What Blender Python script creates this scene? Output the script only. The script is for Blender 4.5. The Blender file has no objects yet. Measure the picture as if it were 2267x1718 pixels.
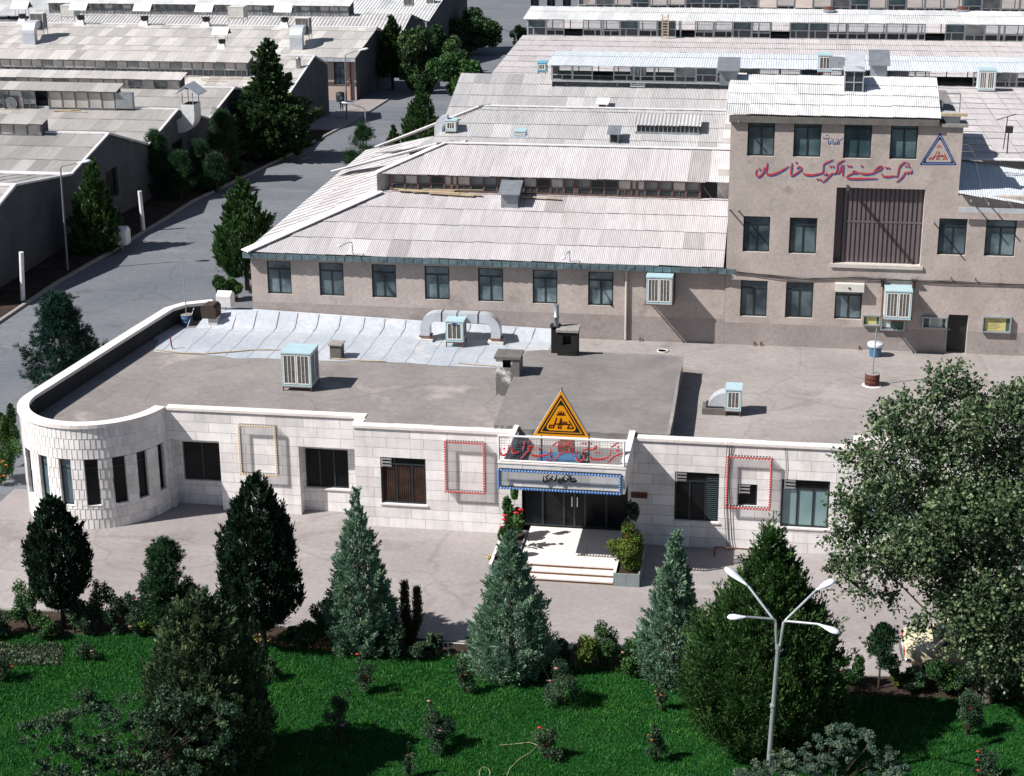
import bpy, bmesh, math, random
import numpy as np
from mathutils import Vector, Matrix

# ------------------------------------------------------------------ camera, sky, sun, exposure
SC = bpy.context.scene
COL = SC.collection
FPX, PIT, YAW, ROL, CH = 3852.56, 0.332462657, 0.15857549, -0.00806714482, 27.0
F = np.array([-math.sin(YAW)*math.cos(PIT), math.cos(YAW)*math.cos(PIT), -math.sin(PIT)])
_r = np.array([math.cos(YAW), math.sin(YAW), 0.0]); _u = np.cross(_r, F)
R = _r*math.cos(ROL)+_u*math.sin(ROL); U = -_r*math.sin(ROL)+_u*math.cos(ROL)
CAMP = np.array([0, 0, CH])
cd = bpy.data.cameras.new('camera'); cam = bpy.data.objects.new('camera', cd); COL.objects.link(cam)
cd.sensor_width = 36; cd.sensor_fit = 'HORIZONTAL'; cd.lens = FPX/2267*36; cd.clip_start = 1; cd.clip_end = 2000
cam.matrix_world = Matrix(((R[0], U[0], -F[0], 0), (R[1], U[1], -F[1], 0), (R[2], U[2], -F[2], CH), (0, 0, 0, 1)))
SC.camera = cam
SUND = Vector((0.87, 0.46, -1.0)).normalized()
sl = bpy.data.lights.new('sun', 'SUN'); sun = bpy.data.objects.new('sun', sl); COL.objects.link(sun)
sl.energy = 5.0; sl.angle = math.radians(0.5); sl.color = (1.0, 0.965, 0.925)
sun.rotation_euler = SUND.to_track_quat('-Z', 'Y').to_euler()
W = bpy.data.worlds.new('World'); SC.world = W; W.use_nodes = True
nt = W.node_tree; bg = nt.nodes['Background']
sky = nt.nodes.new('ShaderNodeTexSky'); sky.sky_type = 'NISHITA'; sky.sun_disc = False
sky.sun_elevation = math.asin(-SUND.z); sky.sun_rotation = math.atan2(-SUND.x, -SUND.y)
nt.links.new(sky.outputs[0], bg.inputs[0]); bg.inputs[1].default_value = 0.05
SC.view_settings.view_transform = 'Standard'; SC.view_settings.look = 'None'
SC.view_settings.exposure = 0.5; SC.view_settings.gamma = 1
SC.cycles.max_bounces = 5; SC.cycles.diffuse_bounces = 2; SC.cycles.transparent_max_bounces = 8

# ------------------------------------------------------------------ measuring helpers (photo measure -> metres on a known plane)
def ray(x, y): return F+R*((x-1133.5)/FPX)-U*((y-859)/FPX)
def Zp(x, y, z=0.0):
    d = ray(x, y); return Vector(CAMP+d*((z-CH)/d[2]))
def Yp(x, y, Y):
    d = ray(x, y); return Vector(CAMP+d*(Y/d[1]))
def Xp(x, y, X):
    d = ray(x, y); return Vector(CAMP+d*(X/d[0]))
def Pp(x, y, P, n):
    d = ray(x, y); n = np.array(n, float); t = ((np.array(P, float)-CAMP)@n)/(d@n); return Vector(CAMP+d*t)
def ground_z(Y):
    t = Y-108.0
    return 0.0 if t < -6 else (-0.055*t if t > 6 else -0.055*(t+6)**2/24)
def Gp(x, y):
    p = Zp(x, y, 0)
    for i in range(12): p = Zp(x, y, ground_z(p.y))
    return p

# ------------------------------------------------------------------ materials
MATS = {}
def newmat(name):
    m = bpy.data.materials.new(name); m.use_nodes = True; MATS[name] = m
    return m, m.node_tree, m.node_tree.nodes['Principled BSDF']
def N(t, typ, **kw):
    n = t.nodes.new(typ)
    for k, v in kw.items():
        if k in n.inputs.keys(): n.inputs[k].default_value = v
        else: setattr(n, k, v)
    return n
def ramp(t, fac, stops):
    r = t.nodes.new('ShaderNodeValToRGB'); e = r.color_ramp.elements
    while len(e) < len(stops): e.new(0.5)
    for i, (p, c) in enumerate(stops): e[i].position = p; e[i].color = (*c, 1)
    t.links.new(fac, r.inputs[0]); return r
def coords(t, scale=(1, 1, 1), rot=(0, 0, 0), kind='Object'):
    tc = t.nodes.new('ShaderNodeTexCoord'); mp = t.nodes.new('ShaderNodeMapping')
    mp.inputs['Scale'].default_value = scale; mp.inputs['Rotation'].default_value = rot
    t.links.new(tc.outputs[kind], mp.inputs[0]); return mp.outputs[0]
def noise(t, co, scale, detail=6, rough=0.6):
    n = t.nodes.new('ShaderNodeTexNoise'); n.inputs['Scale'].default_value = scale
    n.inputs['Detail'].default_value = detail; n.inputs['Roughness'].default_value = rough
    t.links.new(co, n.inputs['Vector']); return n.outputs['Fac']
def mix(t, a, b, fac, mode='MIX'):
    m = t.nodes.new('ShaderNodeMix'); m.data_type = 'RGBA'; m.blend_type = mode
    for s, v in ((6, a), (7, b), (0, fac)):
        if isinstance(v, (int, float)): m.inputs[s].default_value = v
        elif isinstance(v, tuple): m.inputs[s].default_value = (*v, 1)
        else: t.links.new(v, m.inputs[s])
    return m.outputs[2]
def bump(t, b, h, strength=0.5, dist=0.02):
    n = t.nodes.new('ShaderNodeBump'); n.inputs['Strength'].default_value = strength; n.inputs['Distance'].default_value = dist
    t.links.new(h, n.inputs['Height']); t.links.new(n.outputs[0], b.inputs['Normal'])
def mottled(name, c0, c1, s1=0.4, s2=6.0, rough=0.85, spec=0.3, bumpd=0.0, stain=None, metal=0.0, sc=(1, 1, 1), cracks=0, streak=None):
    m, t, b = newmat(name); co = coords(t, sc)
    a = ramp(t, noise(t, co, s1, 5), [(0.3, c0), (0.7, c1)]).outputs[0]
    f = noise(t, co, s2, 6, 0.7)
    a = mix(t, a, ramp(t, f, [(0.25, (0.72,)*3), (0.75, (1.12,)*3)]).outputs[0], 0.8, 'MULTIPLY')
    if stain:
        k = ramp(t, noise(t, co, stain[1], 7, 0.65), [(stain[2], (0, 0, 0)), (min(1, stain[2]+0.12), (1, 1, 1))]).outputs[0]
        a = mix(t, a, stain[0], k)
    if streak:
        k = ramp(t, noise(t, coords(t, (0.10, 0.9, 1), (0, 0, 0.5)), 1.0, 6, 0.62), [(0.56, (0, 0, 0)), (0.74, (1, 1, 1))]).outputs[0]; m2_ = t.nodes.new('ShaderNodeMath'); m2_.operation = 'MULTIPLY'; m2_.inputs[1].default_value = 0.55; t.links.new(k, m2_.inputs[0]); a = mix(t, a, streak, m2_.outputs[0])
    if cracks:
        nn = t.nodes.new('ShaderNodeTexNoise'); nn.inputs['Scale'].default_value = 0.5; nn.inputs['Detail'].default_value = 6; t.links.new(co, nn.inputs['Vector'])
        vm = t.nodes.new('ShaderNodeVectorMath'); vm.operation = 'MULTIPLY_ADD'; vm.inputs[1].default_value = (2.4, 2.4, 0); t.links.new(nn.outputs['Color'], vm.inputs[0]); t.links.new(co, vm.inputs[2])
        vo = t.nodes.new('ShaderNodeTexVoronoi'); vo.feature = 'DISTANCE_TO_EDGE'; vo.inputs['Scale'].default_value = cracks; t.links.new(vm.outputs[0], vo.inputs['Vector'])
        k = ramp(t, vo.outputs['Distance'], [(0.0, (0.55, 0.54, 0.53)), (0.006, (0.75, 0.74, 0.73)), (0.011, (1, 1, 1))]).outputs[0]; a = mix(t, a, k, 0.34, 'MULTIPLY')
    t.links.new(a, b.inputs['Base Color']); b.inputs['Roughness'].default_value = rough
    b.inputs['Specular IOR Level'].default_value = spec; b.inputs['Metallic'].default_value = metal
    if bumpd: bump(t, b, f, 0.6, bumpd)
    return m
def plain(name, c, rough=0.5, metal=0.0, spec=0.5, var=0.12, s=3.0):
    return mottled(name, tuple(x*(1-var) for x in c), tuple(min(1, x*(1+var)) for x in c), s, s*9, rough, spec, 0, None, metal)

def attr_tone(t):
    a = t.nodes.new('ShaderNodeAttribute'); a.attribute_name = 'tone'; return a.outputs['Fac']
def sheet(name, dark, light, rough=0.6, dirt=(0.5, 0.46, 0.43), dirt_at=0.58, spec=0.3, metal=0.0):
    """corrugated sheeting: every sheet has its own age (tone), with soft dirt and runs"""
    m, t, b = newmat(name); co = coords(t)
    a = ramp(t, attr_tone(t), [(0.0, dark), (0.55, tuple((x+y)/2 for x, y in zip(dark, light))), (1.0, light)]).outputs[0]
    k = ramp(t, noise(t, co, 0.35, 8, 0.62), [(dirt_at, (1, 1, 1)), (dirt_at+0.2, dirt)]).outputs[0]
    a = mix(t, a, k, 0.6, 'MULTIPLY')
    st = noise(t, coords(t, (3.5, 0.35, 1)), 1.6, 5, 0.7)
    a = mix(t, a, ramp(t, st, [(0.3, (0.80, 0.79, 0.78)), (0.6, (1.05, 1.05, 1.05))]).outputs[0], 0.8, 'MULTIPLY')
    t.links.new(a, b.inputs['Base Color']); b.inputs['Roughness'].default_value = rough
    b.inputs['Specular IOR Level'].default_value = spec; b.inputs['Metallic'].default_value = metal
    return m
def leafmat(name, dark, mid, light, trans=0.22, rough=0.55):
    m, t, b = newmat(name)
    a = ramp(t, attr_tone(t), [(0.0, dark), (0.5, mid), (1.0, light)]).outputs[0]
    t.links.new(a, b.inputs['Base Color']); b.inputs['Roughness'].default_value = rough
    b.inputs['Specular IOR Level'].default_value = 0.25
    tr = t.nodes.new('ShaderNodeBsdfTranslucent'); t.links.new(mix(t, a, (0.75, 1.0, 0.3), 0.25, 'MULTIPLY'), tr.inputs[0])
    mx = t.nodes.new('ShaderNodeMixShader'); mx.inputs[0].default_value = trans
    t.links.new(b.outputs[0], mx.inputs[1]); t.links.new(tr.outputs[0], mx.inputs[2])
    t.links.new(mx.outputs[0], t.nodes['Material Output'].inputs[0]); return m
def stone(name, c0, c1, joint, bw, bh, rot, uv=False, mortar=0.0095, rough=0.45):
    m, t, b = newmat(name)
    co = coords(t, (1, 1, 1), rot, 'UV' if uv else 'Object')
    br = t.nodes.new('ShaderNodeTexBrick'); t.links.new(co, br.inputs[0])
    for k, v in (('Scale', 1.0), ('Mortar Size', mortar), ('Mortar Smooth', 0.2), ('Brick Width', bw), ('Row Height', bh), ('Bias', 0.0)): br.inputs[k].default_value = v
    br.offset = 0.37; br.squash = 1.0
    br.inputs['Color1'].default_value = (*c0, 1); br.inputs['Color2'].default_value = (*c1, 1); br.inputs['Mortar'].default_value = (*joint, 1)
    oc = coords(t)
    v = ramp(t, noise(t, oc, 1.1, 8, 0.7), [(0.3, (0.80, 0.79, 0.80)), (0.62, (1.04, 1.03, 1.02))]).outputs[0]
    a = mix(t, br.outputs['Color'], v, 0.9, 'MULTIPLY')
    v2 = ramp(t, noise(t, coords(t, (2.2, 2.2, 0.25)), 1.5, 6, 0.7), [(0.34, (0.82, 0.79, 0.76)), (0.52, (1, 1, 1))]).outputs[0]
    a = mix(t, a, v2, 0.7, 'MULTIPLY')
    t.links.new(a, b.inputs['Base Color']); b.inputs['Roughness'].default_value = rough; b.inputs['Specular IOR Level'].default_value = 0.35
    iv = t.nodes.new('ShaderNodeMath'); iv.operation = 'SUBTRACT'; iv.inputs[0].default_value = 1; t.links.new(br.outputs['Fac'], iv.inputs[1])
    bump(t, b, iv.outputs[0], 0.5, 0.006)
    return m

HPI = math.pi/2
mottled('asphalt', (0.125, 0.138, 0.158), (0.185, 0.192, 0.21), 0.10, 3.0, 0.9, 0.2, 0.01, ((0.10, 0.098, 0.105), 0.25, 0.60), cracks=0.11, streak=(0.25, 0.25, 0.26))
mottled('forecourt', (0.26, 0.235, 0.228), (0.36, 0.325, 0.315), 0.16, 5.0, 0.9, 0.2, 0.01, ((0.19, 0.168, 0.16), 0.3, 0.60), cracks=0.10, streak=(0.42, 0.38, 0.365))
mottled('kerbstone', (0.25, 0.24, 0.23), (0.34, 0.32, 0.30), 1.0, 12, 0.9, 0.2, 0.01)
mottled('soil', (0.032, 0.024, 0.019), (0.07, 0.050, 0.040), 1.2, 14, 1.0, 0.05, 0.05)
mottled('turf', (0.010, 0.055, 0.008), (0.022, 0.090, 0.014), 0.5, 14, 1.0, 0.05, 0.05)
mottled('roof_felt', (0.205, 0.188, 0.182), (0.295, 0.268, 0.255), 0.35, 4.0, 0.9, 0.2, 0.01, ((0.38, 0.34, 0.315), 0.28, 0.57), cracks=0.17)
mottled('roof_felt_right', (0.265, 0.24, 0.228), (0.355, 0.322, 0.306), 0.3, 4.0, 0.9, 0.2, 0.01, ((0.20, 0.18, 0.17), 0.35, 0.58), cracks=0.15, streak=(0.42, 0.385, 0.37))
mottled('slab_felt', (0.165, 0.155, 0.152), (0.245, 0.23, 0.222), 0.45, 3.0, 0.9, 0.2, 0.012, ((0.24, 0.22, 0.21), 0.4, 0.62))
mottled('silver_coat', (0.37, 0.41, 0.46), (0.50, 0.525, 0.565), 0.5, 5.0, 0.5, 0.4, 0.006, ((0.55, 0.51, 0.50), 0.6, 0.58))
plain('seam', (0.36, 0.385, 0.43), 0.6)
stone('marble', (0.72, 0.695, 0.69), (0.90, 0.88, 0.87), (0.44, 0.40, 0.38), 1.45, 0.41, (HPI, 0, 0))
stone('marble_side', (0.72, 0.695, 0.69), (0.90, 0.88, 0.87), (0.44, 0.40, 0.38), 1.45, 0.41, (HPI, HPI, 0))
mottled('marble_cap', (0.76, 0.69, 0.65), (0.86, 0.80, 0.76), 0.8, 8, 0.5, 0.35)
m_, t_, b_ = newmat('shingle')
a_ = ramp(t_, attr_tone(t_), [(0.0, (0.50, 0.47, 0.45)), (0.25, (0.70, 0.68, 0.67)), (1.0, (0.86, 0.84, 0.82))]).outputs[0]
a_ = mix(t_, a_, ramp(t_, noise(t_, coords(t_), 1.3, 8, 0.7), [(0.32, (0.75, 0.72, 0.70)), (0.6, (1.03, 1.03, 1.03))]).outputs[0], 0.8, 'MULTIPLY')
t_.links.new(a_, b_.inputs['Base Color']); b_.inputs['Roughness'].default_value = 0.5
m_, t_, b_ = newmat('glass_clear'); tr_ = t_.nodes.new('ShaderNodeBsdfTransparent'); mx_ = t_.nodes.new('ShaderNodeMixShader'); mx_.inputs[0].default_value = 0.22
tr_.inputs[0].default_value = (0.86, 0.90, 0.92, 1); b_.inputs['Base Color'].default_value = (0.16, 0.18, 0.19, 1); b_.inputs['Roughness'].default_value = 0.2
t_.links.new(tr_.outputs[0], mx_.inputs[1]); t_.links.new(b_.outputs[0], mx_.inputs[2]); t_.links.new(mx_.outputs[0], t_.nodes['Material Output'].inputs[0])
plain('shingle_joint', (0.22, 0.20, 0.19), 0.9)
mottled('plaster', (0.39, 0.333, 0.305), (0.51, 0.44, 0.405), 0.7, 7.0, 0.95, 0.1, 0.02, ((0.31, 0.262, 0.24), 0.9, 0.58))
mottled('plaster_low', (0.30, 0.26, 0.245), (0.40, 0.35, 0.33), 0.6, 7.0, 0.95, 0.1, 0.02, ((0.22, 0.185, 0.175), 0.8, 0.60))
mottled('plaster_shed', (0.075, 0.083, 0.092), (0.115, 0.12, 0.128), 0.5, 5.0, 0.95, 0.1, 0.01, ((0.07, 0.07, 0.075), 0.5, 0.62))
mottled('plaster_pink', (0.46, 0.36, 0.315), (0.55, 0.44, 0.39), 0.6, 5.0, 0.95, 0.1, 0.01)
mottled('plaster_rim', (0.50, 0.46, 0.42), (0.60, 0.55, 0.50), 1, 8, 0.9, 0.1)
mottled('white_wash', (0.55, 0.52, 0.50), (0.70, 0.67, 0.64), 0.7, 6, 0.9, 0.1, 0.01, ((0.30, 0.27, 0.25), 0.9, 0.62))
sheet('sheet_front', (0.35, 0.33, 0.335), (0.58, 0.555, 0.565), 0.6, (0.76, 0.68, 0.65))
sheet('sheet_grey', (0.34, 0.335, 0.34), (0.52, 0.51, 0.51), 0.6)
sheet('sheet_pink', (0.46, 0.43, 0.432), (0.57, 0.535, 0.535), 0.6, (0.80, 0.75, 0.73))
sheet('sheet_white', (0.52, 0.53, 0.53), (0.74, 0.74, 0.735), 0.5, (0.62, 0.62, 0.62), 0.52)
sheet('sheet_shed', (0.26, 0.252, 0.242), (0.47, 0.45, 0.43), 0.7)
sheet('sheet_shed_pale', (0.36, 0.345, 0.33), (0.60, 0.575, 0.55), 0.7)
sheet('sheet_blue', (0.52, 0.565, 0.61), (0.64, 0.68, 0.72), 0.45, (0.8, 0.8, 0.8))
plain('flashing', (0.72, 0.71, 0.72), 0.5)
plain('galvanised', (0.34, 0.37, 0.40), 0.42, 0.55, 0.5, 0.18, 2.5)
plain('galvanised_pale', (0.58, 0.61, 0.65), 0.45, 0.3, 0.5, 0.12, 2.5)
plain('fascia_steel', (0.13, 0.19, 0.215), 0.45, 0.2, 0.5, 0.25, 2.2)
plain('steel_dark', (0.035, 0.035, 0.037), 0.5, 0.2)
plain('rust', (0.16, 0.068, 0.045), 0.85, 0.0, 0.2, 0.3, 6)
plain('rust_window', (0.14, 0.09, 0.08), 0.7, 0.0, 0.3, 0.3, 4)
mottled('parapet_shade', (0.030, 0.030, 0.033), (0.055, 0.054, 0.055), 0.6, 5, 0.8, 0.2)  # near black: the shade on the inner parapet faces is put into their colour
plain('rust_paint', (0.20, 0.075, 0.06), 0.7, 0.0, 0.3, 0.25, 4)
plain('frame_dark', (0.018, 0.026, 0.030), 0.4)
plain('frame_grey', (0.38, 0.40, 0.42), 0.5, 0.2)
plain('frame_shed', (0.16, 0.165, 0.17), 0.6, 0.1)
def glass(name, c0, c1, rough, s=0.8, spec=0.5):
    m, t, b = newmat(name)
    a = ramp(t, noise(t, coords(t), s, 3, 0.5), [(0.36, c0), (0.64, c1)]).outputs[0]
    t.links.new(a, b.inputs['Base Color']); b.inputs['Roughness'].default_value = rough; b.inputs['Specular IOR Level'].default_value = spec
glass('glass_frost', (0.035, 0.062, 0.078), (0.17, 0.225, 0.25), 0.30, 1.1)
glass('glass_frost_pale', (0.06, 0.095, 0.11), (0.23, 0.29, 0.31), 0.35, 1.5)
glass('glass_frost_dark', (0.02, 0.035, 0.045), (0.11, 0.15, 0.17), 0.25, 0.9)
glass('glass_dark', (0.005, 0.006, 0.008), (0.014, 0.016, 0.018), 0.25, 0.8, 0.15)
glass('glass_blue', (0.030, 0.060, 0.075), (0.11, 0.17, 0.19), 0.25)
glass('glass_monitor', (0.07, 0.085, 0.095), (0.30, 0.31, 0.31), 0.35, 0.9)
glass('glass_monitor_dark', (0.022, 0.030, 0.036), (0.05, 0.06, 0.07), 0.3, 0.9)
glass('glass_bright', (0.34, 0.32, 0.31), (0.52, 0.49, 0.47), 0.4, 0.9)
glass('glass_teal', (0.16, 0.26, 0.27), (0.24, 0.34, 0.35), 0.3)
plain('curtain', (0.045, 0.027, 0.021), 0.9, 0, 0.1, 0.5, 2)
plain('blind', (0.055, 0.085, 0.095), 0.6)
plain('cooler_blue', (0.42, 0.58, 0.62), 0.45, 0, 0.5, 0.08)
plain('cooler_white', (0.74, 0.75, 0.74), 0.5, 0, 0.5, 0.08)
plain('cooler_sky', (0.14, 0.42, 0.60), 0.45, 0, 0.5, 0.08)
plain('cooler_cream', (0.66, 0.64, 0.58), 0.5, 0, 0.5, 0.08)
plain('louvre', (0.13, 0.115, 0.10), 0.8, 0, 0.2, 0.4, 7)
plain('louvre_rusty', (0.16, 0.12, 0.10), 0.9, 0, 0.2, 0.5, 7)
plain('white_paint', (0.80, 0.80, 0.79), 0.4)
plain('lamp_white', (0.70, 0.74, 0.80), 0.3)
plain('pole_grey', (0.38, 0.41, 0.43), 0.4, 0.4)
plain('pole_dim', (0.20, 0.21, 0.21), 0.6, 0.2)
plain('black', (0.012, 0.012, 0.014), 0.6)
plain('soot', (0.020, 0.020, 0.021), 0.8, 0, 0.2, 0.3)
mottled('chimney_paint', (0.13, 0.125, 0.12), (0.20, 0.19, 0.18), 1.0, 9, 0.9, 0.2, 0.01, ((0.80, 0.79, 0.77), 1.3, 0.53))
plain('concrete', (0.30, 0.28, 0.26), 0.9, 0, 0.2, 0.2, 3)
plain('concrete_dark', (0.15, 0.14, 0.13), 0.9, 0, 0.2, 0.2, 3)
plain('brown_cover', (0.065, 0.048, 0.040), 0.9, 0, 0.1, 0.2)
plain('drum_blue', (0.055, 0.11, 0.21), 0.6, 0.1, 0.4, 0.4, 5)
plain('drum_rust', (0.105, 0.040, 0.030), 0.8, 0, 0.2, 0.3, 4)
plain('bucket_blue', (0.055, 0.17, 0.32), 0.45)
plain('sign_orange', (0.82, 0.33, 0.006), 0.35, 0, 0.5, 0.03)
plain('sign_black', (0.006, 0.010, 0.016), 0.4)
plain('sign_maroon', (0.085, 0.008, 0.006), 0.4)
plain('sign_red', (0.58, 0.030, 0.038), 0.35)
plain('paint_red', (0.50, 0.050, 0.060), 0.8, 0, 0.2, 0.15, 6)
plain('paint_blue', (0.030, 0.085, 0.25), 0.8, 0, 0.2, 0.2, 6)
plain('paint_red_faded', (0.50, 0.13, 0.13), 0.8, 0, 0.2, 0.15, 6)
plain('letter_dark', (0.030, 0.038, 0.024), 0.5, 0.3)
plain('bulb_blue', (0.09, 0.24, 0.56), 0.15)
plain('bulb_red', (0.55, 0.03, 0.03), 0.2)
plain('bulb_yellow', (0.70, 0.54, 0.34), 0.2)
plain('bulb_white', (0.78, 0.77, 0.75), 0.3)
plain('plaque', (0.13, 0.045, 0.028), 0.4)
plain('poster_yellow', (0.55, 0.50, 0.20), 0.7)
plain('poster_white', (0.55, 0.60, 0.58), 0.7)
plain('board_back', (0.05, 0.10, 0.09), 0.4)
plain('gate_steel', (0.15, 0.122, 0.132), 0.55, 0.1, 0.4, 0.1)
plain('door_dark', (0.010, 0.011, 0.013), 0.5)
plain('timber', (0.46, 0.37, 0.26), 0.9, 0, 0.1, 0.25, 5)
plain('bark', (0.075, 0.055, 0.042), 1.0, 0, 0.1, 0.3, 8)
plain('bark_pale', (0.16, 0.13, 0.10), 1.0, 0, 0.1, 0.3, 8)
plain('marble_step', (0.80, 0.735, 0.70), 0.5, 0, 0.4, 0.06, 2)
plain('riser_brown', (0.24, 0.13, 0.075), 0.8, 0, 0.2, 0.3, 5)
plain('planter_slate', (0.24, 0.28, 0.285), 0.6, 0, 0.3, 0.1)
plain('car_cream', (0.70, 0.62, 0.42), 0.25, 0, 0.6, 0.03)
plain('chrome', (0.45, 0.46, 0.48), 0.15, 0.9)
plain('tyre', (0.014, 0.014, 0.015), 0.8)
plain('lamp_red', (0.45, 0.03, 0.02), 0.25)
plain('cloth_navy', (0.010, 0.011, 0.016), 0.9)
plain('cloth_blue', (0.010, 0.06, 0.17), 0.9)
plain('skin', (0.30, 0.17, 0.11), 0.6)
plain('petal_red', (0.62, 0.018, 0.022), 0.6)
plain('petal_pink', (0.66, 0.22, 0.27), 0.6)
plain('petal_yellow', (0.70, 0.48, 0.10), 0.6)
plain('petal_orange', (0.62, 0.16, 0.02), 0.6)
plain('rope', (0.42, 0.36, 0.24), 0.8)
leafmat('leaf_cypress', (0.006, 0.018, 0.010), (0.014, 0.036, 0.020), (0.030, 0.064, 0.034))
leafmat('leaf_silver', (0.075, 0.14, 0.10), (0.17, 0.28, 0.195), (0.30, 0.44, 0.29))
leafmat('leaf_thuja', (0.014, 0.042, 0.011), (0.036, 0.088, 0.024), (0.085, 0.155, 0.040))
leafmat('leaf_pine', (0.010, 0.034, 0.015), (0.026, 0.072, 0.030), (0.060, 0.125, 0.048))
leafmat('leaf_pine_blue', (0.007, 0.026, 0.020), (0.014, 0.048, 0.034), (0.030, 0.080, 0.055))
leafmat('leaf_poplar', (0.022, 0.046, 0.022), (0.075, 0.125, 0.058), (0.25, 0.32, 0.165), 0.22, 0.36)
leafmat('leaf_street', (0.014, 0.038, 0.015), (0.036, 0.080, 0.030), (0.085, 0.145, 0.052))
leafmat('leaf_shrub', (0.016, 0.050, 0.016), (0.042, 0.108, 0.032), (0.10, 0.20, 0.055))
leafmat('leaf_yellowish', (0.045, 0.085, 0.016), (0.10, 0.155, 0.026), (0.20, 0.23, 0.04))
leafmat('leaf_rose', (0.018, 0.042, 0.024), (0.044, 0.088, 0.048), (0.12, 0.18, 0.085))
leafmat('leaf_acacia', (0.045, 0.085, 0.062), (0.085, 0.14, 0.10), (0.18, 0.23, 0.14))
leafmat('leaf_brown', (0.045, 0.036, 0.018), (0.075, 0.062, 0.030), (0.11, 0.095, 0.045))
leafmat('leaf_dusky', (0.018, 0.040, 0.020), (0.052, 0.092, 0.045), (0.15, 0.20, 0.095))
leafmat('grass_blade', (0.006, 0.056, 0.011), (0.017, 0.125, 0.023), (0.110, 0.25, 0.042), 0.18)
plain('mauve', (0.11, 0.055, 0.10), 0.8)

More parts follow.
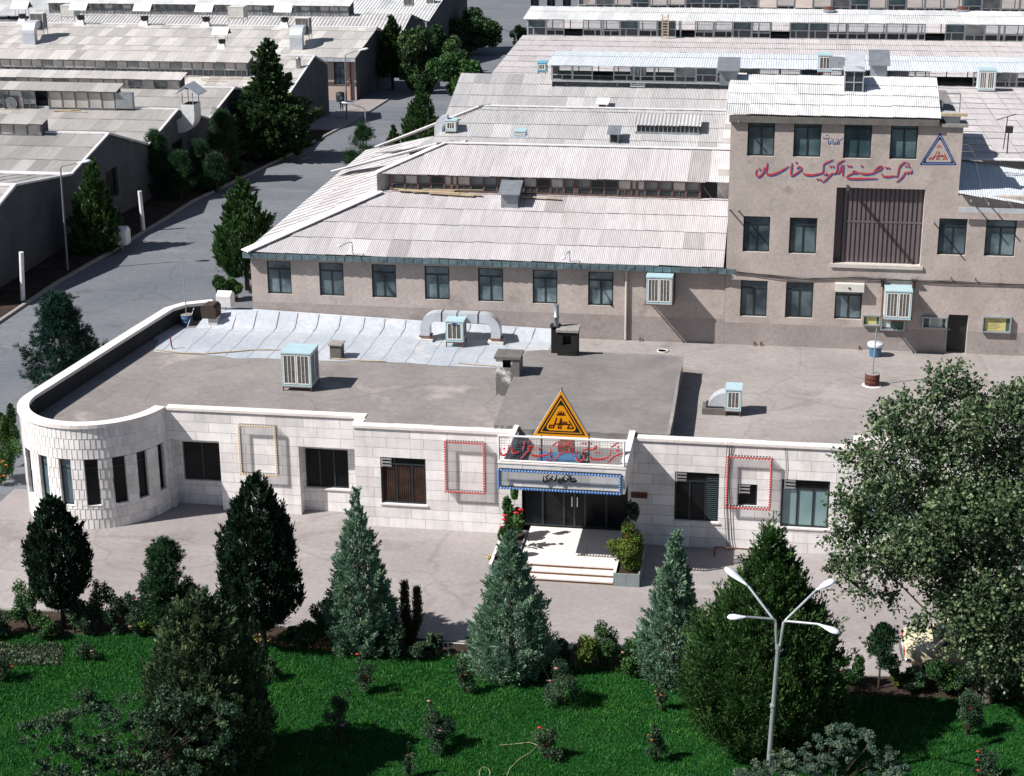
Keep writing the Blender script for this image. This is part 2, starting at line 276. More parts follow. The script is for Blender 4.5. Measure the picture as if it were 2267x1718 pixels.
# ------------------------------------------------------------------ mesh builder
class MB:
    def __init__(s, *mats): s.v = []; s.f = []; s.m = []; s.uv = {}; s.t = {}; s.mats = list(mats); s.smooth = set()
    def mi(s, m):
        if m is None: return 0
        if m not in s.mats: s.mats.append(m)
        return s.mats.index(m)
    def face(s, pts, m=None, tone=None, smooth=False):
        i = len(s.v); s.v += [tuple(p) for p in pts]; s.f.append(tuple(range(i, i+len(pts)))); s.m.append(s.mi(m))
        if tone is not None: s.t[len(s.f)-1] = tone
        if smooth: s.smooth.add(len(s.f)-1)
    def idx(s, verts, faces, m=None, smooth=False):
        i = len(s.v); s.v += [tuple(p) for p in verts]; k = s.mi(m)
        for f in faces:
            s.f.append(tuple(i+a for a in f)); s.m.append(k)
            if smooth: s.smooth.add(len(s.f)-1)
    def hexa(s, p, m=None, tone=None):      # p: 8 points, bottom ring then top ring
        n0 = len(s.f)
        s.idx(p, [(3, 2, 1, 0), (4, 5, 6, 7), (0, 1, 5, 4), (1, 2, 6, 5), (2, 3, 7, 6), (3, 0, 4, 7)], m)
        if tone is not None:
            for k in range(n0, len(s.f)): s.t[k] = tone
    def box(s, x0, x1, y0, y1, z0, z1, m=None, tone=None):
        s.hexa([(x0, y0, z0), (x1, y0, z0), (x1, y1, z0), (x0, y1, z0), (x0, y0, z1), (x1, y0, z1), (x1, y1, z1), (x0, y1, z1)], m, tone)
    def obox(s, c, ax, ay, az, m=None, tone=None):     # centre and half-axis vectors
        c, ax, ay, az = Vector(c), Vector(ax), Vector(ay), Vector(az)
        s.hexa([c-ax-ay-az, c+ax-ay-az, c+ax+ay-az, c-ax+ay-az, c-ax-ay+az, c+ax-ay+az, c+ax+ay+az, c-ax+ay+az], m, tone)
    def bar(s, a, b, w, h=None, m=None):
        a, b = Vector(a), Vector(b); d = b-a; L = d.length
        if L < 1e-6: return
        d.normalize(); up = Vector((0, 0, 1)) if abs(d.z) < 0.95 else Vector((0, 1, 0))
        x = d.cross(up).normalized(); y = x.cross(d)
        s.obox((a+b)/2, x*w/2, y*(h or w)/2, d*L/2, m)
    def tube(s, pts, r, n=8, m=None, cap=True, smooth=True):
        pts = [Vector(p) for p in pts]; rs = r if isinstance(r, (list, tuple)) else [r]*len(pts)
        V = []; prev = None
        for i, p in enumerate(pts):
            d = (pts[min(i+1, len(pts)-1)]-pts[max(i-1, 0)]).normalized()
            if prev is None:
                up = Vector((0, 0, 1)) if abs(d.z) < 0.9 else Vector((1, 0, 0)); x = d.cross(up).normalized()
            else: x = (prev-d*prev.dot(d)).normalized()
            prev = x; y = d.cross(x)
            V += [p+(x*math.cos(2*math.pi*k/n)+y*math.sin(2*math.pi*k/n))*rs[i] for k in range(n)]
        Fc = [(i*n+k, i*n+(k+1) % n, (i+1)*n+(k+1) % n, (i+1)*n+k) for i in range(len(pts)-1) for k in range(n)]
        s.idx(V, Fc, m, smooth)
        if cap: s.idx(V[:n], [tuple(range(n-1, -1, -1))], m); s.idx(V[-n:], [tuple(range(n))], m)
    def lathe(s, c, prof, n=16, m=None, ax=(0, 0, 1), smooth=True):
        ax = Vector(ax).normalized(); t = Vector((1, 0, 0)) if abs(ax.x) < 0.9 else Vector((0, 1, 0)); x = ax.cross(t).normalized(); y = ax.cross(x); c = Vector(c)
        V = [c+ax*h+(x*math.cos(2*math.pi*k/n)+y*math.sin(2*math.pi*k/n))*r for r, h in prof for k in range(n)]
        s.idx(V, [(i*n+k, i*n+(k+1) % n, (i+1)*n+(k+1) % n, (i+1)*n+k) for i in range(len(prof)-1) for k in range(n)], m, smooth)
        if prof[0][0] > 1e-4: s.idx(V[:n], [tuple(range(n-1, -1, -1))], m)
        if prof[-1][0] > 1e-4: s.idx(V[-n:], [tuple(range(n))], m)
    def prism(s, poly, d, m=None):           # poly: 3-D points, extruded by vector d
        n = len(poly); a = [Vector(p) for p in poly]; d = Vector(d)
        s.idx(a+[p+d for p in a], [tuple(range(n-1, -1, -1)), tuple(range(n, 2*n))]+[(i, (i+1) % n, n+(i+1) % n, n+i) for i in range(n)], m)
    def build(s, name, parent=None, label=None, cat=None, group=None, kind=None, loc=None):
        me = bpy.data.meshes.new(name)
        off = Vector(parent['_o']) if parent is not None and '_o' in parent.keys() else Vector((0, 0, 0))
        if loc is not None: off = Vector(loc)
        v = [(p[0]-off.x, p[1]-off.y, p[2]-off.z) for p in s.v]
        me.from_pydata(v, [], s.f)
        for m in s.mats: me.materials.append(MATS[m])
        me.polygons.foreach_set('material_index', s.m)
        if s.smooth:
            a = [False]*len(s.f)
            for k in s.smooth: a[k] = True
            me.polygons.foreach_set('use_smooth', a)
        if s.t:
            at = me.attributes.new('tone', 'FLOAT', 'FACE'); at.data.foreach_set('value', [s.t.get(k, 0.5) for k in range(len(s.f))])
        me.update()
        o = bpy.data.objects.new(name, me); COL.objects.link(o)
        if parent is not None: o.parent = parent
        if loc is not None: o.location = loc
        return tag(o, label, cat, group, kind)
def tag(o, label=None, cat=None, group=None, kind=None):
    if label: o['label'] = label
    if cat: o['category'] = cat
    if group: o['group'] = group
    if kind: o['kind'] = kind
    return o
ROOTS = []
def thing(name, label, cat, loc=(0, 0, 0), group=None, local=False):
    """an Empty at the thing's base; parts given in world metres (or, with local=True, in the thing's own space)"""
    o = bpy.data.objects.new(name, None); COL.objects.link(o); o.location = loc; o.empty_display_size = 0.3
    o['_o'] = (0.0, 0.0, 0.0) if local else tuple(float(a) for a in loc); ROOTS.append(o)
    return tag(o, label, cat, group)
def copy_tree(o, parent=None):
    c = o.copy(); COL.objects.link(c)
    if parent is not None: c.parent = parent
    for ch in list(o.children): copy_tree(ch, c)
    return c
def again(o, loc, label, rotz=0, scale=1.0, group=None):
    c = copy_tree(o); c.location = loc; c.rotation_euler = (0, 0, rotz); c.scale = (scale,)*3 if isinstance(scale, (int, float)) else scale
    c['label'] = label
    if group: c['group'] = group
    return c
def quick(name, verts, faces_n, tones, mat, parent=None, off=(0, 0, 0)):
    """fast mesh of equal-sided faces from numpy (leaf quads, grass triangles)"""
    me = bpy.data.meshes.new(name); nv = len(verts); k = faces_n; nf = nv//k
    me.vertices.add(nv); me.vertices.foreach_set('co', (np.asarray(verts, np.float32)-np.asarray(off, np.float32)).ravel())
    me.loops.add(nv); me.loops.foreach_set('vertex_index', np.arange(nv, dtype=np.int32))
    me.polygons.add(nf); me.polygons.foreach_set('loop_start', np.arange(0, nv, k, dtype=np.int32))
    at = me.attributes.new('tone', 'FLOAT', 'FACE'); at.data.foreach_set('value', np.asarray(tones, np.float32))
    me.materials.append(MATS[mat]); me.update(); me.validate()
    o = bpy.data.objects.new(name, me); COL.objects.link(o)
    if parent is not None: o.parent = parent
    return o

# ------------------------------------------------------------------ building helpers
RNG = random.Random(7)
class Pl:
    """a wall plane: point(u, z, d) -> world; d is depth INTO the building"""
    def __init__(s, O, ux, inn): s.O, s.u, s.n = Vector(O), Vector(ux), Vector(inn)
    def __call__(s, u, z, d=0.0): return s.O+s.u*u+s.n*d+Vector((0, 0, z))
def PY(Y): return Pl((0, Y, 0), (1, 0, 0), (0, 1, 0))           # wall facing -Y, u = x
def PX(X): return Pl((X, 0, 0), (0, 1, 0), (-1, 0, 0))          # wall facing +X, u = y
def pbox(mb, P, u0, u1, z0, z1, d0, d1, m=None, tone=None):
    mb.hexa([P(u0, z0, d0), P(u1, z0, d0), P(u1, z0, d1), P(u0, z0, d1), P(u0, z1, d0), P(u1, z1, d0), P(u1, z1, d1), P(u0, z1, d1)], m, tone)
def wall(mb, P, u0, u1, z0, z1, ops=(), m=None, rev=None, depth=0.22, thick=None, zx=()):
    us = sorted({u0, u1, *[a for o in ops for a in o[:2] if u0 < a < u1]}); zs = sorted({z0, z1, *zx, *[a for o in ops for a in o[2:4] if z0 < a < z1]})
    for i in range(len(us)-1):
        for j in range(len(zs)-1):
            a, b, c, d = us[i], us[i+1], zs[j], zs[j+1]; um, zm = (a+b)/2, (c+d)/2
            if any(o[0] < um < o[1] and o[2] < zm < o[3] for o in ops): continue
            mb.face([P(a, c), P(b, c), P(b, d), P(a, d)], m(zm) if callable(m) else m)
    for o in ops:
        if len(o) > 4 and o[4] == 0: continue
        a, b, c, d = o[:4]; dd = o[4] if len(o) > 4 else depth; r = rev or m
        mb.face([P(a, c), P(a, c, dd), P(a, d, dd), P(a, d)], r); mb.face([P(b, c), P(b, d), P(b, d, dd), P(b, c, dd)], r)
        mb.face([P(a, c), P(b, c), P(b, c, dd), P(a, c, dd)], r); mb.face([P(a, d), P(a, d, dd), P(b, d, dd), P(b, d)], r)
    if thick:
        mb.face([P(u0, z0), P(u0, z1), P(u0, z1, thick), P(u0, z0, thick)], m); mb.face([P(u1, z0), P(u1, z0, thick), P(u1, z1, thick), P(u1, z1)], m)
        mb.face([P(u0, z1), P(u1, z1), P(u1, z1, thick), P(u0, z1, thick)], m)
def window(parent, P, u0, u1, z0, z1, depth, frame='frame_dark', pane='glass_frost', transom=0.76, mull=(0.5,), fw=0.055, top_mull=(), sill=None, pane2=None):
    if pane == 'glass_frost': pane = ('glass_frost', 'glass_frost_pale', 'glass_frost_dark')[RNG.choice((0, 0, 1, 2))]
    f = MB(frame); d0, d1 = depth-0.07, depth-0.01; e = 0.002
    pbox(f, P, u0+e, u0+fw, z0+e, z1-e, d0, d1); pbox(f, P, u1-fw, u1-e, z0+e, z1-e, d0, d1)
    pbox(f, P, u0+fw, u1-fw, z0+e, z0+fw, d0, d1); pbox(f, P, u0+fw, u1-fw, z1-fw, z1-e, d0, d1)
    zt = z0+(z1-z0)*transom if transom else z1
    if transom: pbox(f, P, u0+fw, u1-fw, zt-fw*0.45, zt+fw*0.45, d0, d1)
    for q in mull:
        c = u0+(u1-u0)*q; pbox(f, P, c-fw*0.5, c+fw*0.5, z0+fw, (zt-fw*0.45) if transom else z1-fw, d0+0.004, d1-0.004)
    for q in top_mull:
        c = u0+(u1-u0)*q; pbox(f, P, c-fw*0.5, c+fw*0.5, zt+fw*0.45, z1-fw, d0+0.004, d1-0.004)
    w = f.build('window', parent)
    if parent is not None and '_o' in parent.keys(): w['_o'] = tuple(parent['_o']); ROOTS.append(w)
    g = MB(pane); pd = depth-0.035
    if pane2 and transom:
        g.face([P(u0+fw/2, z0+fw/2, pd), P(u1-fw/2, z0+fw/2, pd), P(u1-fw/2, zt, pd), P(u0+fw/2, zt, pd)], pane)
        g.face([P(u0+fw/2, zt, pd), P(u1-fw/2, zt, pd), P(u1-fw/2, z1-fw/2, pd), P(u0+fw/2, z1-fw/2, pd)], pane2)
    else: g.face([P(u0+fw/2, z0+fw/2, pd), P(u1-fw/2, z0+fw/2, pd), P(u1-fw/2, z1-fw/2, pd), P(u0+fw/2, z1-fw/2, pd)])
    g.build('pane', w)
    if sill:
        s_ = MB(sill); pbox(s_, P, u0-0.06, u1+0.06, z0-0.06, z0-0.003, -0.05, depth-0.08); s_.build('sill', w)
    return w

def corr(mb, O, ux, vy, width, length, lim=None, pitch=0.09, amp=0.012, rl=1.55, sw=0.98, seed=1, lift=0.022, mat=None, tones=(0.25, 0.8), wob=0.02, seg=4):
    """corrugated sheets laid in overlapping rows on a slope, eave corner O, along-eave ux, up-slope vy"""
    O, ux, vy = Vector(O), Vector(ux).normalized(), Vector(vy).normalized(); n = ux.cross(vy).normalized()
    if n.z < 0: n = -n
    rg = random.Random(seed); rows = max(1, math.ceil(length/rl-0.02)); ns = max(1, round(width/sw)); spc = max(1, round(sw/pitch))*seg
    sw = width/ns; du = sw/spc; k = mb.mi(mat)
    for j in range(rows):
        a0, b0 = j*rl, min(length, (j+1)*rl+0.10)
        for s in range(ns):
            tone = rg.uniform(*tones) if rg.random() > 0.06 else rg.choice((0.0, 1.0))
            j0 = rg.uniform(-wob, wob) if j else rg.uniform(-wob, wob)*1.5; lf = lift*rg.uniform(0.7, 1.5) if j else 0.004
            cols = []
            for i in range(spc+1):
                u = s*sw+i*du; a, b = a0+j0, b0
                if lim:
                    la, lb = lim(u); a, b = max(a, la), min(b, lb)
                h = amp*math.sin(2*math.pi*i/seg+0.6) if seg > 2 else amp*(1 if i % 2 else -1)
                cols.append((u, a, b, h))
            for i in range(spc):
                (ua, a, b, h), (ub, c, d, g) = cols[i], cols[i+1]; h += .020*(1-i/spc); g += .020*(1-(i+1)/spc)
                if b-a < 0.01 and d-c < 0.01: continue
                b, d = max(a, b), max(c, d); ob = j*0.002
                q = [O+ux*ua+vy*a+n*(h+lf+ob), O+ux*ub+vy*c+n*(g+lf+ob), O+ux*ub+vy*d+n*(g+ob), O+ux*ua+vy*b+n*(h+ob)]
                v0 = len(mb.v); mb.v += [tuple(p) for p in q]; mb.f.append((v0, v0+1, v0+2, v0+3)); mb.m.append(k); mb.t[len(mb.f)-1] = tone

def ribbon(mb, pts, to3, m=None, closed=False, thick=None):
    """a written stroke: pts = (x, y, width) smoothed, mapped to the sign's plane by to3"""
    P = [np.array(p, float) for p in pts]; out = []; n = len(P)
    if n > 2 or closed:
        rngs = range(n if closed else n-1)
        for i in rngs:
            p0, p1, p2, p3 = (P[(i-1) % n] if closed or i else P[0]), P[i], P[(i+1) % n], (P[(i+2) % n] if closed or i+2 < n else P[-1])
            for t in (0, 0.25, 0.5, 0.75):
                out.append(0.5*((2*p1)+(p2-p0)*t+(2*p0-5*p1+4*p2-p3)*t*t+(3*p1-p0-3*p2+p3)*t**3))
        if not closed: out.append(P[-1])
    else: out = P
    L, Rr = [], []
    for i, p in enumerate(out):
        a, b = out[i-1] if (i or closed) else p, out[(i+1) % len(out)] if (i+1 < len(out) or closed) else p
        d = (b-a)[:2]; d = d/(np.hypot(*d)+1e-9); nn = np.array([-d[1], d[0]])*max(2.0, p[2])/2
        L.append(p[:2]+nn); Rr.append(p[:2]-nn)
    K = len(out)
    for i in range(K if closed else K-1):
        q = [L[i], L[(i+1) % K], Rr[(i+1) % K], Rr[i]]; q3 = [to3(*w) for w in q]
        if thick: mb.prism(q3, thick, m)
        else: mb.face(q3, m)
def straight(mb, pts, w, to3, m=None, closed=False, thick=None):
    n = len(pts)
    for i in range(n if closed else n-1):
        a, b = np.array(pts[i], float), np.array(pts[(i+1) % n], float); d = (b-a)/np.hypot(*(b-a)); nn = np.array([-d[1], d[0]])*w/2; e = d*w*0.32
        q = [to3(*w_) for w_ in (a-e+nn, b+e+nn, b+e-nn, a-e-nn)]
        if thick: mb.prism(q, thick, m)
        else: mb.face(q, m)
def dots(mb, cs, r, to3, m=None, thick=None):
    for x, y in cs:
        q = [to3(x-r, y), to3(x, y-r), to3(x+r, y), to3(x, y+r)]
        if thick: mb.prism(q, thick, m)
        else: mb.face(q, m)

# ------------------------------------------------------------------ the ground
def poly_sheet(name, pts, mat, z=None, **k):
    b = MB(mat); b.face([(p[0], p[1], (ground_z(p[1]) if z is None else z)) for p in pts]); return b.build(name, **k)
g = MB('asphalt'); ys = [-60, 20, 40, 60, 80, 100, 102, 105, 108, 111, 114]+list(range(130, 700, 40))
xs = [-400, -200, -90, -45, -20, 0, 20, 60, 150, 400]
for i in range(len(xs)-1):
    for j in range(len(ys)-1):
        g.face([(xs[i+a], ys[j+b], ground_z(ys[j+b])) for a, b in ((0, 0), (1, 0), (1, 1), (0, 1))])
g.build('ground', kind='structure')
kl = [(0, 716), (130, 628), (270, 547), (380, 480), (430, 447), (560, 385), (650, 340), (745, 290), (800, 260), (860, 222)]
KP = [Gp(*p) for p in kl]; KP = [Vector((KP[0].x-0.3, 55, 0)), Vector((KP[0].x-0.1, 75, 0))]+KP
k = MB('kerbstone')
for a, b in zip(KP[:-1], KP[1:]): k.hexa([a+Vector(q) for q in ((-0.22, 0, -0.1), (0, 0, -0.1))]+[b+Vector(q) for q in ((0, 0, -0.1), (-0.22, 0, -0.1))]+[a+Vector((-0.22, 0, 0.13)), a+Vector((0, 0, 0.13)), b+Vector((0, 0, 0.13)), b+Vector((-0.22, 0, 0.13))])
k.build('kerb', kind='structure')
vg, pv = MB('soil'), MB('forecourt')
for a, b in zip(KP[:-1], KP[1:]): (pv if a.y > 150 else vg).face([a+Vector((-.22, 0, .08)), b+Vector((-.22, 0, .08)), Vector((-44.1, b.y, b.z+.08)), Vector((-44.1, a.y, a.z+.08))])
vg.build('verge', kind='structure'); pv.build('pavement', kind='structure')
# forecourt slab in front of the offices, planting bed, lawn
BEDU = [(-250, 1335), (-60, 1345), (27, 1352), (200, 1356), (378, 1366), (600, 1386), (760, 1400), (900, 1412), (1050, 1425), (1240, 1437), (1440, 1450), (1640, 1468), (1800, 1484), (1920, 1497), (2040, 1500), (2300, 1520), (2700, 1545)]
LAWN = [(-250, 1400), (-60, 1408), (120, 1412), (275, 1406), (378, 1406), (550, 1422), (760, 1446), (1030, 1461), (1099, 1471), (1270, 1479), (1442, 1496), (1560, 1512), (1700, 1535), (1850, 1550), (2000, 1548), (2300, 1562), (2700, 1590)]
bed = [Zp(*p) for p in BEDU]; lawn = [Zp(*p) for p in LAWN]
fb = MB('forecourt')
for a, b in zip(bed[:-1], bed[1:]): fb.face([(a.x, a.y, .006), (b.x, b.y, .006), (b.x, 62.0, .006), (a.x, 62.0, .006)])
fb.build('forecourt', kind='structure')
sb = MB('soil'); nb = len(bed)
for i in range(nb-1): sb.face([(lawn[i].x, lawn[i].y-0.5, 0.05), (lawn[i+1].x, lawn[i+1].y-0.5, 0.05), (bed[i+1].x, bed[i+1].y, 0.05), (bed[i].x, bed[i].y, 0.05)])
sb.build('planting_bed', kind='structure')
eb = MB('kerbstone')
for a, b in zip(bed[:-1], bed[1:]): eb.hexa([a+Vector(q) for q in ((0, -0.12, -0.05),)]+[b+Vector((0, -0.12, -0.05)), b+Vector((0, 0, -0.05)), a+Vector((0, 0, -0.05)), a+Vector((0, -0.12, 0.09)), b+Vector((0, -0.12, 0.09)), b+Vector((0, 0, 0.09)), a+Vector((0, 0, 0.09))])
eb.build('bed_edging', kind='structure')
lt = MB('turf'); 
for i in range(nb-1): lt.face([(lawn[i].x, 30, 0.07), (lawn[i+1].x, 30, 0.07), (lawn[i+1].x, lawn[i+1].y, 0.07), (lawn[i].x, lawn[i].y, 0.07)])
lt.build('lawn', kind='structure')
# grass blades over the lawn
rg = np.random.default_rng(3)
lx = np.array([p.x for p in lawn]); ly = np.array([p.y for p in lawn])
n = 540000
gx = rg.uniform(-27, 10, n); gy = rg.uniform(38.5, 55.5, n)
ok = gy < np.interp(gx, lx, ly)+0.05
gx, gy = gx[ok], gy[ok]; n = len(gx)
hgt = rg.uniform(0.05, 0.13, n); az = rg.uniform(0, 2*np.pi, n); ln = rg.uniform(0.02, 0.09, n); la = rg.uniform(0, 2*np.pi, n)
cl = 0.45+0.22*np.sin(gx*.45+1.3*np.sin(gy*.6))*np.sin(gy*.8+.5*gx)+0.2*np.sin(gx*1.9+np.sin(gy*2.3)*1.6)*np.sin(gy*2.6+1.0)+0.18*np.sin(gx*5.1+gy*3.7)*np.sin(gy*6.3-gx*2.2)
hgt *= 0.6+0.8*np.clip(cl, 0, 1)
b0 = np.stack([gx, gy, np.full(n, 0.06)], 1); wv = np.stack([np.cos(az), np.sin(az), np.zeros(n)], 1)*0.016
tip = b0+np.stack([np.cos(la)*ln, np.sin(la)*ln, hgt], 1)
vv = np.stack([b0-wv, b0+wv, tip], 1).reshape(-1, 3)
tag(quick('grass', vv, 3, np.clip(cl*0.75+rg.normal(0.05, 0.20, n), 0, 1), 'grass_blade'), kind='stuff', label='short bright green lawn grass', cat='grass')

# ------------------------------------------------------------------ OFFICE BUILDING (low, marble)
YL, YM, YR, ZR = 61.0, 60.3, 60.05, 3.45
def X(x, y, Y): return Yp(x, y, Y).x
def Zz(x, y, Y): return Yp(x, y, Y).z
office = thing('office_building', 'low white marble office building with rounded shingled corner, flat roof and entrance steps', 'building')
PLm, PMm, PRm = PY(YL), PY(YM), PY(YR)
ztL, ztM, ztR = 4.16, 4.06, 4.18
# front walls
xa0, xa1 = -23.35, X(490, 1060, YL); za = Zz(440, 975, YL)
xb0, xb1 = X(663, 1040, YL), -15.8; zb = Zz(720, 991, YL)
xmR = X(1155, 1100, YM); xrL = X(1390, 1110, YR)
wm = MB('marble', 'marble_side')
wall(wm, PLm, -23.5, -15.75, -.1, ztL, [(xa0, xa1, -.06, za, 0.5), (xb0, xb1, -.06, zb, 0.5)], 'marble', 'marble_side')
w1 = (X(404, 1000, YL+.5), X(489, 1000, YL+.5), Zz(447, 1064, YL+.5), Zz(447, 979, YL+.5))
w2 = (X(675, 1030, YL+.5), X(771, 1030, YL+.5), Zz(720, 1081, YL+.5), Zz(720, 994, YL+.5))
PA = PY(YL+0.5)
wall(wm, PA, xa0, xa1, -.06, za, [w1], 'marble', 'marble_side', 0.18); wall(wm, PA, xb0, xb1, -.06, zb, [w2], 'marble', 'marble_side', 0.18)
wm_ = (X(843, 1060, YM), X(943, 1060, YM), Zz(893, 1116, YM), Zz(893, 1014, YM))
wall(wm, PMm, -15.75, xrL, -.1, ztM, [wm_, (xmR, xrL-0.02, -.06, 3.42, 0.3)], 'marble', 'marble_side', 0.16, 0.35)
r1 = (X(1493, 1100, YR), X(1591, 1100, YR), Zz(1540, 1154, YR), Zz(1540, 1046, YR))
r2 = (X(1633, 1100, YR), X(1676, 1100, YR), Zz(1655, 1120, YR), Zz(1655, 1072, YR))
r3 = (X(1729, 1110, YR), X(1836, 1110, YR), Zz(1780, 1169, YR), Zz(1780, 1063, YR))
r4 = (r3[1]+1.2, r3[1]+2.9, r3[2], r3[3]); r5 = (r4[1]+1.2, r4[1]+2.9, r3[2], r3[3])
wall(wm, PRm, xrL, 13, 0, ztR, [r1, r2, r3, r4, r5], 'marble', 'marble_side', 0.16, 0.35)
wm.build('front_wall', office)
bk = MB('plaster'); bk.box(-28.2, 13, 74.55-0.02, 74.58, 0, 3.4); bk.build('rear_wall', office)
# rounded corner
CX, CY, CR = -26.45, 61.45, 2.98
def arc(a, r=CR, z=0): return Vector((CX+r*math.cos(a), CY+r*math.sin(a), z))
def px_of(p):
    v = np.array(p)-CAMP; w = v@F; return 1133.5+FPX*(v@R)/w
def ang_at(sx, z):
    lo, hi = math.radians(183), math.radians(352)
    for i in range(40):
        m = (lo+hi)/2
        if px_of(arc(m, CR, z)) < sx: lo = m
        else: hi = m
    return lo
zw1, zw0 = Zz(203, 1020, 58.5), Zz(205, 1121, 58.5); zmid = (zw0+zw1)/2
AW = [(ang_at(a, zmid), ang_at(b, zmid)) for a, b in ((61, 71), (90, 108), (134, 160), (189, 220), (252, 281), (306, 328), (352, 365))]
A0, A1 = math.pi, math.radians(351.4)
cw = MB('shingle_joint', 'marble', 'parapet_shade')
edges = sorted({A0, A1, *[x for w in AW for x in w], *[A0+(A1-A0)*i/60 for i in range(61)]})
for a, b in zip(edges[:-1], edges[1:]):
    m = (a+b)/2; inw = any(p < m < q for p, q in AW)
    for z0, z1 in ((0, zw0), (zw0, zw1), (zw1, 4.14)):
        if inw and z0 == zw0: continue
        cw.face([arc(a, CR-.03, z0), arc(b, CR-.03, z0), arc(b, CR-.03, z1), arc(a, CR-.03, z1)], 'shingle_joint')
    cw.face([arc(b, CR-.35, ZR), arc(a, CR-.35, ZR), arc(a, CR-.35, 4.14), arc(b, CR-.35, 4.14)], 'parapet_shade')
for p, q in AW:
    for a in (p, q): cw.face([arc(a, CR, zw0), arc(a, CR-.2, zw0), arc(a, CR-.2, zw1), arc(a, CR, zw1)], 'marble')
    cw.face([arc(p, CR+.03, zw0), arc(q, CR+.03, zw0), arc(q, CR-.2, zw0), arc(p, CR-.2, zw0)], 'marble')
    cw.face([arc(p, CR, zw1), arc(q, CR, zw1), arc(q, CR-.2, zw1), arc(p, CR-.2, zw1)], 'marble')
cwo = cw.build('curved_wall', office); cwo['_o'] = (0, 0, 0); ROOTS.append(cwo)
sh = MB('shingle'); rg_ = random.Random(5); rows = 10; rh = 4.12/rows
for j in range(rows):
    n_t = 44; off = (0.5 if j % 2 else 0.0)+0.08*j
    for i in range(n_t+1):
        a = A0+(A1-A0)*(i+off-0.5)/n_t; b = a+(A1-A0)/n_t; a, b = max(a, A0), min(b, A1)
        if b-a < 0.01: continue
        z0, z1 = j*rh, (j+1)*rh; zc = (z0+z1)/2; segs = [(a, b, z0, z1)]
        for p, q in AW:
            nx = []
            for (s0, s1, t0, t1) in segs:
                if s1 <= p or s0 >= q or t1 <= zw0+.01 or t0 >= zw1-.01: nx.append((s0, s1, t0, t1)); continue
                if t0 < zw0-.02: nx.append((s0, s1, t0, zw0))
                if t1 > zw1+.02: nx.append((s0, s1, zw1, t1))
                u0, u1 = max(t0, zw0), min(t1, zw1)
                if s0 < p: nx.append((s0, p, u0, u1))
                if s1 > q: nx.append((q, s1, u0, u1))
            segs = nx
        t = min(1, max(0, rg_.gauss(0.68, 0.22)))
        for s0, s1, t0, t1 in segs:
            if s1-s0 < .008 or t1-t0 < .03: continue
            g_ = 0.0012; ra_, rb_ = CR-.002, CR+.010
            pts = [arc(s0+g_, CR-.04, t0+.008), arc(s1-g_, CR-.04, t0+.008), arc(s1-g_, rb_+.006, t0+.008), arc(s0+g_, ra_+.006, t0+.008)]
            pts += [Vector((p.x, p.y, t1-.004)) for p in pts]
            q = [arc(s1-g_, rb_-.004, t1-.004), arc(s0+g_, ra_-.004, t1-.004)]; pts[6], pts[7] = q
            sh.hexa(pts, 'shingle', t)
sh.build('stone_shingles', cwo)
for i, (p, q) in enumerate(AW):
    a, b = arc(p, CR-.2), arc(q, CR-.2); ux = (b-a).normalized(); P = Pl(a+(Vector((CX, CY, 0))-(a+b)/2).normalized()*-0.12, ux, (Vector((CX, CY, 0))-(a+b)/2).normalized())
    window(office, P, 0, (b-a).length, zw0, zw1, 0.10, 'frame_dark', 'glass_dark' if i > 2 else 'glass_blue', 0.80, (), 0.035)
# parapet on the road side + copings
PLN = [(-29.43, 61.5), (-28.45, 71.0), (-28.1, 74.1), (-27.6, 75.0), (-26.4, 75.7)]
def off_poly(pl, d):
    out = []
    for i, p in enumerate(pl):
        a, b = Vector(pl[max(0, i-1)]), Vector(pl[min(len(pl)-1, i+1)]); t = (b-a).normalized(); out.append((p[0]+t.y*d, p[1]-t.x*d))
    return out
inn = off_poly(PLN, 0.35); pw = MB('marble_side', 'parapet_shade')
for i in range(len(PLN)-1):
    a, b, c, d = PLN[i], PLN[i+1], inn[i], inn[i+1]
    pw.face([(b[0], b[1], 0), (a[0], a[1], 0), (a[0], a[1], 4.15), (b[0], b[1], 4.15)], 'marble_side')
    pw.face([(c[0], c[1], 3.0), (d[0], d[1], 3.0), (d[0], d[1], 4.15), (c[0], c[1], 4.15)], 'parapet_shade')
a, c = PLN[-1], inn[-1]; pw.face([(a[0], a[1], 0), (a[0], a[1], 4.15), (c[0], c[1], 4.15), (c[0], c[1], 0)], 'marble_side')
pw.build('side_wall', office)
cp = MB('marble_cap')
o2, i2 = off_poly(PLN, -0.05), off_poly(PLN, 0.40)
for i in range(len(PLN)-1):
    g_ = 0.0
    cp.hexa([(*o2[i], 4.15), (*i2[i], 4.15), (*i2[i+1], 4.15), (*o2[i+1], 4.15), (*o2[i], 4.29), (*i2[i], 4.29), (*i2[i+1], 4.29), (*o2[i+1], 4.29)])
na = 26
for i in range(na):
    a, b = A0+(A1-A0)*i/na, A0+(A1-A0)*(i+1)/na
    cp.hexa([arc(a, CR+.06, 4.14), arc(b, CR+.06, 4.14), arc(b, CR-.40, 4.14), arc(a, CR-.40, 4.14), arc(a, CR+.06, 4.285), arc(b, CR+.06, 4.285), arc(b, CR-.40, 4.285), arc(a, CR-.40, 4.285)])
cp.build('coping', office)
for x0, x1, Y, z in ((-23.45, -15.45, YL, ztL), (-15.80, -9.62, YM, ztM), (xrL+0.3, 2.9, YR, ztR)):
    cp = MB('marble_cap'); nn = round((x1-x0)/1.55); w_ = (x1-x0)/nn
    if Y == YL: cp.box(-15.86, -15.46, YM+.3, YL-.06, ztM+.001, ztM+.102)
    for i in range(nn): cp.box(x0+i*w_+.003, x0+(i+1)*w_-.003, Y-.06, Y+.36+RNG.uniform(-.02, .02), z, z+.10+RNG.uniform(-.006, .006))
    cp.build('coping', office)
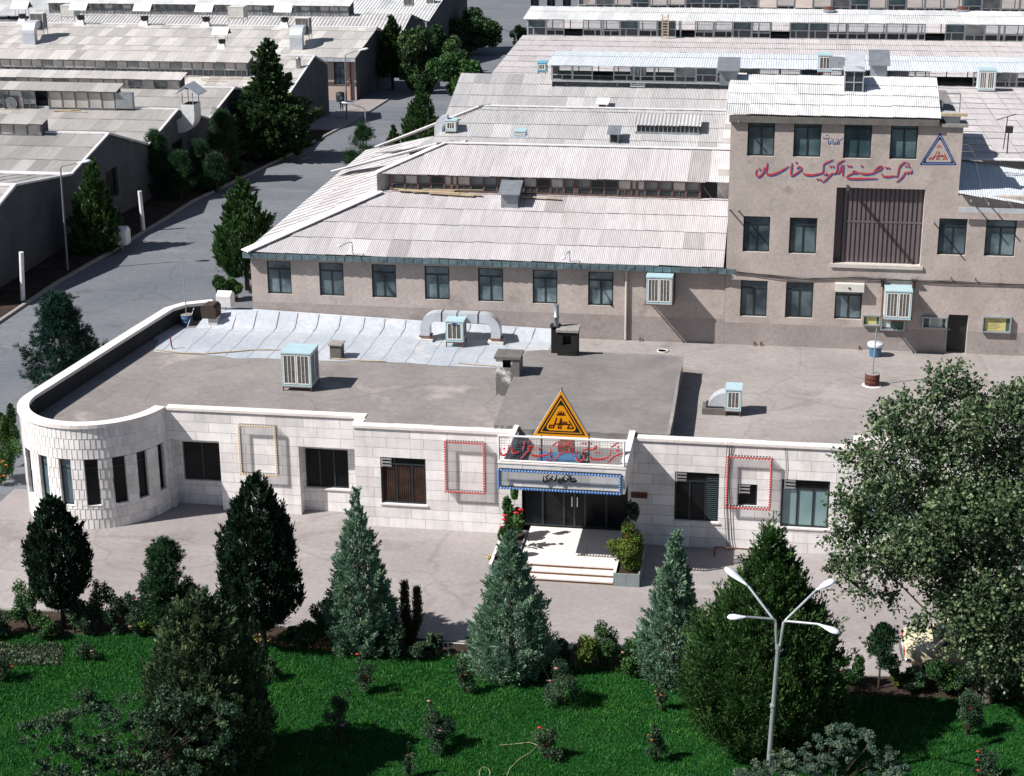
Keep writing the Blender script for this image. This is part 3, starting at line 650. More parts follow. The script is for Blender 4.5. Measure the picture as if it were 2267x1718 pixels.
cp = MB('marble_cap'); cp.box(2.9, 13, YR-.10, YR+.42, ztR+.0, ztR+.45)
cp.build('coping', office)
# windows
def vent(parent, P, u, z, d): 
    b = MB('white_paint')
    for i in range(3):
        b.hexa([P(u, z-.13*i-.09, d), P(u+.38, z-.13*i-.09, d), P(u+.38, z-.13*i-.09, d+.01), P(u, z-.13*i-.09, d+.01), P(u, z-.13*i, d-.06), P(u+.38, z-.13*i, d-.06), P(u+.38, z-.13*i, d-.05), P(u, z-.13*i, d-.05)])
    pbox(b, P, u-.03, u+.02, z-.36, z+.02, d-.03, d); return b.build('window_vent', parent)
window(office, PA, *w1, 0.18, 'frame_dark', 'glass_dark', None, (0.5,), 0.06)
window(office, PA, *w2, 0.18, 'frame_dark', 'glass_dark', None, (0.33, 0.66), 0.06, sill='marble_cap')
wM = window(office, PMm, *wm_, 0.16, 'frame_dark', 'glass_dark', 0.84, (0.34, 0.68), 0.07, (0.3,), sill='marble_cap')
vent(wM, PMm, wm_[0]+.05, wm_[3]-.05, 0.06)
cu = MB('curtain'); 
for q0, q1 in ((0.03, 0.31), (0.37, 0.65), (0.71, 0.97)):
    u0, u1 = wm_[0]+(wm_[1]-wm_[0])*q0, wm_[0]+(wm_[1]-wm_[0])*q1; nf = 12
    for i in range(nf):
        a, b = u0+(u1-u0)*i/nf, u0+(u1-u0)*(i+1)/nf
        cu.face([PMm(a, wm_[2]+.08, .118-(i % 2)*.012), PMm(b, wm_[2]+.08, .118-((i+1) % 2)*.012), PMm(b, wm_[2]+(wm_[3]-wm_[2])*.8, .118-((i+1) % 2)*.012), PMm(a, wm_[2]+(wm_[3]-wm_[2])*.8, .118-(i % 2)*.012)])
cu.build('curtain', wM)
wr1 = window(office, PRm, *r1, 0.16, 'frame_dark', 'glass_dark', 0.80, (0.34, 0.70), 0.06, sill='marble_cap'); vent(wr1, PRm, r1[0]+.05, r1[3]-.05, 0.06)
bl = MB('blind')
for i in range(22):
    z = r1[2]+.1+(r1[3]-r1[2]-.2)*i/22; pbox(bl, PRm, r1[0]+(r1[1]-r1[0])*.72, r1[1]-.07, z, z+.03, .10, .115)
bl.build('blind', wr1)
wr2 = window(office, PRm, *r2, 0.16, 'frame_dark', 'glass_dark', None, (), 0.05); vent(wr2, PRm, r2[0]+.06, r2[3]-.04, 0.06)
wr3 = window(office, PRm, *r3, 0.16, 'frame_dark', 'glass_teal', 0.80, (0.34, 0.67), 0.07, (), 'marble_cap', 'glass_dark'); vent(wr3, PRm, r3[0]+.12, r3[3]-.04, 0.06)
window(office, PRm, *r4, 0.16, 'frame_dark', 'glass_teal', 0.80, (0.34, 0.67), 0.07, (), None, 'glass_dark'); window(office, PRm, *r5, 0.16, 'frame_dark', 'glass_teal', 0.80, (0.34, 0.67), 0.07, (), None, 'glass_dark')
# roofs
rf = MB('roof_felt'); n_a = 20
ring = [arc(A0+(A1-A0)*i/n_a, CR-.3, ZR) for i in range(n_a+1)]
rf.face([(p.x, p.y, ZR) for p in ring]+[(-15.3, YL+.1, ZR), (-10.5, YM+.1, ZR), (-10.5, 74.55, ZR), (-23.9, 74.55, ZR), (-24.2, 74.9, ZR), (-26.4, 75.65, ZR)]+[(p[0], p[1], ZR) for p in inn[::-1][1:]])
rf.build('roof', office)
rr = MB('roof_felt_right'); rr.face([(-4.0, YR+.1, ZR), (13, YR+.1, ZR), (13, 74.56, ZR), (-4.0, 74.56, ZR)]); rr.face([(-10.5, 69.8, ZR), (-4.0, 69.8, ZR), (-4.0, 74.56, ZR), (-10.5, 74.56, ZR)])
rr.build('roof', office)
SLZ = 4.3
slp = [(-10.45, 60.6), (-9.62, 60.62), (-9.5, 60.35), (-5.0, 60.35), (-4.95, 60.5), (-3.8, 60.42), (-3.86, 69.85), (-4.4, 70.0), (-9.9, 70.0), (-10.55, 69.8)]
sb_ = MB('slab_felt'); rg_ = random.Random(2)
def jit(pl, n=8):
    o = []
    for a, b in zip(pl, pl[1:]+pl[:1]):
        for i in range(n): o.append((a[0]+(b[0]-a[0])*i/n+rg_.uniform(-.03, .03), a[1]+(b[1]-a[1])*i/n+rg_.uniform(-.03, .03)))
    return o
sj = jit(slp); sb_.face([(p[0], p[1], SLZ) for p in sj])
for a, b in zip(sj, sj[1:]+sj[:1]):
    sb_.face([(a[0], a[1], ZR), (b[0], b[1], ZR), (b[0], b[1], SLZ), (a[0], a[1], SLZ)], 'slab_felt')
    if a[0] > -4.2 and b[0] > -4.2 and abs(a[1]-b[1]) > .4: sb_.bar((a[0]-.03, a[1], SLZ+.015), (b[0]-.03, b[1], SLZ+.015), .12, .05, 'roof_felt')
sb_.build('raised_roof', office)
SILV = [(352, 752), (340, 779), (420, 784), (490, 788), (521, 794), (568, 793), (622, 795), (728, 799), (860, 802), (900, 803), (976, 810), (1040, 812), (1097, 814)]
sp = [Zp(*p, ZR+.012) for p in SILV]
sv = MB('silver_coat')
yb = 73.75
edge = [(p.x, p.y) for p in sp]+[(-10.6, 70.1), (-10.0, 70.1), (-9.95, yb), (-26.6, yb), (-27.75, 73.4), (-28.0, 72.0)]
sv.face([(a, b, ZR+.012) for a, b in edge])
sv.face([(-26.6, yb, ZR+.012), (-9.95, yb, ZR+.012), (-9.95, 74.56, 3.85), (-16, 74.56, 4.0), (-23.95, 74.56, 4.25), (-24.3, 74.9, 4.1), (-26.4, 75.3, 3.9)])
sm = sv
for i in range(17):
    x = -26.9+i*1.0+RNG.uniform(-.12, .12); y0 = np.interp(x, [p.x for p in sp], [p.y for p in sp])+.05
    pts = [(x+.03*math.sin(k*1.7+i), y0+(yb-y0)*k/6, ZR+.016) for k in range(7)]+[(x+.10, 74.50, min(4.2, 3.86+max(0, -9.95-x)*.026))]
    for a, b in zip(pts[:-1], pts[1:]): sm.bar(a, b, .03, .012, 'seam')
sv.build('roof_coating', office)
rp = MB('timber'); pts = [Zp(x, y, ZR+.05) for x, y in ((345, 774), (400, 781), (450, 783), (520, 778), (560, 774), (620, 774))]; rp.tube(pts, .028, 6)
pts = [Zp(x, y, ZR+.05) for x, y in ((728, 793), (800, 798), (855, 800))]; rp.tube(pts, .028, 6); pts = [Zp(x, y, ZR+.05) for x, y in ((1014, 803), (1050, 807), (1096, 810))]; rp.tube(pts, .022, 6); rp.build('roof_pipe', office)
# chimneys (masonry, part of the building)
def chimney(x0, x1, y0, y1, z0, z1, m, hole=None, top='concrete_dark', lid=0.1):
    b = MB(m, 'black', top); P = PY(y0)
    if hole: wall(b, P, x0, x1, z0, z1, [hole], m, 'black', .3); b.face([P(hole[0], hole[2], .3), P(hole[1], hole[2], .3), P(hole[1], hole[3], .3), P(hole[0], hole[3], .3)], 'black')
    else: wall(b, P, x0, x1, z0, z1, [], m)
    b.face([(x1, y0, z0), (x1, y1, z0), (x1, y1, z1), (x1, y0, z1)], m); b.face([(x0, y0, z0), (x0, y0, z1), (x0, y1, z1), (x0, y1, z0)], m); b.face([(x1, y1, z0), (x0, y1, z0), (x0, y1, z1), (x1, y1, z1)], m)
    b.box(x0-.06, x1+.06, y0-.06, y1+.06, z1, z1+lid, top); return b.build('chimney', office)
c0 = Zp(1098, 876, ZR); y = c0.y; xx1 = X(1150, 850, y); zt = Zz(1098, 794, y)
chimney(c0.x, xx1, y, y+.95, ZR, zt, 'chimney_paint', (X(1113, 820, y), X(1131, 820, y), Zz(1120, 814, y), Zz(1120, 797, y)))
c1 = Zp(1234, 787, SLZ); y = c1.y; zt = Zz(1234, 735, y); xx1 = X(1277, 787, y)
chimney(c1.x, xx1, y, y+.85, ZR, zt, 'soot', (X(1246, 760, y), X(1264, 760, y), Zz(1255, 764, y), Zz(1255, 743, y)), 'concrete')
xs_ = X(1220, 770, y+.3); chimney(xs_, c1.x-.02, y+.3, y+.75, ZR, Zz(1225, 724, y+.3), 'soot', None, 'soot', .02)
fl = MB('galvanised'); fl.lathe((xs_+.2, y+.5, Zz(1225, 724, y+.3)), [(.11, 0), (.11, .35), (.13, .36), (.13, .42), (.11, .43), (.11, .95)], 12); fl.build('flue_pipe', office)
c2 = Zp(731, 795, ZR); y = c2.y; zt = Zz(731, 765, y); chimney(c2.x, X(755, 795, y), y, y+.6, ZR, zt, 'concrete_dark', None, 'concrete', .05)
c3 = Zp(462, 726, ZR); y = c3.y
b = MB('white_wash', 'brown_cover'); xw0, xw1 = c3.x, X(482, 726, y); b.box(xw0, xw1, y, y+.55, ZR, Zz(470, 703, y), 'white_wash')
zz0, zz1 = Zz(465, 706, y-.1), Zz(465, 678, y-.1); P = PY(y-.1); l_, r_ = X(445, 700, y-.1), X(478, 700, y-.1)
b.prism([P(l_+.03, zz0), P(l_-.02, zz1-.1), P(l_+.12, zz1), P(r_-.12, zz1+.02), P(r_, zz1-.12), P(r_-.02, zz0)], (0, .8, 0), 'brown_cover'); b.build('chimney', office, 'vent stack wrapped in a dark brown cover')
# entrance: platform, steps, canopy
PZ = 0.42; pxl, pxr = -8.95, -5.42
pf = MB('marble_step', 'riser_brown'); 
for i, (y0, z) in enumerate(((56.3, .14), (56.62, .28), (56.94, .42))):
    y1 = (56.62, 56.94, 60.2)[i]
    pf.box(pxl, pxr, y0+.03, y1+.05, 0, z-.05, 'riser_brown'); 
    nn = 3; w_ = (pxr-pxl)/nn
    for k in range(nn): pf.box(pxl+k*w_+.004, pxl+(k+1)*w_-.004, y0, y1+.03, z-.05, z+RNG.uniform(-.003, .003), 'marble_step')
pf.build('entrance_steps', office)
dr = MB('frame_dark'); Pd = PY(60.32); de = .07
for q in (0, .2, .4, .5, .6, .8, 1.0):
    u = xmR+(xrL-.02-xmR)*q; pbox(dr, Pd, max(u-.035, xmR+.002), min(u+.035, xrL-.022), PZ, 3.4, -.03, .05)
pbox(dr, Pd, xmR+.004, xrL-.024, 2.75, 2.83, -.028, .048); pbox(dr, Pd, xmR+.004, xrL-.024, PZ+.001, PZ+.08, -.028, .048)
do = dr.build('entrance_door', office); do['_o'] = (0, 0, 0); ROOTS.append(do)
b = MB('glass_dark'); b.face([Pd(xmR, PZ, .02), Pd(xrL-.02, PZ, .02), Pd(xrL-.02, 3.4, .02), Pd(xmR, 3.4, .02)]); b.build('pane', do)
for q in (.475, .525):
    b = MB('chrome'); u = xmR+(xrL-xmR)*q; b.bar((u, 60.25, 1.3), (u, 60.25, 1.7), .03); b.bar((u, 60.25, 1.34), (u, 60.3, 1.34), .02); b.bar((u, 60.25, 1.66), (u, 60.3, 1.66), .02); b.build('handle', do)
CNx0, CNx1, CNy, Cz0, Cz1 = -9.58, -5.05, 56.62, 3.42, 4.36
cn = MB('marble', 'marble_side', 'marble_cap', 'slab_felt')
cn.box(CNx0, CNx1, CNy, CNy+.14, Cz0, Cz1, 'marble'); cn.box(CNx0, CNx0+.12, CNy+.14, 60.28, Cz0, Cz1-.02, 'marble_side'); cn.box(CNx1-.12, CNx1, CNy+.14, 60.04, Cz0, Cz1-.02, 'marble_side')
cn.box(CNx0+.12, CNx1-.12, CNy+.14, 60.28, Cz0+.05, Cz0+.28, 'slab_felt'); cn.box(CNx0-.02, CNx1+.02, CNy-.02, CNy+.17, Cz1, Cz1+.05, 'marble_cap')
cn.box(CNx0-.01, CNx0+.16, CNy+.19, 60.5, Cz1-.018, Cz1+.03, 'marble_cap'); cn.box(CNx1-.22, CNx1+.01, CNy+.19, 60.5, Cz1-.018, Cz1+.03, 'marble_cap')
cn.build('entrance_canopy', office)
# writing on the canopy front (dark metal letters)
def to_plane(ox, oy, sc, Y): return lambda x, y: Yp(ox+x/sc, oy+y/sc, Y)
lt = MB('letter_dark'); T = to_plane(1195, 1040, 24.58, CNy-.05); th = (0, -.05, 0)
for s in ([(1700, 300, 60), (1690, 560, 80), (1800, 640, 80), (1950, 620, 70), (1960, 560, 50)], [(1340, 300, 50), (1320, 560, 70), (1400, 640, 70), (1480, 560, 60), (1560, 500, 60), (1620, 540, 40)], [(1230, 400, 50), (1240, 600, 70), (1150, 700, 80), (1020, 620, 70), (1010, 520, 50), (1120, 500, 50)],
          [(930, 280, 50), (910, 560, 60)], [(840, 480, 40), (860, 580, 60), (740, 590, 60)], [(680, 290, 50), (670, 540, 60)], [(580, 430, 40), (570, 560, 60), (500, 620, 50)], [(230, 340, 40), (190, 500, 60), (250, 640, 80), (380, 640, 80), (420, 520, 60), (350, 420, 60), (400, 330, 50), (490, 280, 40)]): ribbon(lt, s, T, 'letter_dark', False, th)
dots(lt, [(1430, 240), (1510, 270), (1600, 310), (1120, 560)], 45, T, 'letter_dark', th); lt.build('canopy_lettering', office)
pq = MB('plaque', 'letter_dark'); a, b_2 = Yp(1397, 1089, YR-.03), Yp(1433, 1104, YR-.03); pq.box(a.x, b_2.x, YR-.03, YR-.002, b_2.z, a.z, 'plaque')
T = lambda x, y: Vector((a.x+x*(b_2.x-a.x), YR-.034, a.z+(b_2.z-a.z)*y))
def rib2(mb, S_, x0, x1, z0, z1, Y, m, wsc):
    for s in S_: ribbon(mb, [(x*100, y*100, w*wsc) for x, y, w in s], lambda x, y: Vector((x0+(x1-x0)*x/100, Y, z1+(z0-z1)*y/100)), m)
rib2(pq, ([(.9, .3, 6), (.8, .62, 9), (.7, .6, 7)], [(.68, .35, 6), (.6, .65, 9), (.5, .55, 6)], [(.5, .3, 6), (.45, .7, 9), (.36, .65, 8), (.4, .45, 5)], [(.3, .3, 6), (.27, .62, 8), (.15, .7, 8), (.12, .5, 5)]), a.x, b_2.x, b_2.z, a.z, YR-.035, 'letter_dark', 1.0)
pq.build('wall_plaque', office)
# cables + rail on the right wall
cb = MB('black')
for k, dx in enumerate((0, 7, 12)):
    cb.tube([Yp(1611+dx, 978, YR-.04), Yp(1609+dx*.8, 1000, YR-.05), Yp(1605+dx*.7, 1060, YR-.04), Yp(1604+dx*1.1, 1130, YR-.05), Yp(1608+dx, 1190, YR-.05), Yp(1614+dx, 1222, YR-.06)], .012, 5)
cb.tube([Yp(1738, 985, YR-.03), Yp(1741, 1030, YR-.04), Yp(1740, 1062, YR-.03)], .010, 5); cb.build('cable', office)
cb = MB('black'); cb.tube([Yp(1038, 1014, YM), Yp(1040, 960, YM-.02)], .008, 4)
rl = MB('rust'); Yr = 59.35
A = [Yp(1582, 1211, Yr), Yp(1672, 1217, Yr)]; rl.tube([A[0], A[1]], .03, 6); rl.tube([Vector((A[1].x, Yr, A[1].z)), Vector((A[1].x, Yr, 0))], .03, 6); rl.tube([Vector((A[0].x, Yr, A[0].z-.42)), Vector((A[1].x, Yr, A[1].z-.42))], .025, 6); rl.tube([A[0], Vector((A[0].x, Yr, 0))], .03, 6); m_x = (A[0].x+A[1].x)/2; rl.tube([Vector((m_x, Yr, A[0].z-.42)), Vector((m_x, Yr, 0))], .025, 6)
rl.build('pipe_railing', label='brown pipe railing standing before the right office wall', cat='railing')
m = MB('white_wash'); q = Zp(1467, 777, ZR+.01); m.lathe(q, [(.20, 0), (.20, .03), (.26, .03), (.26, 0)], 20); m.build('roof_drain', office)

# ------------------------------------------------------------------ monitors (strips of roof glazing)
def monitor(parent, xl, xr, Yb, zb, h, pitch, frame, variants, slope, depth, roofmat, over=0.3, fw=0.05, transom=0.42, mull=(0.5,), gaps=0.0, seed=1, endm='plaster_shed', sheetw=1.0, zslope=0.0, rmat_tones=(.3, .85), clear=False):
    """glazed strip facing -Y on a roof: windows, its own sheet roof and end walls"""
    rg = random.Random(seed); n = max(1, round((xr-xl)/pitch)); pitch = (xr-xl)/n
    P = PY(Yb); protos = []
    for i in range(n):
        if gaps and rg.random() < gaps: continue
        k = rg.randrange(len(variants)); u = xl+i*pitch
        if k >= len(protos) or protos[k] is None:
            while len(protos) <= k: protos.append(None)
            p1, p2, tr, mu = variants[k]
            w = window(parent, P, u, u+pitch, zb, zb+h, 0.06, frame, p1, tr, mu, fw, (), None, p2); protos[k] = (w, u)
        else:
            w0, u0 = protos[k]; c = copy_tree(w0, parent); c.location.x = w0.location.x+(u-u0)
            if '_o' in c.keys(): ROOTS.append(c)
    b = MB(endm, 'black', frame)
    zt = zb+h; zr = zt+slope*(depth+over)+.05
    b.face([(xr, Yb, zb-.4), (xr, Yb+depth, zb-.4), (xr, Yb+depth, zr-.04), (xr, Yb, zt)], endm); b.face([(xl, Yb, zb-.4), (xl, Yb, zt), (xl, Yb+depth, zr-.04), (xl, Yb+depth, zb-.4)], endm)
    bt = zb+.06 if clear else zr-.05
    b.face([(xl, Yb+depth, zb-.4), (xl, Yb+depth, bt), (xr, Yb+depth, bt), (xr, Yb+depth, zb-.4)], 'black' if clear else endm)
    if clear:
        for i in range(n+1): b.box(xl+i*pitch-.03, xl+i*pitch+.03, Yb+depth-.04, Yb+depth-.003, bt+.002, zr-.06, frame)
    b.box(xl, xr, Yb-.04, Yb+.05, zb-.10, zb-.002, frame)
    npost = max(2, n//4)
    for i in range(npost+1):
        x = xl+(xr-xl)*i/npost; b.box(x-.05, x+.05, Yb-.02, Yb-.003, zb, zt, frame)
    b.face([(xl+.05, Yb+.5, zb), (xr-.05, Yb+.5, zb), (xr-.05, Yb+.5, zb+h*(.2 if clear else .42)), (xl+.05, Yb+.5, zb+h*(.2 if clear else .42))], 'black')
    b.build('monitor_frame', parent)
    r = MB(roofmat); L = math.hypot(1, slope); corr(r, (xl-.25, Yb-over, zt+.05-0), (1, 0, 0), (0, 1, slope), xr-xl+.5, (depth+over+.1)*L, None, .14, .010, 2.4, sheetw, seed, .02, roofmat, rmat_tones)
    r.build('monitor_roof', parent)

# ------------------------------------------------------------------ FACTORY: front wing
YF = 74.6; PF = PY(YF); S_ = .32
factory = thing('factory_wing', 'long plastered factory wing with hipped corrugated roofs and glazed roof strip behind the offices', 'building')
zE = Zz(1000, 578, 74.28); xL, xRt = -24.05, -2.36
wx = [(592, 645), (707, 761), (823, 877), (940, 995), (1058, 1114), (1179, 1234), (1302, 1358)]
wz1, wz0 = Zz(980, 590, YF), Zz(980, 664, YF)
WW = [(X(a, 620, YF), X(b, 620, YF), wz0, wz1) for a, b in wx]
zpl = Zz(1000, 684, YF)
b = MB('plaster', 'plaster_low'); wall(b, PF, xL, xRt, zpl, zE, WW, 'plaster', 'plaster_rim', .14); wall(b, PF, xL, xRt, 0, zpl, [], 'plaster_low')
b.face([(xL, YF, 0), (xL, YF, zE), (xL, 98, zE), (xL, 98, 0)], 'plaster'); b.build('wall', factory)
for i, w in enumerate(WW): window(factory, PF, *w, 0.14, 'frame_dark', 'glass_frost', 0.74, (0.5,), 0.06)
# front slope
Ye = 74.28; e0 = Vector((xL-.15, Ye, zE+.10))
mb1 = Pp(1200, 432, tuple(e0), (0, -S_, 1)); Lc = math.hypot(1, S_)
rdg = Pp(1200, 322, (0, mb1.y-.25, mb1.z+.88), (0, -S_, 1)); Yr1, zr1 = rdg.y, rdg.z
xr1 = Yp(985, 312, Yr1).x; hk = (xr1-e0.x)/(Yr1-Ye)
r = MB('sheet_front'); Lf = (mb1.y+.1-Ye)*Lc
corr(r, e0, (1, 0, 0), (0, 1, S_), xRt-.1-e0.x, Lf, lambda u: (0, min(Lf, u/hk*Lc)), .085, .009, 1.42, .96, 11, .026, 'sheet_front', (.42, .74), .03); r.build('roof', factory)
xm0, xm1 = X(868, 425, mb1.y), X(1549, 436, mb1.y)
monitor(factory, xm0, xm1, mb1.y, mb1.z+.06, .76, .64, 'rust_window', [('glass_monitor_dark', 'glass_monitor', .42, ()), ('glass_monitor_dark', 'glass_bright', .40, (.5,)), ('glass_monitor_dark', 'glass_monitor_dark', .5, ())], S_, .6, 'sheet_front', .25, .045, seed=4, endm='plaster')
r = MB('sheet_front'); Yu = mb1.y-.25; zu = mb1.z+.88; Lu = (Yr1-Yu)*Lc; ux0 = e0.x+(Yu-Ye)*hk+.05
corr(r, (ux0, Yu, zu), (1, 0, 0), (0, 1, S_), xRt-.1-ux0, Lu, lambda u: (0, min(Lu, max(0, (u+.0)/hk*Lc+.02))), .085, .011, 3.4, .96, 12, .02, 'sheet_front', (.5, .85)); r.build('roof', factory)
# left hip and back slope
Yb1 = 2*Yr1-Ye; r = MB('sheet_front'); sx_ = S_/hk; zf1 = e0.z+(xr1-e0.x)*sx_; Lh = math.hypot(xr1-e0.x, zf1-e0.z)
Yr2 = Zp(1330, 240, 10.8).y; UT = Yr2+6-Ye
corr(r, (e0.x, Ye, e0.z), (0, 1, 0), (1, 0, sx_), UT, Lh, lambda u: (0, Lh*max(0.0, min(u/(Yr1-Ye), 1, (UT-u)/6))), .12, .010, 1.5, .96, 13, .02, 'sheet_front', (.45, .9))
r.build('hip_roof', factory)
b = MB('sheet_front'); b.face([(ux0, Yu, zu-.02), (xr1, Yr1, zr1-.02), (xr1, Yr1, zf1-.1), (ux0, Yu, e0.z+(ux0-e0.x)*sx_-.1)]); b.build('hip_upstand', factory)
r = MB('sheet_front'); Lb = (Yb1-Yr1)*Lc*.62
corr(r, (xRt-.1, Yr1+(Yb1-Yr1)*.62, zr1-S_*(Yb1-Yr1)*.62), (-1, 0, 0), (0, -1, S_), xRt-.1-e0.x, Lb, lambda u: (0, Lb if u < xRt-.1-xr1 else Lb*max(0, 1-(u-(xRt-.1-xr1))/((xr1-e0.x)*.62))), .09, .012, 3.0, 1.0, 14, .02, 'sheet_front', (.4, .8)); r.build('roof', factory)
hc = MB('flashing')
hc.bar(e0+Vector((0, 0, .05)), (ux0+.1, Yu+.1, e0.z+(ux0+.1-e0.x)*sx_+.06), .62, .05); hc.bar((ux0-.05, Yu, zu+.05), (xr1, Yr1, zr1+.05), .34, .05); hc.bar((e0.x+.35, Yb1-.4, e0.z+.45), (xr1, Yr1, zr1+.06), 1.0, .05); hc.bar((xr1, Yr1, zr1+.04), (xRt-.1, Yr1, zr1+.04), .30, .04)
hc.build('ridge_flashing', factory)
# second and third bays
ra = Zp(1330, 240, 10.8); Yr2, zr2 = ra.y, 10.8; xr2 = Yp(1073, 237, Yr2).x
Yv = (Yr1+Yr2)/2; zv = zr2-S_*(Yr2-Yv); Lv = (Yr2-Yv)*Lc
r = MB('sheet_grey'); xl2 = e0.x+.15; q2 = (zv-zE)/(zr2-zE)*(xr2-xl2)
corr(r, (xl2, Yv, zv), (1, 0, 0), (0, 1, S_), xRt-.1-xl2, Lv, lambda u: (0, min(Lv, max(0, (u-q2)/(xr2-xl2-q2)*Lv))), .09, .012, 1.5, .96, 21, .024, 'sheet_grey', (.35, .8)); r.build('roof', factory)
Y2b = Yr2+6.0; pz = lambda x: e0.z+(x-e0.x)*sx_
b = MB('sheet_front'); b.face([(xl2+q2, Yv, zv-.02), (xr2, Yr2, zr2-.02), (xr2, Yr2, pz(xr2)-.1), (xl2+q2, Yv, pz(xl2+q2)-.1)]); b.face([(xl2+q2, Yv, zv-.02), (xl2+q2, Yv, pz(xl2+q2)-.1), (xr1, Yv, pz(xr1)-.3), (xr1, Yv, zv-.02)]); b.build('hip_upstand', factory)
hc = MB('flashing'); hc.bar((xl2+.9, Y2b-.8, zE+.55), (xr2, Yr2, zr2+.06), .9, .05); hc.bar((xr2, Yr2, zr2+.04), (xRt-.1, Yr2, zr2+.04), .28, .04); hc.build('ridge_flashing', factory)
rb3 = Zp(1300, 167, 10.8); Yr3, zr3 = rb3.y, 10.8; Yv3 = (Yr2+Yr3)/2; zv3 = zr3-S_*(Yr3-Yv3); x3 = Yp(1021, 162, Yr3).x
r = MB('sheet_grey'); corr(r, (xRt-.1, Yv3, zv3), (-1, 0, 0), (0, -1, S_), xRt-.1-xr2, (Yv3-Yr2)*Lc, None, .09, .012, 3, 1, 24, .02, 'sheet_grey'); 
corr(r, (x3, Yv3, zv3), (1, 0, 0), (0, 1, S_), xRt+.4-x3, (Yr3-Yv3)*Lc, None, .09, .012, 1.5, .96, 23, .024, 'sheet_grey', (.25, .7)); r.build('roof', factory)
b = MB('plaster'); b.face([(x3+.1, Yv3-3, 2.0-5), (x3+.1, Yv3-3, zE), (x3+.1, Yv3, zv3-.1), (x3+.1, Yr3, zr3-.1), (x3+.1, 2*Yr3-Yv3, zv3-.1), (x3+.1, 2*Yr3-Yv3, -5)])
b.build('gable_wall', factory)
# fascia along the eave
fs = MB('fascia_steel', 'steel_dark'); nf = 56; w_ = (xRt+.45-(xL-.25))/nf; zf0 = zE-.17
for i in range(nf):
    x = xL-.25+i*w_; t = RNG.uniform(-.02, .02)
    fs.hexa([(x+.012, Ye-.06+t, zf0), (x+w_-.012, Ye-.06-t, zf0), (x+w_-.012, Ye-.02, zf0), (x+.012, Ye-.02, zf0), (x+.012, Ye-.085, zE+.07), (x+w_-.012, Ye-.085, zE+.07), (x+w_-.012, Ye-.02, zE+.07), (x+.012, Ye-.02, zE+.07)], 'fascia_steel')
fs.box(xL-.25, xRt+.45, Ye-.02, Ye+.02, zf0+.004, zE+.06, 'steel_dark'); fs.box(xL, xRt, Ye+.02, YF-.003, zf0+.01, zf0+.03, 'steel_dark')
for i in range(40):
    y = Ye+i*.42; fs.box(xL-.25, xL-.17, y+.01, y+.40, zf0, zE+.07, 'fascia_steel')
fs.build('eave_fascia', factory)
dp = MB('rust_paint', 'plaster_rim'); x = X(1386, 680, YF-.08); dp.tube([(x, YF-.08, zE-.1), (x, YF-.08, ZR+.05)], .055, 8, 'plaster_rim'); dp.build('downpipe', factory)
dl = MB('black'); zr_b = mb1.z
bd = MB('frame_dark'); ya = Yr1+(Yr2-Yr1)*.66; q0 = Pp(1410, 296, (0, Yv, zv), (0, -S_, 1)); q1 = Pp(1545, 300, (0, Yv, zv), (0, -S_, 1))
bd.box(q0.x, q1.x, q0.y-.02, q0.y+.9, q0.z-.1, q0.z+.42); n_ = 14
for i in range(n_+1): x = q0.x+(q1.x-q0.x)*i/n_; bd.box(x-.02, x+.02, q0.y-.05, q0.y-.02, q0.z, q0.z+.40, 'galvanised')
bd.box(q0.x-.1, q1.x+.1, q0.y-.06, q0.y-.022, q0.z-.02, q0.z+.12, 'galvanised'); corr(bd, (q0.x-.15, q0.y-.15, q0.z+.47), (1, 0, 0), (0, 1, S_), q1.x-q0.x+.3, 1.3, None, .18, .02, 2, 1, 4, .01, 'sheet_grey')
bd.build('roof_dormer', factory)
# parapet wall between the bays and the tower
b = MB('white_wash'); rg_ = random.Random(4); y = mb1.y+.3
while y < Yr3:
    L_ = rg_.uniform(2.2, 3.0); zz = max(10.2, min(11.35, 10.2+(y-mb1.y)*.10)); b.box(-3.05, -2.37, y, min(Yr3, y+L_-.05), 8, zz+rg_.uniform(-.06, .06)); y += L_
b.build('party_wall', factory)

# ------------------------------------------------------------------ TOWER BLOCK
YT = 74.55; PT = PY(YT)
tower = thing('tower_block', 'tall plastered tower block with painted red lettering and big steel hoist gate', 'building')
def row(sxs, y0, y1): 
    return [(X(a, (y0[i]+y1[i])/2, YT), X(b, (y0[i]+y1[i])/2, YT), Zz((a+b)/2, y1[i], YT), Zz((a+b)/2, y0[i], YT)) for i, (a, b) in enumerate(sxs)]
R1 = row([(1655, 1715), (1757, 1818), (1868, 1930), (1971, 2032)], [263, 264, 266, 268], [346, 348, 351, 353])
R2 = row([(1645, 1704), (1747, 1808), (2077, 2140), (2181, 2249)], [479, 482, 484, 487], [558, 562, 565, 568])
R3 = row([(1639, 1698), (1739, 1800), (1848, 1908)], [621, 625, 640], [701, 704, 707])
GT = (X(1848, 500, YT), X(2043, 500, YT), Zz(1940, 586, YT), Zz(1940, 417, YT), .55)
DR = (X(2097, 740, YT), X(2141, 740, YT), ZR, Zz(2120, 697, YT), .35)
txl, txr, tzt = -2.35, X(2128, 350, YT), Zz(2110, 281, YT)
zlow = Zz(2110, 432, YT); zpt = Zz(1900, 724, YT)
b = MB('plaster', 'plaster_low', 'plaster_rim')
ze_t = Zz(1850, 262, YT)-.08
DR = (DR[0], DR[1], ZR-.06, DR[3], .35)
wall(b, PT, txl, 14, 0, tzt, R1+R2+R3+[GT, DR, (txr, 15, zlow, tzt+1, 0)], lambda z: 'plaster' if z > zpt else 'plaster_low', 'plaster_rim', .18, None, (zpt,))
b.face([(txl, YT, 0), (txl, YT, tzt), (txl, 84, tzt), (txl, 84, 0)], 'plaster'); b.face([(txr, YT, zlow-1), (txr, 84, zlow-1), (txr, 84, tzt), (txr, YT, tzt)], 'plaster')
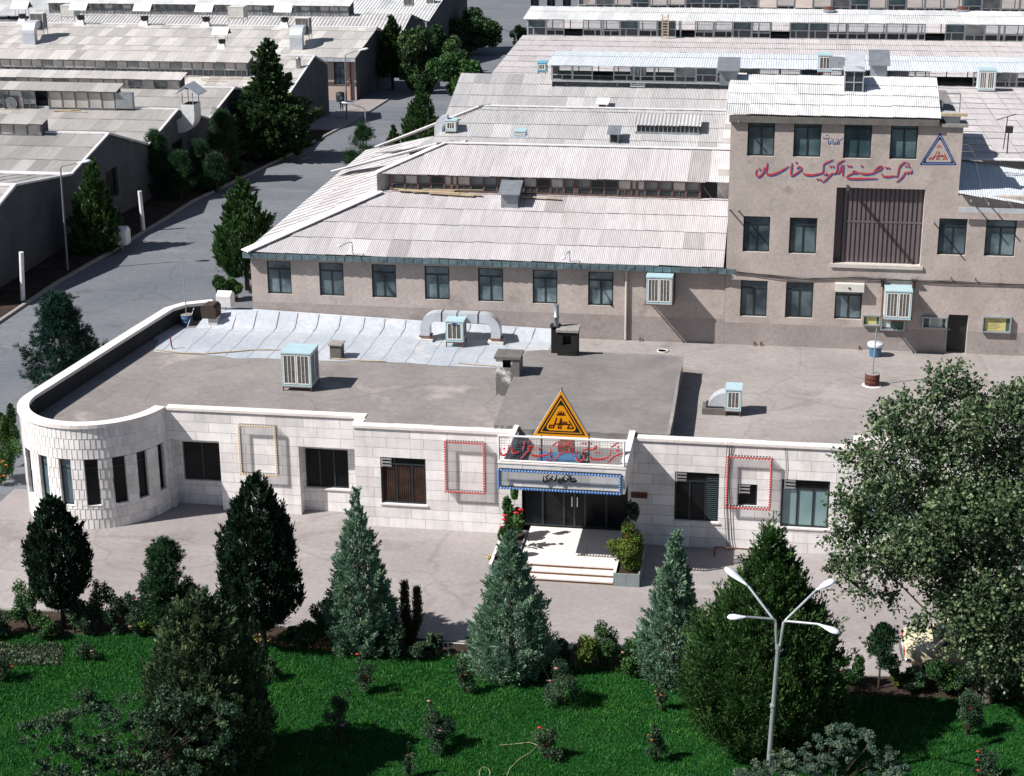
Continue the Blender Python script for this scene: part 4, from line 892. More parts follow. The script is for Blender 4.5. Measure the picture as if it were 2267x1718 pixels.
b.face([(txl, 84, 5), (txl, 84, tzt), (txr, 84, tzt), (txr, 84, 5)], 'plaster'); b.face([(txl, YT, tzt), (txr, YT, tzt), (txr, 84, tzt), (txl, 84, tzt)], 'roof_felt'); b.face([(txr, YT, zlow), (14, YT, zlow), (14, YT+.3, zlow), (txr, YT+.3, zlow)], 'plaster')
b.build('wall', tower)
P_ = MB('black'); P_.face([(GT[0], YT+.56, GT[2]), (GT[1], YT+.56, GT[2]), (GT[1], YT+.56, GT[3]), (GT[0], YT+.56, GT[3])]); 
for i, w in enumerate(R1): window(tower, PT, *w, 0.18, 'frame_dark', 'glass_blue' if i else 'glass_frost', 0.78, (0.5,), 0.06)
for w in R2+R3: window(tower, PT, *w, 0.18, 'frame_dark', 'glass_frost', 0.78, (0.5,), 0.06)
gt = MB('gate_steel'); gx0, gx1 = GT[0]+.36, GT[1]-.02; n_ = 17; w_ = (gx1-gx0)/n_
for i in range(n_):
    x = gx0+i*w_; gt.box(x, x+w_*.62, YT+.30, YT+.50, GT[2]+.01, GT[3]-.01); gt.box(x+w_*.62, x+w_, YT+.37, YT+.50, GT[2]+.01, GT[3]-.01)
gt.box(gx0, gx1, YT+.285, YT+.31, GT[2]+1.78, GT[2]+1.86); gt.box(GT[0]+.005, gx0-.03, YT+.45, YT+.5, GT[2]+.01, GT[3]-.01); 
gt.build('steel_gate', tower)
b = MB('plaster_rim'); b.box(GT[0]-.1, GT[1]+.12, YT-.08, YT-.002, GT[2]-.16, GT[2]-.004); b.build('gate_sill', tower)
hb = MB('steel_dark'); pz = Zz(1876, 412, YT); x = X(1876, 412, YT); hb.bar((x, YT-.002, pz), (x, YT-1.35, pz+.05), .09, .12); hb.build('hoist_beam', tower)
b = MB('door_dark'); b.box(DR[0]+.01, DR[1]-.01, YT+.28, YT+.33, ZR+.02, DR[3]-.01); d_ = b.build('door', tower); b = MB('chrome'); b.bar((DR[0]+.1, YT+.25, ZR+1), (DR[0]+.1, YT+.28, ZR+1), .05); b.build('handle', d_)
# roof
rt = MB('sheet_white'); St = .30; Lt = math.hypot(1, St); tye, tze = YT-.22, Zz(1850, 260, YT-.22); xe0, xe1 = X(1607, 252, tye), X(2083, 266, tye)
tr = Pp(1850, 171, (0, tye, tze), (0, -St, 1)); Ytr, ztr = tr.y, tr.z; xtl = Yp(1640, 166, Ytr).x; xtr = Yp(2072, 170, Ytr).x; Lr = (Ytr-tye)*Lt
ins = max(.0, xtl-xe0)
corr(rt, (xe0, tye, tze+.05), (1, 0, 0), (0, 1, St), xe1-xe0, Lr, lambda u: (0, min(Lr, Lr*(u+.35)/max(.1, ins))), .09, .016, .98, .95, 31, .03, 'sheet_white', (.45, .95), .03)
corr(rt, (xtr, Ytr+3.8, ztr-St*3.8), (-1, 0, 0), (0, -1, St), xtr-xtl, 3.8*Lt, None, .09, .016, 2, .95, 32, .02, 'sheet_white', (.5, .9)); rt.build('roof', tower)
b = MB('plaster', 'concrete_dark'); b.box(xe0+.15, xe1-.05, tye+.03, YT-.002, tze-.30, tze-.02, 'concrete_dark'); b.face([(xe1-.1, YT, tzt-.1), (xe1-.1, Ytr, tzt-.1), (xe1-.1, Ytr, ztr-.08), (xe1-.1, tye+.1, tze)], 'plaster')
b.box(xe1-.3, txr+.18, YT-.12, YT+.9, tzt+.004, tzt+.14, 'concrete'); b.build('eave_board', tower)
P_.build('gate_recess', tower)
# painted lettering on the tower (red with blue shade) and the triangle emblem
NAME = [[(2090, 205, 8), (2075, 245, 22), (2050, 240, 14), (2040, 225, 8)], [(2040, 228, 8), (2030, 255, 18), (2010, 245, 12), (2000, 235, 10)], [(2000, 238, 10), (1985, 270, 16), (1950, 315, 20), (1910, 350, 12), (1880, 368, 4)],
 [(2015, 100, 4), (1975, 120, 16), (1930, 165, 18), (1918, 200, 16), (1908, 250, 18), (1893, 293, 12), (1850, 287, 16), (1780, 297, 24), (1720, 290, 22), (1700, 270, 12), (1698, 245, 4)],
 [(1600, 225, 14), (1640, 185, 14), (1680, 160, 16), (1705, 168, 16), (1690, 200, 16), (1640, 222, 16), (1570, 255, 18), (1480, 262, 24), (1420, 250, 16), (1390, 240, 8)], [(1375, 232, 12), (1340, 222, 16), (1328, 245, 18), (1365, 255, 14), (1390, 248, 10)],
 [(1335, 252, 12), (1290, 265, 14), (1258, 287, 14), (1247, 310, 18), (1300, 322, 26), (1450, 323, 22), (1600, 322, 12), (1650, 320, 4)], [(1205, 140, 10), (1200, 200, 20), (1192, 285, 14)], [(1182, 140, 10), (1167, 190, 20), (1155, 232, 18), (1130, 252, 14), (1110, 240, 14)],
 [(1225, 78, 4), (1190, 95, 14), (1135, 130, 18), (1125, 180, 16), (1118, 225, 14), (1095, 257, 16), (1060, 255, 18), (1020, 290, 22), (980, 335, 18), (930, 370, 8)], [(985, 240, 10), (990, 262, 18), (960, 272, 16), (940, 255, 12)],
 [(1080, 75, 4), (1030, 95, 14), (955, 135, 18), (945, 190, 16), (937, 237, 16), (900, 256, 16), (840, 270, 22), (760, 275, 28), (700, 262, 20), (675, 240, 6)], [(605, 200, 8), (622, 172, 14), (650, 168, 16), (662, 185, 20), (652, 212, 18), (610, 245, 18), (570, 272, 20), (525, 290, 14)],
 [(545, 115, 8), (535, 180, 22), (522, 262, 18)], [(500, 160, 6), (440, 200, 18), (360, 245, 22), (280, 270, 26), (225, 265, 22), (205, 235, 14), (215, 180, 18), (225, 115, 8)], [(185, 170, 6), (180, 220, 18), (150, 272, 20), (110, 295, 26), (80, 270, 20), (80, 225, 14), (95, 200, 6)]]
NDOT = [(2037, 130), (2008, 160), (2050, 166), (1756, 180), (1792, 186), (1442, 160), (1264, 157), (1300, 163), (1036, 165), (1074, 166), (870, 330), (907, 334), (597, 115), (125, 200)]
for m, dx, dy, dd, nm in (('paint_blue', 13, 15, .006, 'lettering_shade'), ('paint_red', 0, 0, .010, 'painted_lettering')):
    b = MB(m); T = lambda x, y: Yp(1660+(x+dx)/5.82, 340+(y+dy)/5.82, YT-dd)
    for s in NAME: ribbon(b, s, T)
    dots(b, NDOT, 17, T); b.build(nm, tower)
b = MB('paint_blue'); T = lambda x, y: Yp(1815+x/40.2, 290+y/40.2, YT-.006)
for s in ([(330, 540, 30), (350, 660, 90), (500, 690, 80), (750, 660, 70), (920, 570, 30)], [(810, 760, 40), (760, 950, 70), (780, 1150, 90), (880, 1160, 80), (1010, 1060, 70), (900, 1000, 50), (1090, 900, 30)], [(1210, 730, 40), (1160, 950, 70), (1190, 1160, 90), (1300, 1160, 70), (1400, 1000, 70), (1300, 1030, 40)], [(1510, 1020, 50), (1470, 1180, 60), (1340, 1230, 40)], [(1680, 690, 40), (1600, 900, 80), (1590, 1170, 90), (1720, 1150, 80), (1740, 1000, 70), (1650, 930, 70)]): ribbon(b, s, T)
straight(b, [(2040, 620), (1740, 920)], 55, T); dots(b, [(600, 390), (715, 390), (1080, 730), (1415, 745), (890, 1425)], 60, T); b.build('painted_lettering', tower)
b = MB('paint_blue', 'paint_red_faded'); T = lambda x, y: Yp(2030+x/20.95, 290+y/20.95, YT-.006)
straight(b, [(1075, 130), (165, 1545), (1795, 1548)], 62, T, 'paint_blue', True)
straight(b, [(1070, 300), (310, 1462), (1670, 1466)], 50, T, 'paint_blue', True)
for tri in ([(1070, 280), (960, 440), (1015, 425), (1075, 405), (1130, 425), (1180, 470)], [(280, 1480), (420, 1260), (400, 1380), (440, 1440), (520, 1460)], [(1700, 1482), (1590, 1290), (1600, 1390), (1560, 1440), (1480, 1462)]): b.face([T(*p) for p in tri], 'paint_blue')
b.face([T(*p) for p in ((900, 765), (965, 645), (990, 720), (1040, 620), (1075, 720), (1120, 640), (1165, 765))], 'paint_red_faded')
for s in ([(940, 940), (800, 1210), (750, 1300), (560, 1300), (640, 1245), (770, 1235)], [(800, 1180), (1330, 1170)], [(1040, 970), (900, 1310), (1020, 1310), (1040, 970)], [(1270, 1040), (1395, 1290), (1220, 1310), (1320, 1180)], [(1110, 1110), (1105, 1170)], [(1165, 1105), (1160, 1170)], [(1215, 1110), (1210, 1170)]): straight(b, s, 46, T, 'paint_red_faded')
b.build('painted_emblem', tower)
# shutter box over the third window; cable across the walls; stub pipes
b = MB('cooler_cream', 'steel_dark'); w = R3[2]; b.box(w[0]-.03, w[1]+.05, YT-.30, YT-.003, w[3]-.05, w[3]+.30, 'cooler_cream'); b.lathe(((w[0]+w[1])/2, YT-.33, w[3]+.12), [(.05, 0), (.05, .04)], 10, 'steel_dark', (0, 1, 0)); b.build('window_awning', tower)
cb = MB('black'); 
for k in range(3): cb.tube([Yp(x, y+k*1.3+1.2*math.sin(i*2.1+k*1.7), YT-.04-.015*k) for i, (x, y) in enumerate(((1622, 600), (1660, 604), (1720, 611), (1780, 616), (1840, 615), (1900, 614), (1960, 617), (2020, 620), (2100, 623), (2180, 626), (2267, 629), (2330, 631)))], .014, 5)
cb.build('cable', tower)
sp_ = MB('rust'); 
for x, y in ((1670, 760), (1684, 762), (1419, 748), (1901, 768)): p = Zp(x, y, ZR); sp_.tube([(p.x, YT-.1, ZR), (p.x, YT-.1, ZR+.16)], .03, 6); sp_.tube([(p.x, YT-.1, ZR+.15), (p.x, YT, ZR+.15)], .03, 6)
for x, y in ((2105, 615), (2159, 617)): p = Yp(x, y, YT); sp_.bar((p.x, YT, p.z), (p.x, YT-.12, p.z), .03); sp_.bar((p.x, YT-.10, p.z-.07), (p.x, YT-.10, p.z+.07), .025)
sp_.build('wall_stub', tower)
for x, y, L_ in ((1616, 463, .5), (1635, 465, .6), (2066, 490, .8), (2149, 440, .8), (2188, 447, .8), (1639, 268, .5)):
    b = MB('pole_grey'); p = Yp(x, y, YT); b.bar((p.x, YT+.02, p.z-.02), (p.x-.06, YT-L_, p.z+.06), .05); b.build('wall_bracket', tower)

# ------------------------------------------------------------------ LEAN-TO and REAR HALLS
hallr = thing('lean_to_hall', 'flat pinkish sheet roofed hall stepping back to the right of the tower', 'building')
r = MB('sheet_blue', 'sheet_pink'); le = Vector((txr-.02, YT-.25, Zz(2118, 428, YT-.25))); le2 = Zz(2267, 452, YT-.25)
sl_ = (le2-le.z)/(X(2267, 452, YT-.25)-le.x); ux = Vector((1, 0, sl_))
corr(r, le, ux, (0, 1, .2), 9, 3.9, None, .1, .008, 4, 1, 41, .01, 'sheet_blue', (.3, .9)); yy = YT+3.4; zz = le.z+.72
corr(r, (txr, yy, zz), (1, 0, 0), (0, 1, (10.70-zz)/(102.6-yy)), 14, 102.6-yy, None, .1, .008, 1.9, 1.0, 42, .02, 'sheet_pink', (.4, .8)); r.build('roof', hallr)
b = MB('galvanised_pale', 'steel_dark'); b.box(txr+.02, 14, YT-.32, YT-.26, le2-.40, le2-.2, 'galvanised_pale'); b.build('gutter', hallr)
hb_ = MB('flashing'); hb_.bar((txr, yy, zz+.04), (txr+9, yy, zz+.04), .3, .05); hb_.build('ridge_flashing', hallr)
vA = [('black', 'glass_clear', .36, (.5,)), ('glass_monitor_dark', 'glass_monitor', .38, (.5,)), ('black', 'glass_clear', .34, ()), ('glass_monitor_dark', 'glass_blue', .5, (.33,)), ('black', 'glass_clear', .40, (.66,))]
hallA = thing('rear_hall', 'pale sheet roofed factory hall whose glazed strip runs just behind the tower roof', 'building', group='rear factory halls')
mA = Zp(1222, 178, 10.72); YA = mA.y; xA0 = mA.x; xA1 = 17.5
hA = Zz(1222, 144, YA)-10.76
monitor(hallA, xA0, xA1, YA, 10.76, hA, 1.22, 'frame_grey', vA, .08, 3.2, 'sheet_blue', .45, .06, gaps=.12, seed=6, endm='plaster', clear=True)
mB = Zp(1165, 79, 10.9); YB = mB.y
r = MB('sheet_pink'); x4 = Zp(1160, 80, 10.9).x-.1; corr(r, (x4, YA+1.5, 10.15), (1, 0, 0), (0, 1, .75/(YB-YA-1.5)), 22-x4, YB-YA-1.5, None, .12, .009, 1.8, 1.0, 51, .02, 'sheet_pink', (.35, .75)); r.build('roof', hallA)
b = MB('plaster'); b.box(x4+.1, 22, YA+1.5, YB, -6, 10.05); b.build('wall', hallA)
hallB = thing('rear_hall', 'second rear factory hall with a narrow white roof above long window strip', 'building', group='rear factory halls')
hB = Zz(1160, 42, YB)-10.92
monitor(hallB, mB.x+.1, 24, YB, 10.92, hB, 1.25, 'frame_grey', vA, .10, 3.4, 'sheet_white', .5, .07, gaps=.10, seed=8, endm='plaster', clear=True)
mC = Zp(1280, 26, 11.0); YC = mC.y
r = MB('sheet_pink'); corr(r, (mB.x+.3, YB+2.5, 10.4), (1, 0, 0), (0, 1, .05), 44, YC-YB-2.5, None, .12, .009, 2, 1, 52, .02, 'sheet_pink'); r.build('roof', hallB); b = MB('plaster'); b.box(mB.x+.4, 26, YB+.6, YC, -6, 10.2); b.build('wall', hallB)
hallC = thing('rear_hall', 'farthest rear factory hall, only its window strip showing at the top edge', 'building', group='rear factory halls')
monitor(hallC, mC.x, 27, YC, 11.05, 1.35, 1.35, 'frame_grey', vA, .10, 3, 'sheet_white', .5, .08, gaps=.08, seed=9, endm='plaster', clear=True); b = MB('plaster'); b.box(mC.x, 27, YC+.6, YC+22, -6, 10.9); b.build('wall', hallC)
# far pink house at the top
ph = thing('pink_house', 'far pale pink house beyond the road at the top of the view', 'building'); q = Gp(1215, 34); Yh = q.y+14; b = MB('plaster_pink'); P = PY(Yh); hw = [(X(c-9, 8, Yh), X(c+9, 8, Yh), Zz(c, 14, Yh), Zz(c, -8, Yh)) for c in (1184, 1220, 1255)]
gz = ground_z(Yh)-1; wall(b, P, -38, -15, gz, gz+9, hw, 'plaster_pink', None, .2); b.face([(-38, Yh, gz+9), (-15, Yh, gz+9), (-15, Yh+10, gz+9), (-38, Yh+10, gz+9)]); b.build('wall', ph)
for w in hw: window(ph, P, *w, .2, 'frame_dark', 'glass_dark', None, (.5,), .12)
b = MB('sheet_grey'); corr(b, (-38.5, Yh-.4, gz+9.1), (1, 0, 0), (0, 1, .3), 24, 6, None, .3, .03, 3, 1, 5, .02, 'sheet_grey'); b.build('roof', ph)

# ------------------------------------------------------------------ LEFT ROW OF WORKSHOP SHEDS (gables on the road)
XW = -44.2; PW = PX(XW)
def Lp(x, y): p = Xp(x, y, XW); return (p.y, p.z)
def shed(label, prof, xleft, mat, seed, tones=(.2, .85), wallm='plaster_shed', ops=(), roofm2=None, flash=True, rl=2.2):
    """prof: list of (Y,z): front eave, ridge, back eave on the gable plane"""
    t = thing('workshop_shed', label, 'workshop', group='gabled workshop sheds along the road')
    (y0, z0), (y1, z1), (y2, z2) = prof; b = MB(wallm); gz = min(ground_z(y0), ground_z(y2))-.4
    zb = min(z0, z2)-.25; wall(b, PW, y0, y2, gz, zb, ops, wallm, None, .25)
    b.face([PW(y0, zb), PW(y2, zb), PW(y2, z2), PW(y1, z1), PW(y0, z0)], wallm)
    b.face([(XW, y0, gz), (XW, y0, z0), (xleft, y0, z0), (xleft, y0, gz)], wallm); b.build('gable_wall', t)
    r = MB(mat); d = Vector((0, y1-y0, z1-z0)); corr(r, (xleft, y0, z0+.06), (1, 0, 0), d, XW+.12-xleft, d.length+.02, None, .14, .014, rl, 1.05, seed, .025, mat, tones)
    d2 = Vector((0, y1-y2, z1-z2)); corr(r, (XW+.12, y2, z2+.06), (-1, 0, 0), d2, XW+.12-xleft, d2.length, None, .14, .014, 2.2, 1.05, seed+50, .02, mat, tones); r.build('roof', t)
    if flash:
        f = MB('flashing', 'galvanised_pale'); f.bar((XW+.14, y0, z0+.10), (XW+.14, y1, z1+.12), .16, .10, 'flashing'); f.bar((XW+.14, y1, z1+.12), (XW+.14, y2, z2+.08), .10, .14, 'galvanised_pale')
        f.bar((xleft, y1, z1+.12), (XW+.1, y1, z1+.12), .30, .10, 'flashing'); f.build('ridge_flashing', t)
    for o in ops:
        window(t, PW, *o[:4], .25, 'frame_dark', 'glass_dark', .8, (.5,), .08)
    return t
v01, v12, v23 = Lp(153, 389), Lp(325, 322), Lp(460, 265); k0, k1, k2, k3, k4 = Lp(28, 413), Lp(236, 299), Lp(390, 245), Lp(515, 197), Lp(693, 126); b4 = Lp(725, 145)
v34 = (150.0, 1.0)
def wop(x0, y0, x1, y1): a, b = Lp(x0, y0), Lp(x1, y1); return (min(a[0], b[0]), max(a[0], b[0]), min(a[1], b[1]), max(a[1], b[1]))
s0 = shed('nearest workshop shed at the left edge with a plain sheet gable', [(86, 3.3), k0, v01], -66, 'sheet_shed_pale', 61, flash=False)
b = MB('flashing'); b.bar((XW+.14, 86, 3.4), (XW+.14, k0[0], k0[1]+.12), .22, .14); b.bar((-66, k0[0], k0[1]+.1), (XW+.1, k0[0], k0[1]+.1), .5, .1); b.bar((XW+.14, k0[0], k0[1]+.1), (XW+.14, v01[0], v01[1]+.1), .16, .12); b.build('ridge_flashing', s0)
s1 = shed('workshop shed with grey sheet roof and white valley gutter nearest the tall lamp', [v01, k1, v12], -68, 'sheet_shed', 62, (.05, .75), ops=(wop(231, 368, 264, 430),))
b = MB('flashing'); b.bar((-68, v01[0]-.1, v01[1]+.12), (XW+.25, v01[0]-.1, v01[1]+.12), .75, .08); b.build('valley_gutter', s1)
s2 = shed('workshop shed with the spiral fan in its tall glazed roof strip', [v12, k2, v23], -72, 'sheet_shed', 63, (.35, .85), ops=(wop(380, 308, 408, 365),))
s3 = shed('workshop shed with low window strip just behind the white vent cowl', [v23, k3, v34], -80, 'sheet_shed', 64, (.35, .8))
s4 = shed('workshop shed with long window strip beside the tall dark road tree', [v34, k4, b4], -86, 'sheet_shed_pale', 65, (.1, .95))
vS = [('glass_bright', 'glass_bright', .12, (.5,)), ('glass_monitor', 'glass_bright', .12, (.5,)), ('glass_monitor_dark', 'glass_monitor', .30, (.5,))]
def on(k, v, sx, sy):      # point where a sight line meets a roof slope running along X from (Y,z)=v to k
    return Pp(sx, sy, (0, v[0], v[1]), (0, -(k[1]-v[1]), (k[0]-v[0])))
def smon(t, k, v, sx, sbase, stop, sxr, pitch, var, xl, seed, mat, dep=1.6, fr='frame_shed', sl=.22):
    p = on(k, v, sx, sbase); xr = X(sxr, sbase, p.y); h = Zz(sx, stop, p.y)-p.z-.05
    monitor(t, xl, xr, p.y, p.z+.05, h, pitch, fr, var, sl, dep, mat, .3, .05, seed=seed, gaps=.03); return p, xr, h
smon(s1, k1, v01, 60, 303, 275, 92, .95, vS, -58, 71, 'sheet_shed', 1.2)
p2, xr2_, h2 = smon(s2, k2, v12, 150, 245, 202, 256, 1.05, vS, -64, 72, 'sheet_shed', 1.3)
b = MB('galvanised'); b.box(xr2_+.01, xr2_+1.35, p2.y-.02, p2.y+.4, p2.z+.25, p2.z+h2+.02); b.box(xr2_+.01, xr2_+.08, p2.y-.02, p2.y+.4, p2.z, p2.z+.25); b.build('sheet_panel', s2)
b = MB('steel_dark', 'galvanised_pale'); fx = X(26, 225, p2.y); fz = Zz(26, 229, p2.y); b.box(fx-.55, fx+.55, p2.y-.10, p2.y-.02, fz-.55, fz+.55, 'steel_dark')
for i in range(60):
    a, q = i*.36, .05+i*.0070; a2, q2 = (i+1)*.36, .05+(i+1)*.0070; b.bar((fx+q*math.cos(a), p2.y-.13, fz+q*math.sin(a)), (fx+q2*math.cos(a2), p2.y-.13, fz+q2*math.sin(a2)), .035, .03, 'galvanised_pale')
b.build('spiral_fan', s2)
smon(s3, k3, v23, 200, 197, 174, 398, 1.05, vS, -72, 73, 'sheet_shed_pale', 1.3)
vS4 = [('glass_monitor_dark', 'glass_bright', .46, (.5,)), ('glass_monitor_dark', 'glass_bright', .46, (.33,)), ('glass_monitor_dark', 'glass_monitor', .46, (.66,))]
smon(s4, k4, v34, 300, 168, 135, 547, 1.05, vS4, -74, 74, 'sheet_shed_pale', 2.2, sl=.25)
# the next sheds up the road
q5 = Gp(790, 222); XW5 = q5.x; Y5 = q5.y
def L5(x, y): p = Xp(x, y, XW5); return (p.y, p.z)
e5, k5, b5 = L5(783, 129), L5(830, 63), L5(868, 84)
s5 = thing('workshop_shed', 'long pale roofed shed with a row of little hooded vents along its ridge', 'workshop', group='gabled workshop sheds along the road')
P5, PS5 = PY(Y5), PX(XW5); gz5 = ground_z(Y5)-.6; w5 = (X(739, 165, Y5), X(765, 165, Y5), Zz(752, 187, Y5), Zz(752, 137, Y5))
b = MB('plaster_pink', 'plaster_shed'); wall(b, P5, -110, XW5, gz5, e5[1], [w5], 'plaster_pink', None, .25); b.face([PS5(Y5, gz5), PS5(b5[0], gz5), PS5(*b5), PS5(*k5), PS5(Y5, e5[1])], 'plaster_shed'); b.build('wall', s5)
window(s5, P5, *w5, .25, 'frame_dark', 'glass_frost', .72, (.5,), .07)
b = MB('rust_paint'); x = X(776, 170, Y5-.1); b.tube([(x, Y5-.1, e5[1]), (x, Y5-.1, gz5+.6)], .09, 8); b.build('downpipe', s5)
r = MB('sheet_shed_pale'); d = Vector((0, k5[0]-e5[0]+.5, k5[1]-e5[1])); corr(r, (-112, e5[0]-.5, e5[1]+.1), (1, 0, 0), d, XW5+.3+112, d.length, None, .2, .016, 3.0, 1.05, 66, .03, 'sheet_shed_pale', (.15, .95))
d = Vector((0, k5[0]-b5[0], k5[1]-b5[1])); corr(r, (XW5+.3, b5[0], b5[1]+.1), (-1, 0, 0), d, XW5+.3+112, d.length, None, .3, .03, 3, 1.05, 67, .02, 'sheet_grey'); r.build('roof', s5)
f = MB('flashing', 'galvanised_pale'); f.bar((-112, k5[0], k5[1]+.14), (XW5+.2, k5[0], k5[1]+.14), .45, .08, 'flashing'); nf = 90
for i in range(nf): x = -112+(XW5+.3+112)*i/nf; f.box(x+.02, x+(XW5+112.3)/nf-.02, e5[0]-.58, e5[0]-.52, e5[1]-.28, e5[1]+.06, 'galvanised_pale')
f.build('ridge_flashing', s5)
k6, k7 = L5(906, 34), L5(978, -2); v56 = (b5[0]+3, b5[1]-.3); bb6 = (k6[0]+9, k6[1]-2.0)
s6 = thing('workshop_shed', 'shed at the top left edge with a long glazed strip on its ridge', 'workshop', group='gabled workshop sheds along the road')
XL6 = X(60, 28, k6[0]-3)
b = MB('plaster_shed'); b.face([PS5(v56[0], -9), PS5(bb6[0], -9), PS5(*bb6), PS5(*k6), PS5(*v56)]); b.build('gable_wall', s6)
r = MB('sheet_grey', 'sheet_white'); d = Vector((0, k6[0]-v56[0], k6[1]-v56[1])); corr(r, (XL6, v56[0], v56[1]+.1), (1, 0, 0), d, XW5+.3-XL6, d.length, None, .45, .05, 5, 1.3, 68, .02, 'sheet_grey', (.6, 1)); d = Vector((0, k6[0]-bb6[0], k6[1]-bb6[1])); corr(r, (XW5+.3, bb6[0], bb6[1]+.1), (-1, 0, 0), d, XW5+.3-XL6, d.length, None, .4, .04, 5, 1.3, 69, .02, 'sheet_grey'); r.build('roof', s6)
p6 = on(k6, v56, 500, 36); x60, x61 = X(110, 30, p6.y), X(772, 37, p6.y)
monitor(s6, x60, x61, p6.y, p6.z+.1, Zz(500, 11, p6.y)-p6.z-.1, 1.15, 'frame_shed', [('glass_monitor', 'glass_bright', .5, (.33, .66)), ('glass_monitor', 'glass_monitor', .5, (.33, .66))], .2, 2.6, 'sheet_white', .4, .09, seed=75)
s7 = thing('workshop_shed', 'small far shed gable showing above the bushy road trees', 'workshop', group='gabled workshop sheds along the road'); b = MB('plaster_shed'); v67 = (bb6[0]+1, bb6[1])
b.face([PS5(v67[0], -10), PS5(k7[0]+18, -10), PS5(k7[0]+18, k7[1]-1.5), PS5(*k7), PS5(*v67)]); b.build('gable_wall', s7); r = MB('sheet_white'); d = Vector((0, k7[0]-v67[0], k7[1]-v67[1])); corr(r, (-110, v67[0], v67[1]+.1), (1, 0, 0), d, XW5+110.3, d.length, None, .45, .05, 5, 1.3, 70, .02, 'sheet_white', (.2, .7)); r.build('roof', s7)

# ------------------------------------------------------------------ rooftop plant: evaporative coolers, ducts, vents
def cooler_parts(t, w, d, h, leg, body, frame, louv, npan=2, side=True, lean=0):
    """louvred cooler in the thing's own space: base centre at origin, front facing -Y"""
    b = MB(body); x0, x1, y0, y1 = -w/2, w/2, -d/2, d/2; z0, z1 = leg, leg+h; r_ = .035
    b.box(x0, x1, y0, y1, z0, z0+.07); b.box(x0-.02, x1+.02, y0-.02, y1+.02, z1-.06, z1)
    for x in (x0, x1-.05):
        for y in (y0, y1-.05): b.box(x, x+.05, y, y+.05, z0+.07, z1-.06)
    b.box(x0+.06, x1-.06, y0+.06, y1-.06, z0+.07, z1-.06); b.build('body', t)
    faces = [((0, y0+.012), (1, 0), w, (0, -1))]
    if side: faces += [((x1-.012, 0), (0, 1), d, (1, 0)), ((x0+.012, 0), (0, -1), d, (-1, 0))]
    for (cx, cy), u, L, nrm in faces:
        pw = (L-.10)/npan
        for k in range(npan):
            c = -L/2+.05+pw*(k+.5); f = MB(frame, louv)
            def q(uu, zz, o): return (cx+u[0]*uu+nrm[0]*o, cy+u[1]*uu+nrm[1]*o, zz)
            def bx(u0, u1, za, zb, o0, o1, m): f.hexa([q(u0, za, o1), q(u1, za, o1), q(u1, za, o0), q(u0, za, o0), q(u0, zb, o1), q(u1, zb, o1), q(u1, zb, o0), q(u0, zb, o0)], m)
            a, e = c-pw/2+.012, c+pw/2-.012; zb, zt = z0+.10, z1-.09; fw = min(.05, pw*.12)
            bx(a, a+fw, zb, zt, -.01, .012, frame); bx(e-fw, e, zb, zt, -.01, .012, frame); bx(a+fw, e-fw, zb, zb+fw, -.01, .012, frame); bx(a+fw, e-fw, zt-fw, zt, -.01, .012, frame)
            ns = 3
            for j in range(1, ns): x = a+fw+(e-a-2*fw)*j/ns; bx(x-.013, x+.013, zb+fw, zt-fw, -.01, .008, frame)
            n = 16
            for j in range(n):
                z = zb+fw+(zt-zb-2*fw)*j/n; dz = (zt-zb-2*fw)/n
                f.face([q(a+fw, z, .004), q(e-fw, z, .004), q(e-fw, z+dz*.8, -.012), q(a+fw, z+dz*.8, -.012)], louv)
            f.build('louvre_panel', t)
    if leg > .05:
        for x in (x0+.03, x1-.03):
            for y in (y0+.03, y1-.03): b = MB('rust'); b.bar((x, y, 0), (x, y, leg), .045); b.build('leg', t)
        b = MB('rust'); b.box(x0, x1, y0+.005, y0+.05, leg-.05, leg-.002); b.box(x0, x1, y1-.05, y1-.005, leg-.05, leg-.002); b.build('stand_rail', t)
def cooler(label, base, w, d, h, leg=.2, body='cooler_blue', frame='cooler_white', louv='louvre', npan=2, rz=0.0):
    t = thing('air_cooler', label, 'air cooler', base, 'evaporative air coolers', True); t.rotation_euler = (0, 0, rz)
    cooler_parts(t, w, d, h, leg, body, frame, louv, npan); return t
def duct(pts, w, h, mat='galvanised_pale', name='duct', parent=None, label=None, cat=None, straps=()):
    """rectangular sheet-metal duct swept along points (in the vertical plane it bends in)"""
    b = MB(mat, 'steel_dark'); P = [Vector(p) for p in pts]; V = []
    pl = None
    for i in range(len(P)):
        for j in range(len(P)):
            c = (P[1]-P[0]).cross(P[j]-P[i])
            if c.length > 1e-3: pl = c.normalized(); break
        if pl: break
    side = pl or Vector((0, 1, 0))
    for i, p in enumerate(P):
        d = (P[min(i+1, len(P)-1)]-P[max(0, i-1)]).normalized(); n = side.cross(d).normalized()
        V += [p-side*w/2-n*h/2, p+side*w/2-n*h/2, p+side*w/2+n*h/2, p-side*w/2+n*h/2]
    Fc = [(i*4+k, i*4+(k+1) % 4, (i+1)*4+(k+1) % 4, (i+1)*4+k) for i in range(len(P)-1) for k in range(4)]+[(3, 2, 1, 0), tuple(len(V)-4+k for k in range(4))]
    b.idx(V, Fc, mat)
    for k in straps:
        q = V[k*4:k*4+4]; c = sum((Vector(a) for a in q), Vector())/4; d = (P[k+1]-P[k-1]).normalized()*.03
        b.hexa([c+(Vector(a)-c)*1.04-d for a in q]+[c+(Vector(a)-c)*1.04+d for a in q], 'steel_dark')
    return b.build(name, parent, label, cat)
def bend(c, r, a0, a1, u, n=8):
    """arc points in the plane of u and Z"""
    return [Vector(c)+Vector(u)*(r*math.cos(a0+(a1-a0)*i/n))+Vector((0, 0, r*math.sin(a0+(a1-a0)*i/n))) for i in range(n+1)]
def base_of(x0, x1, y, z): a, b = Zp(x0, y, z), Zp(x1, y, z); return a, b
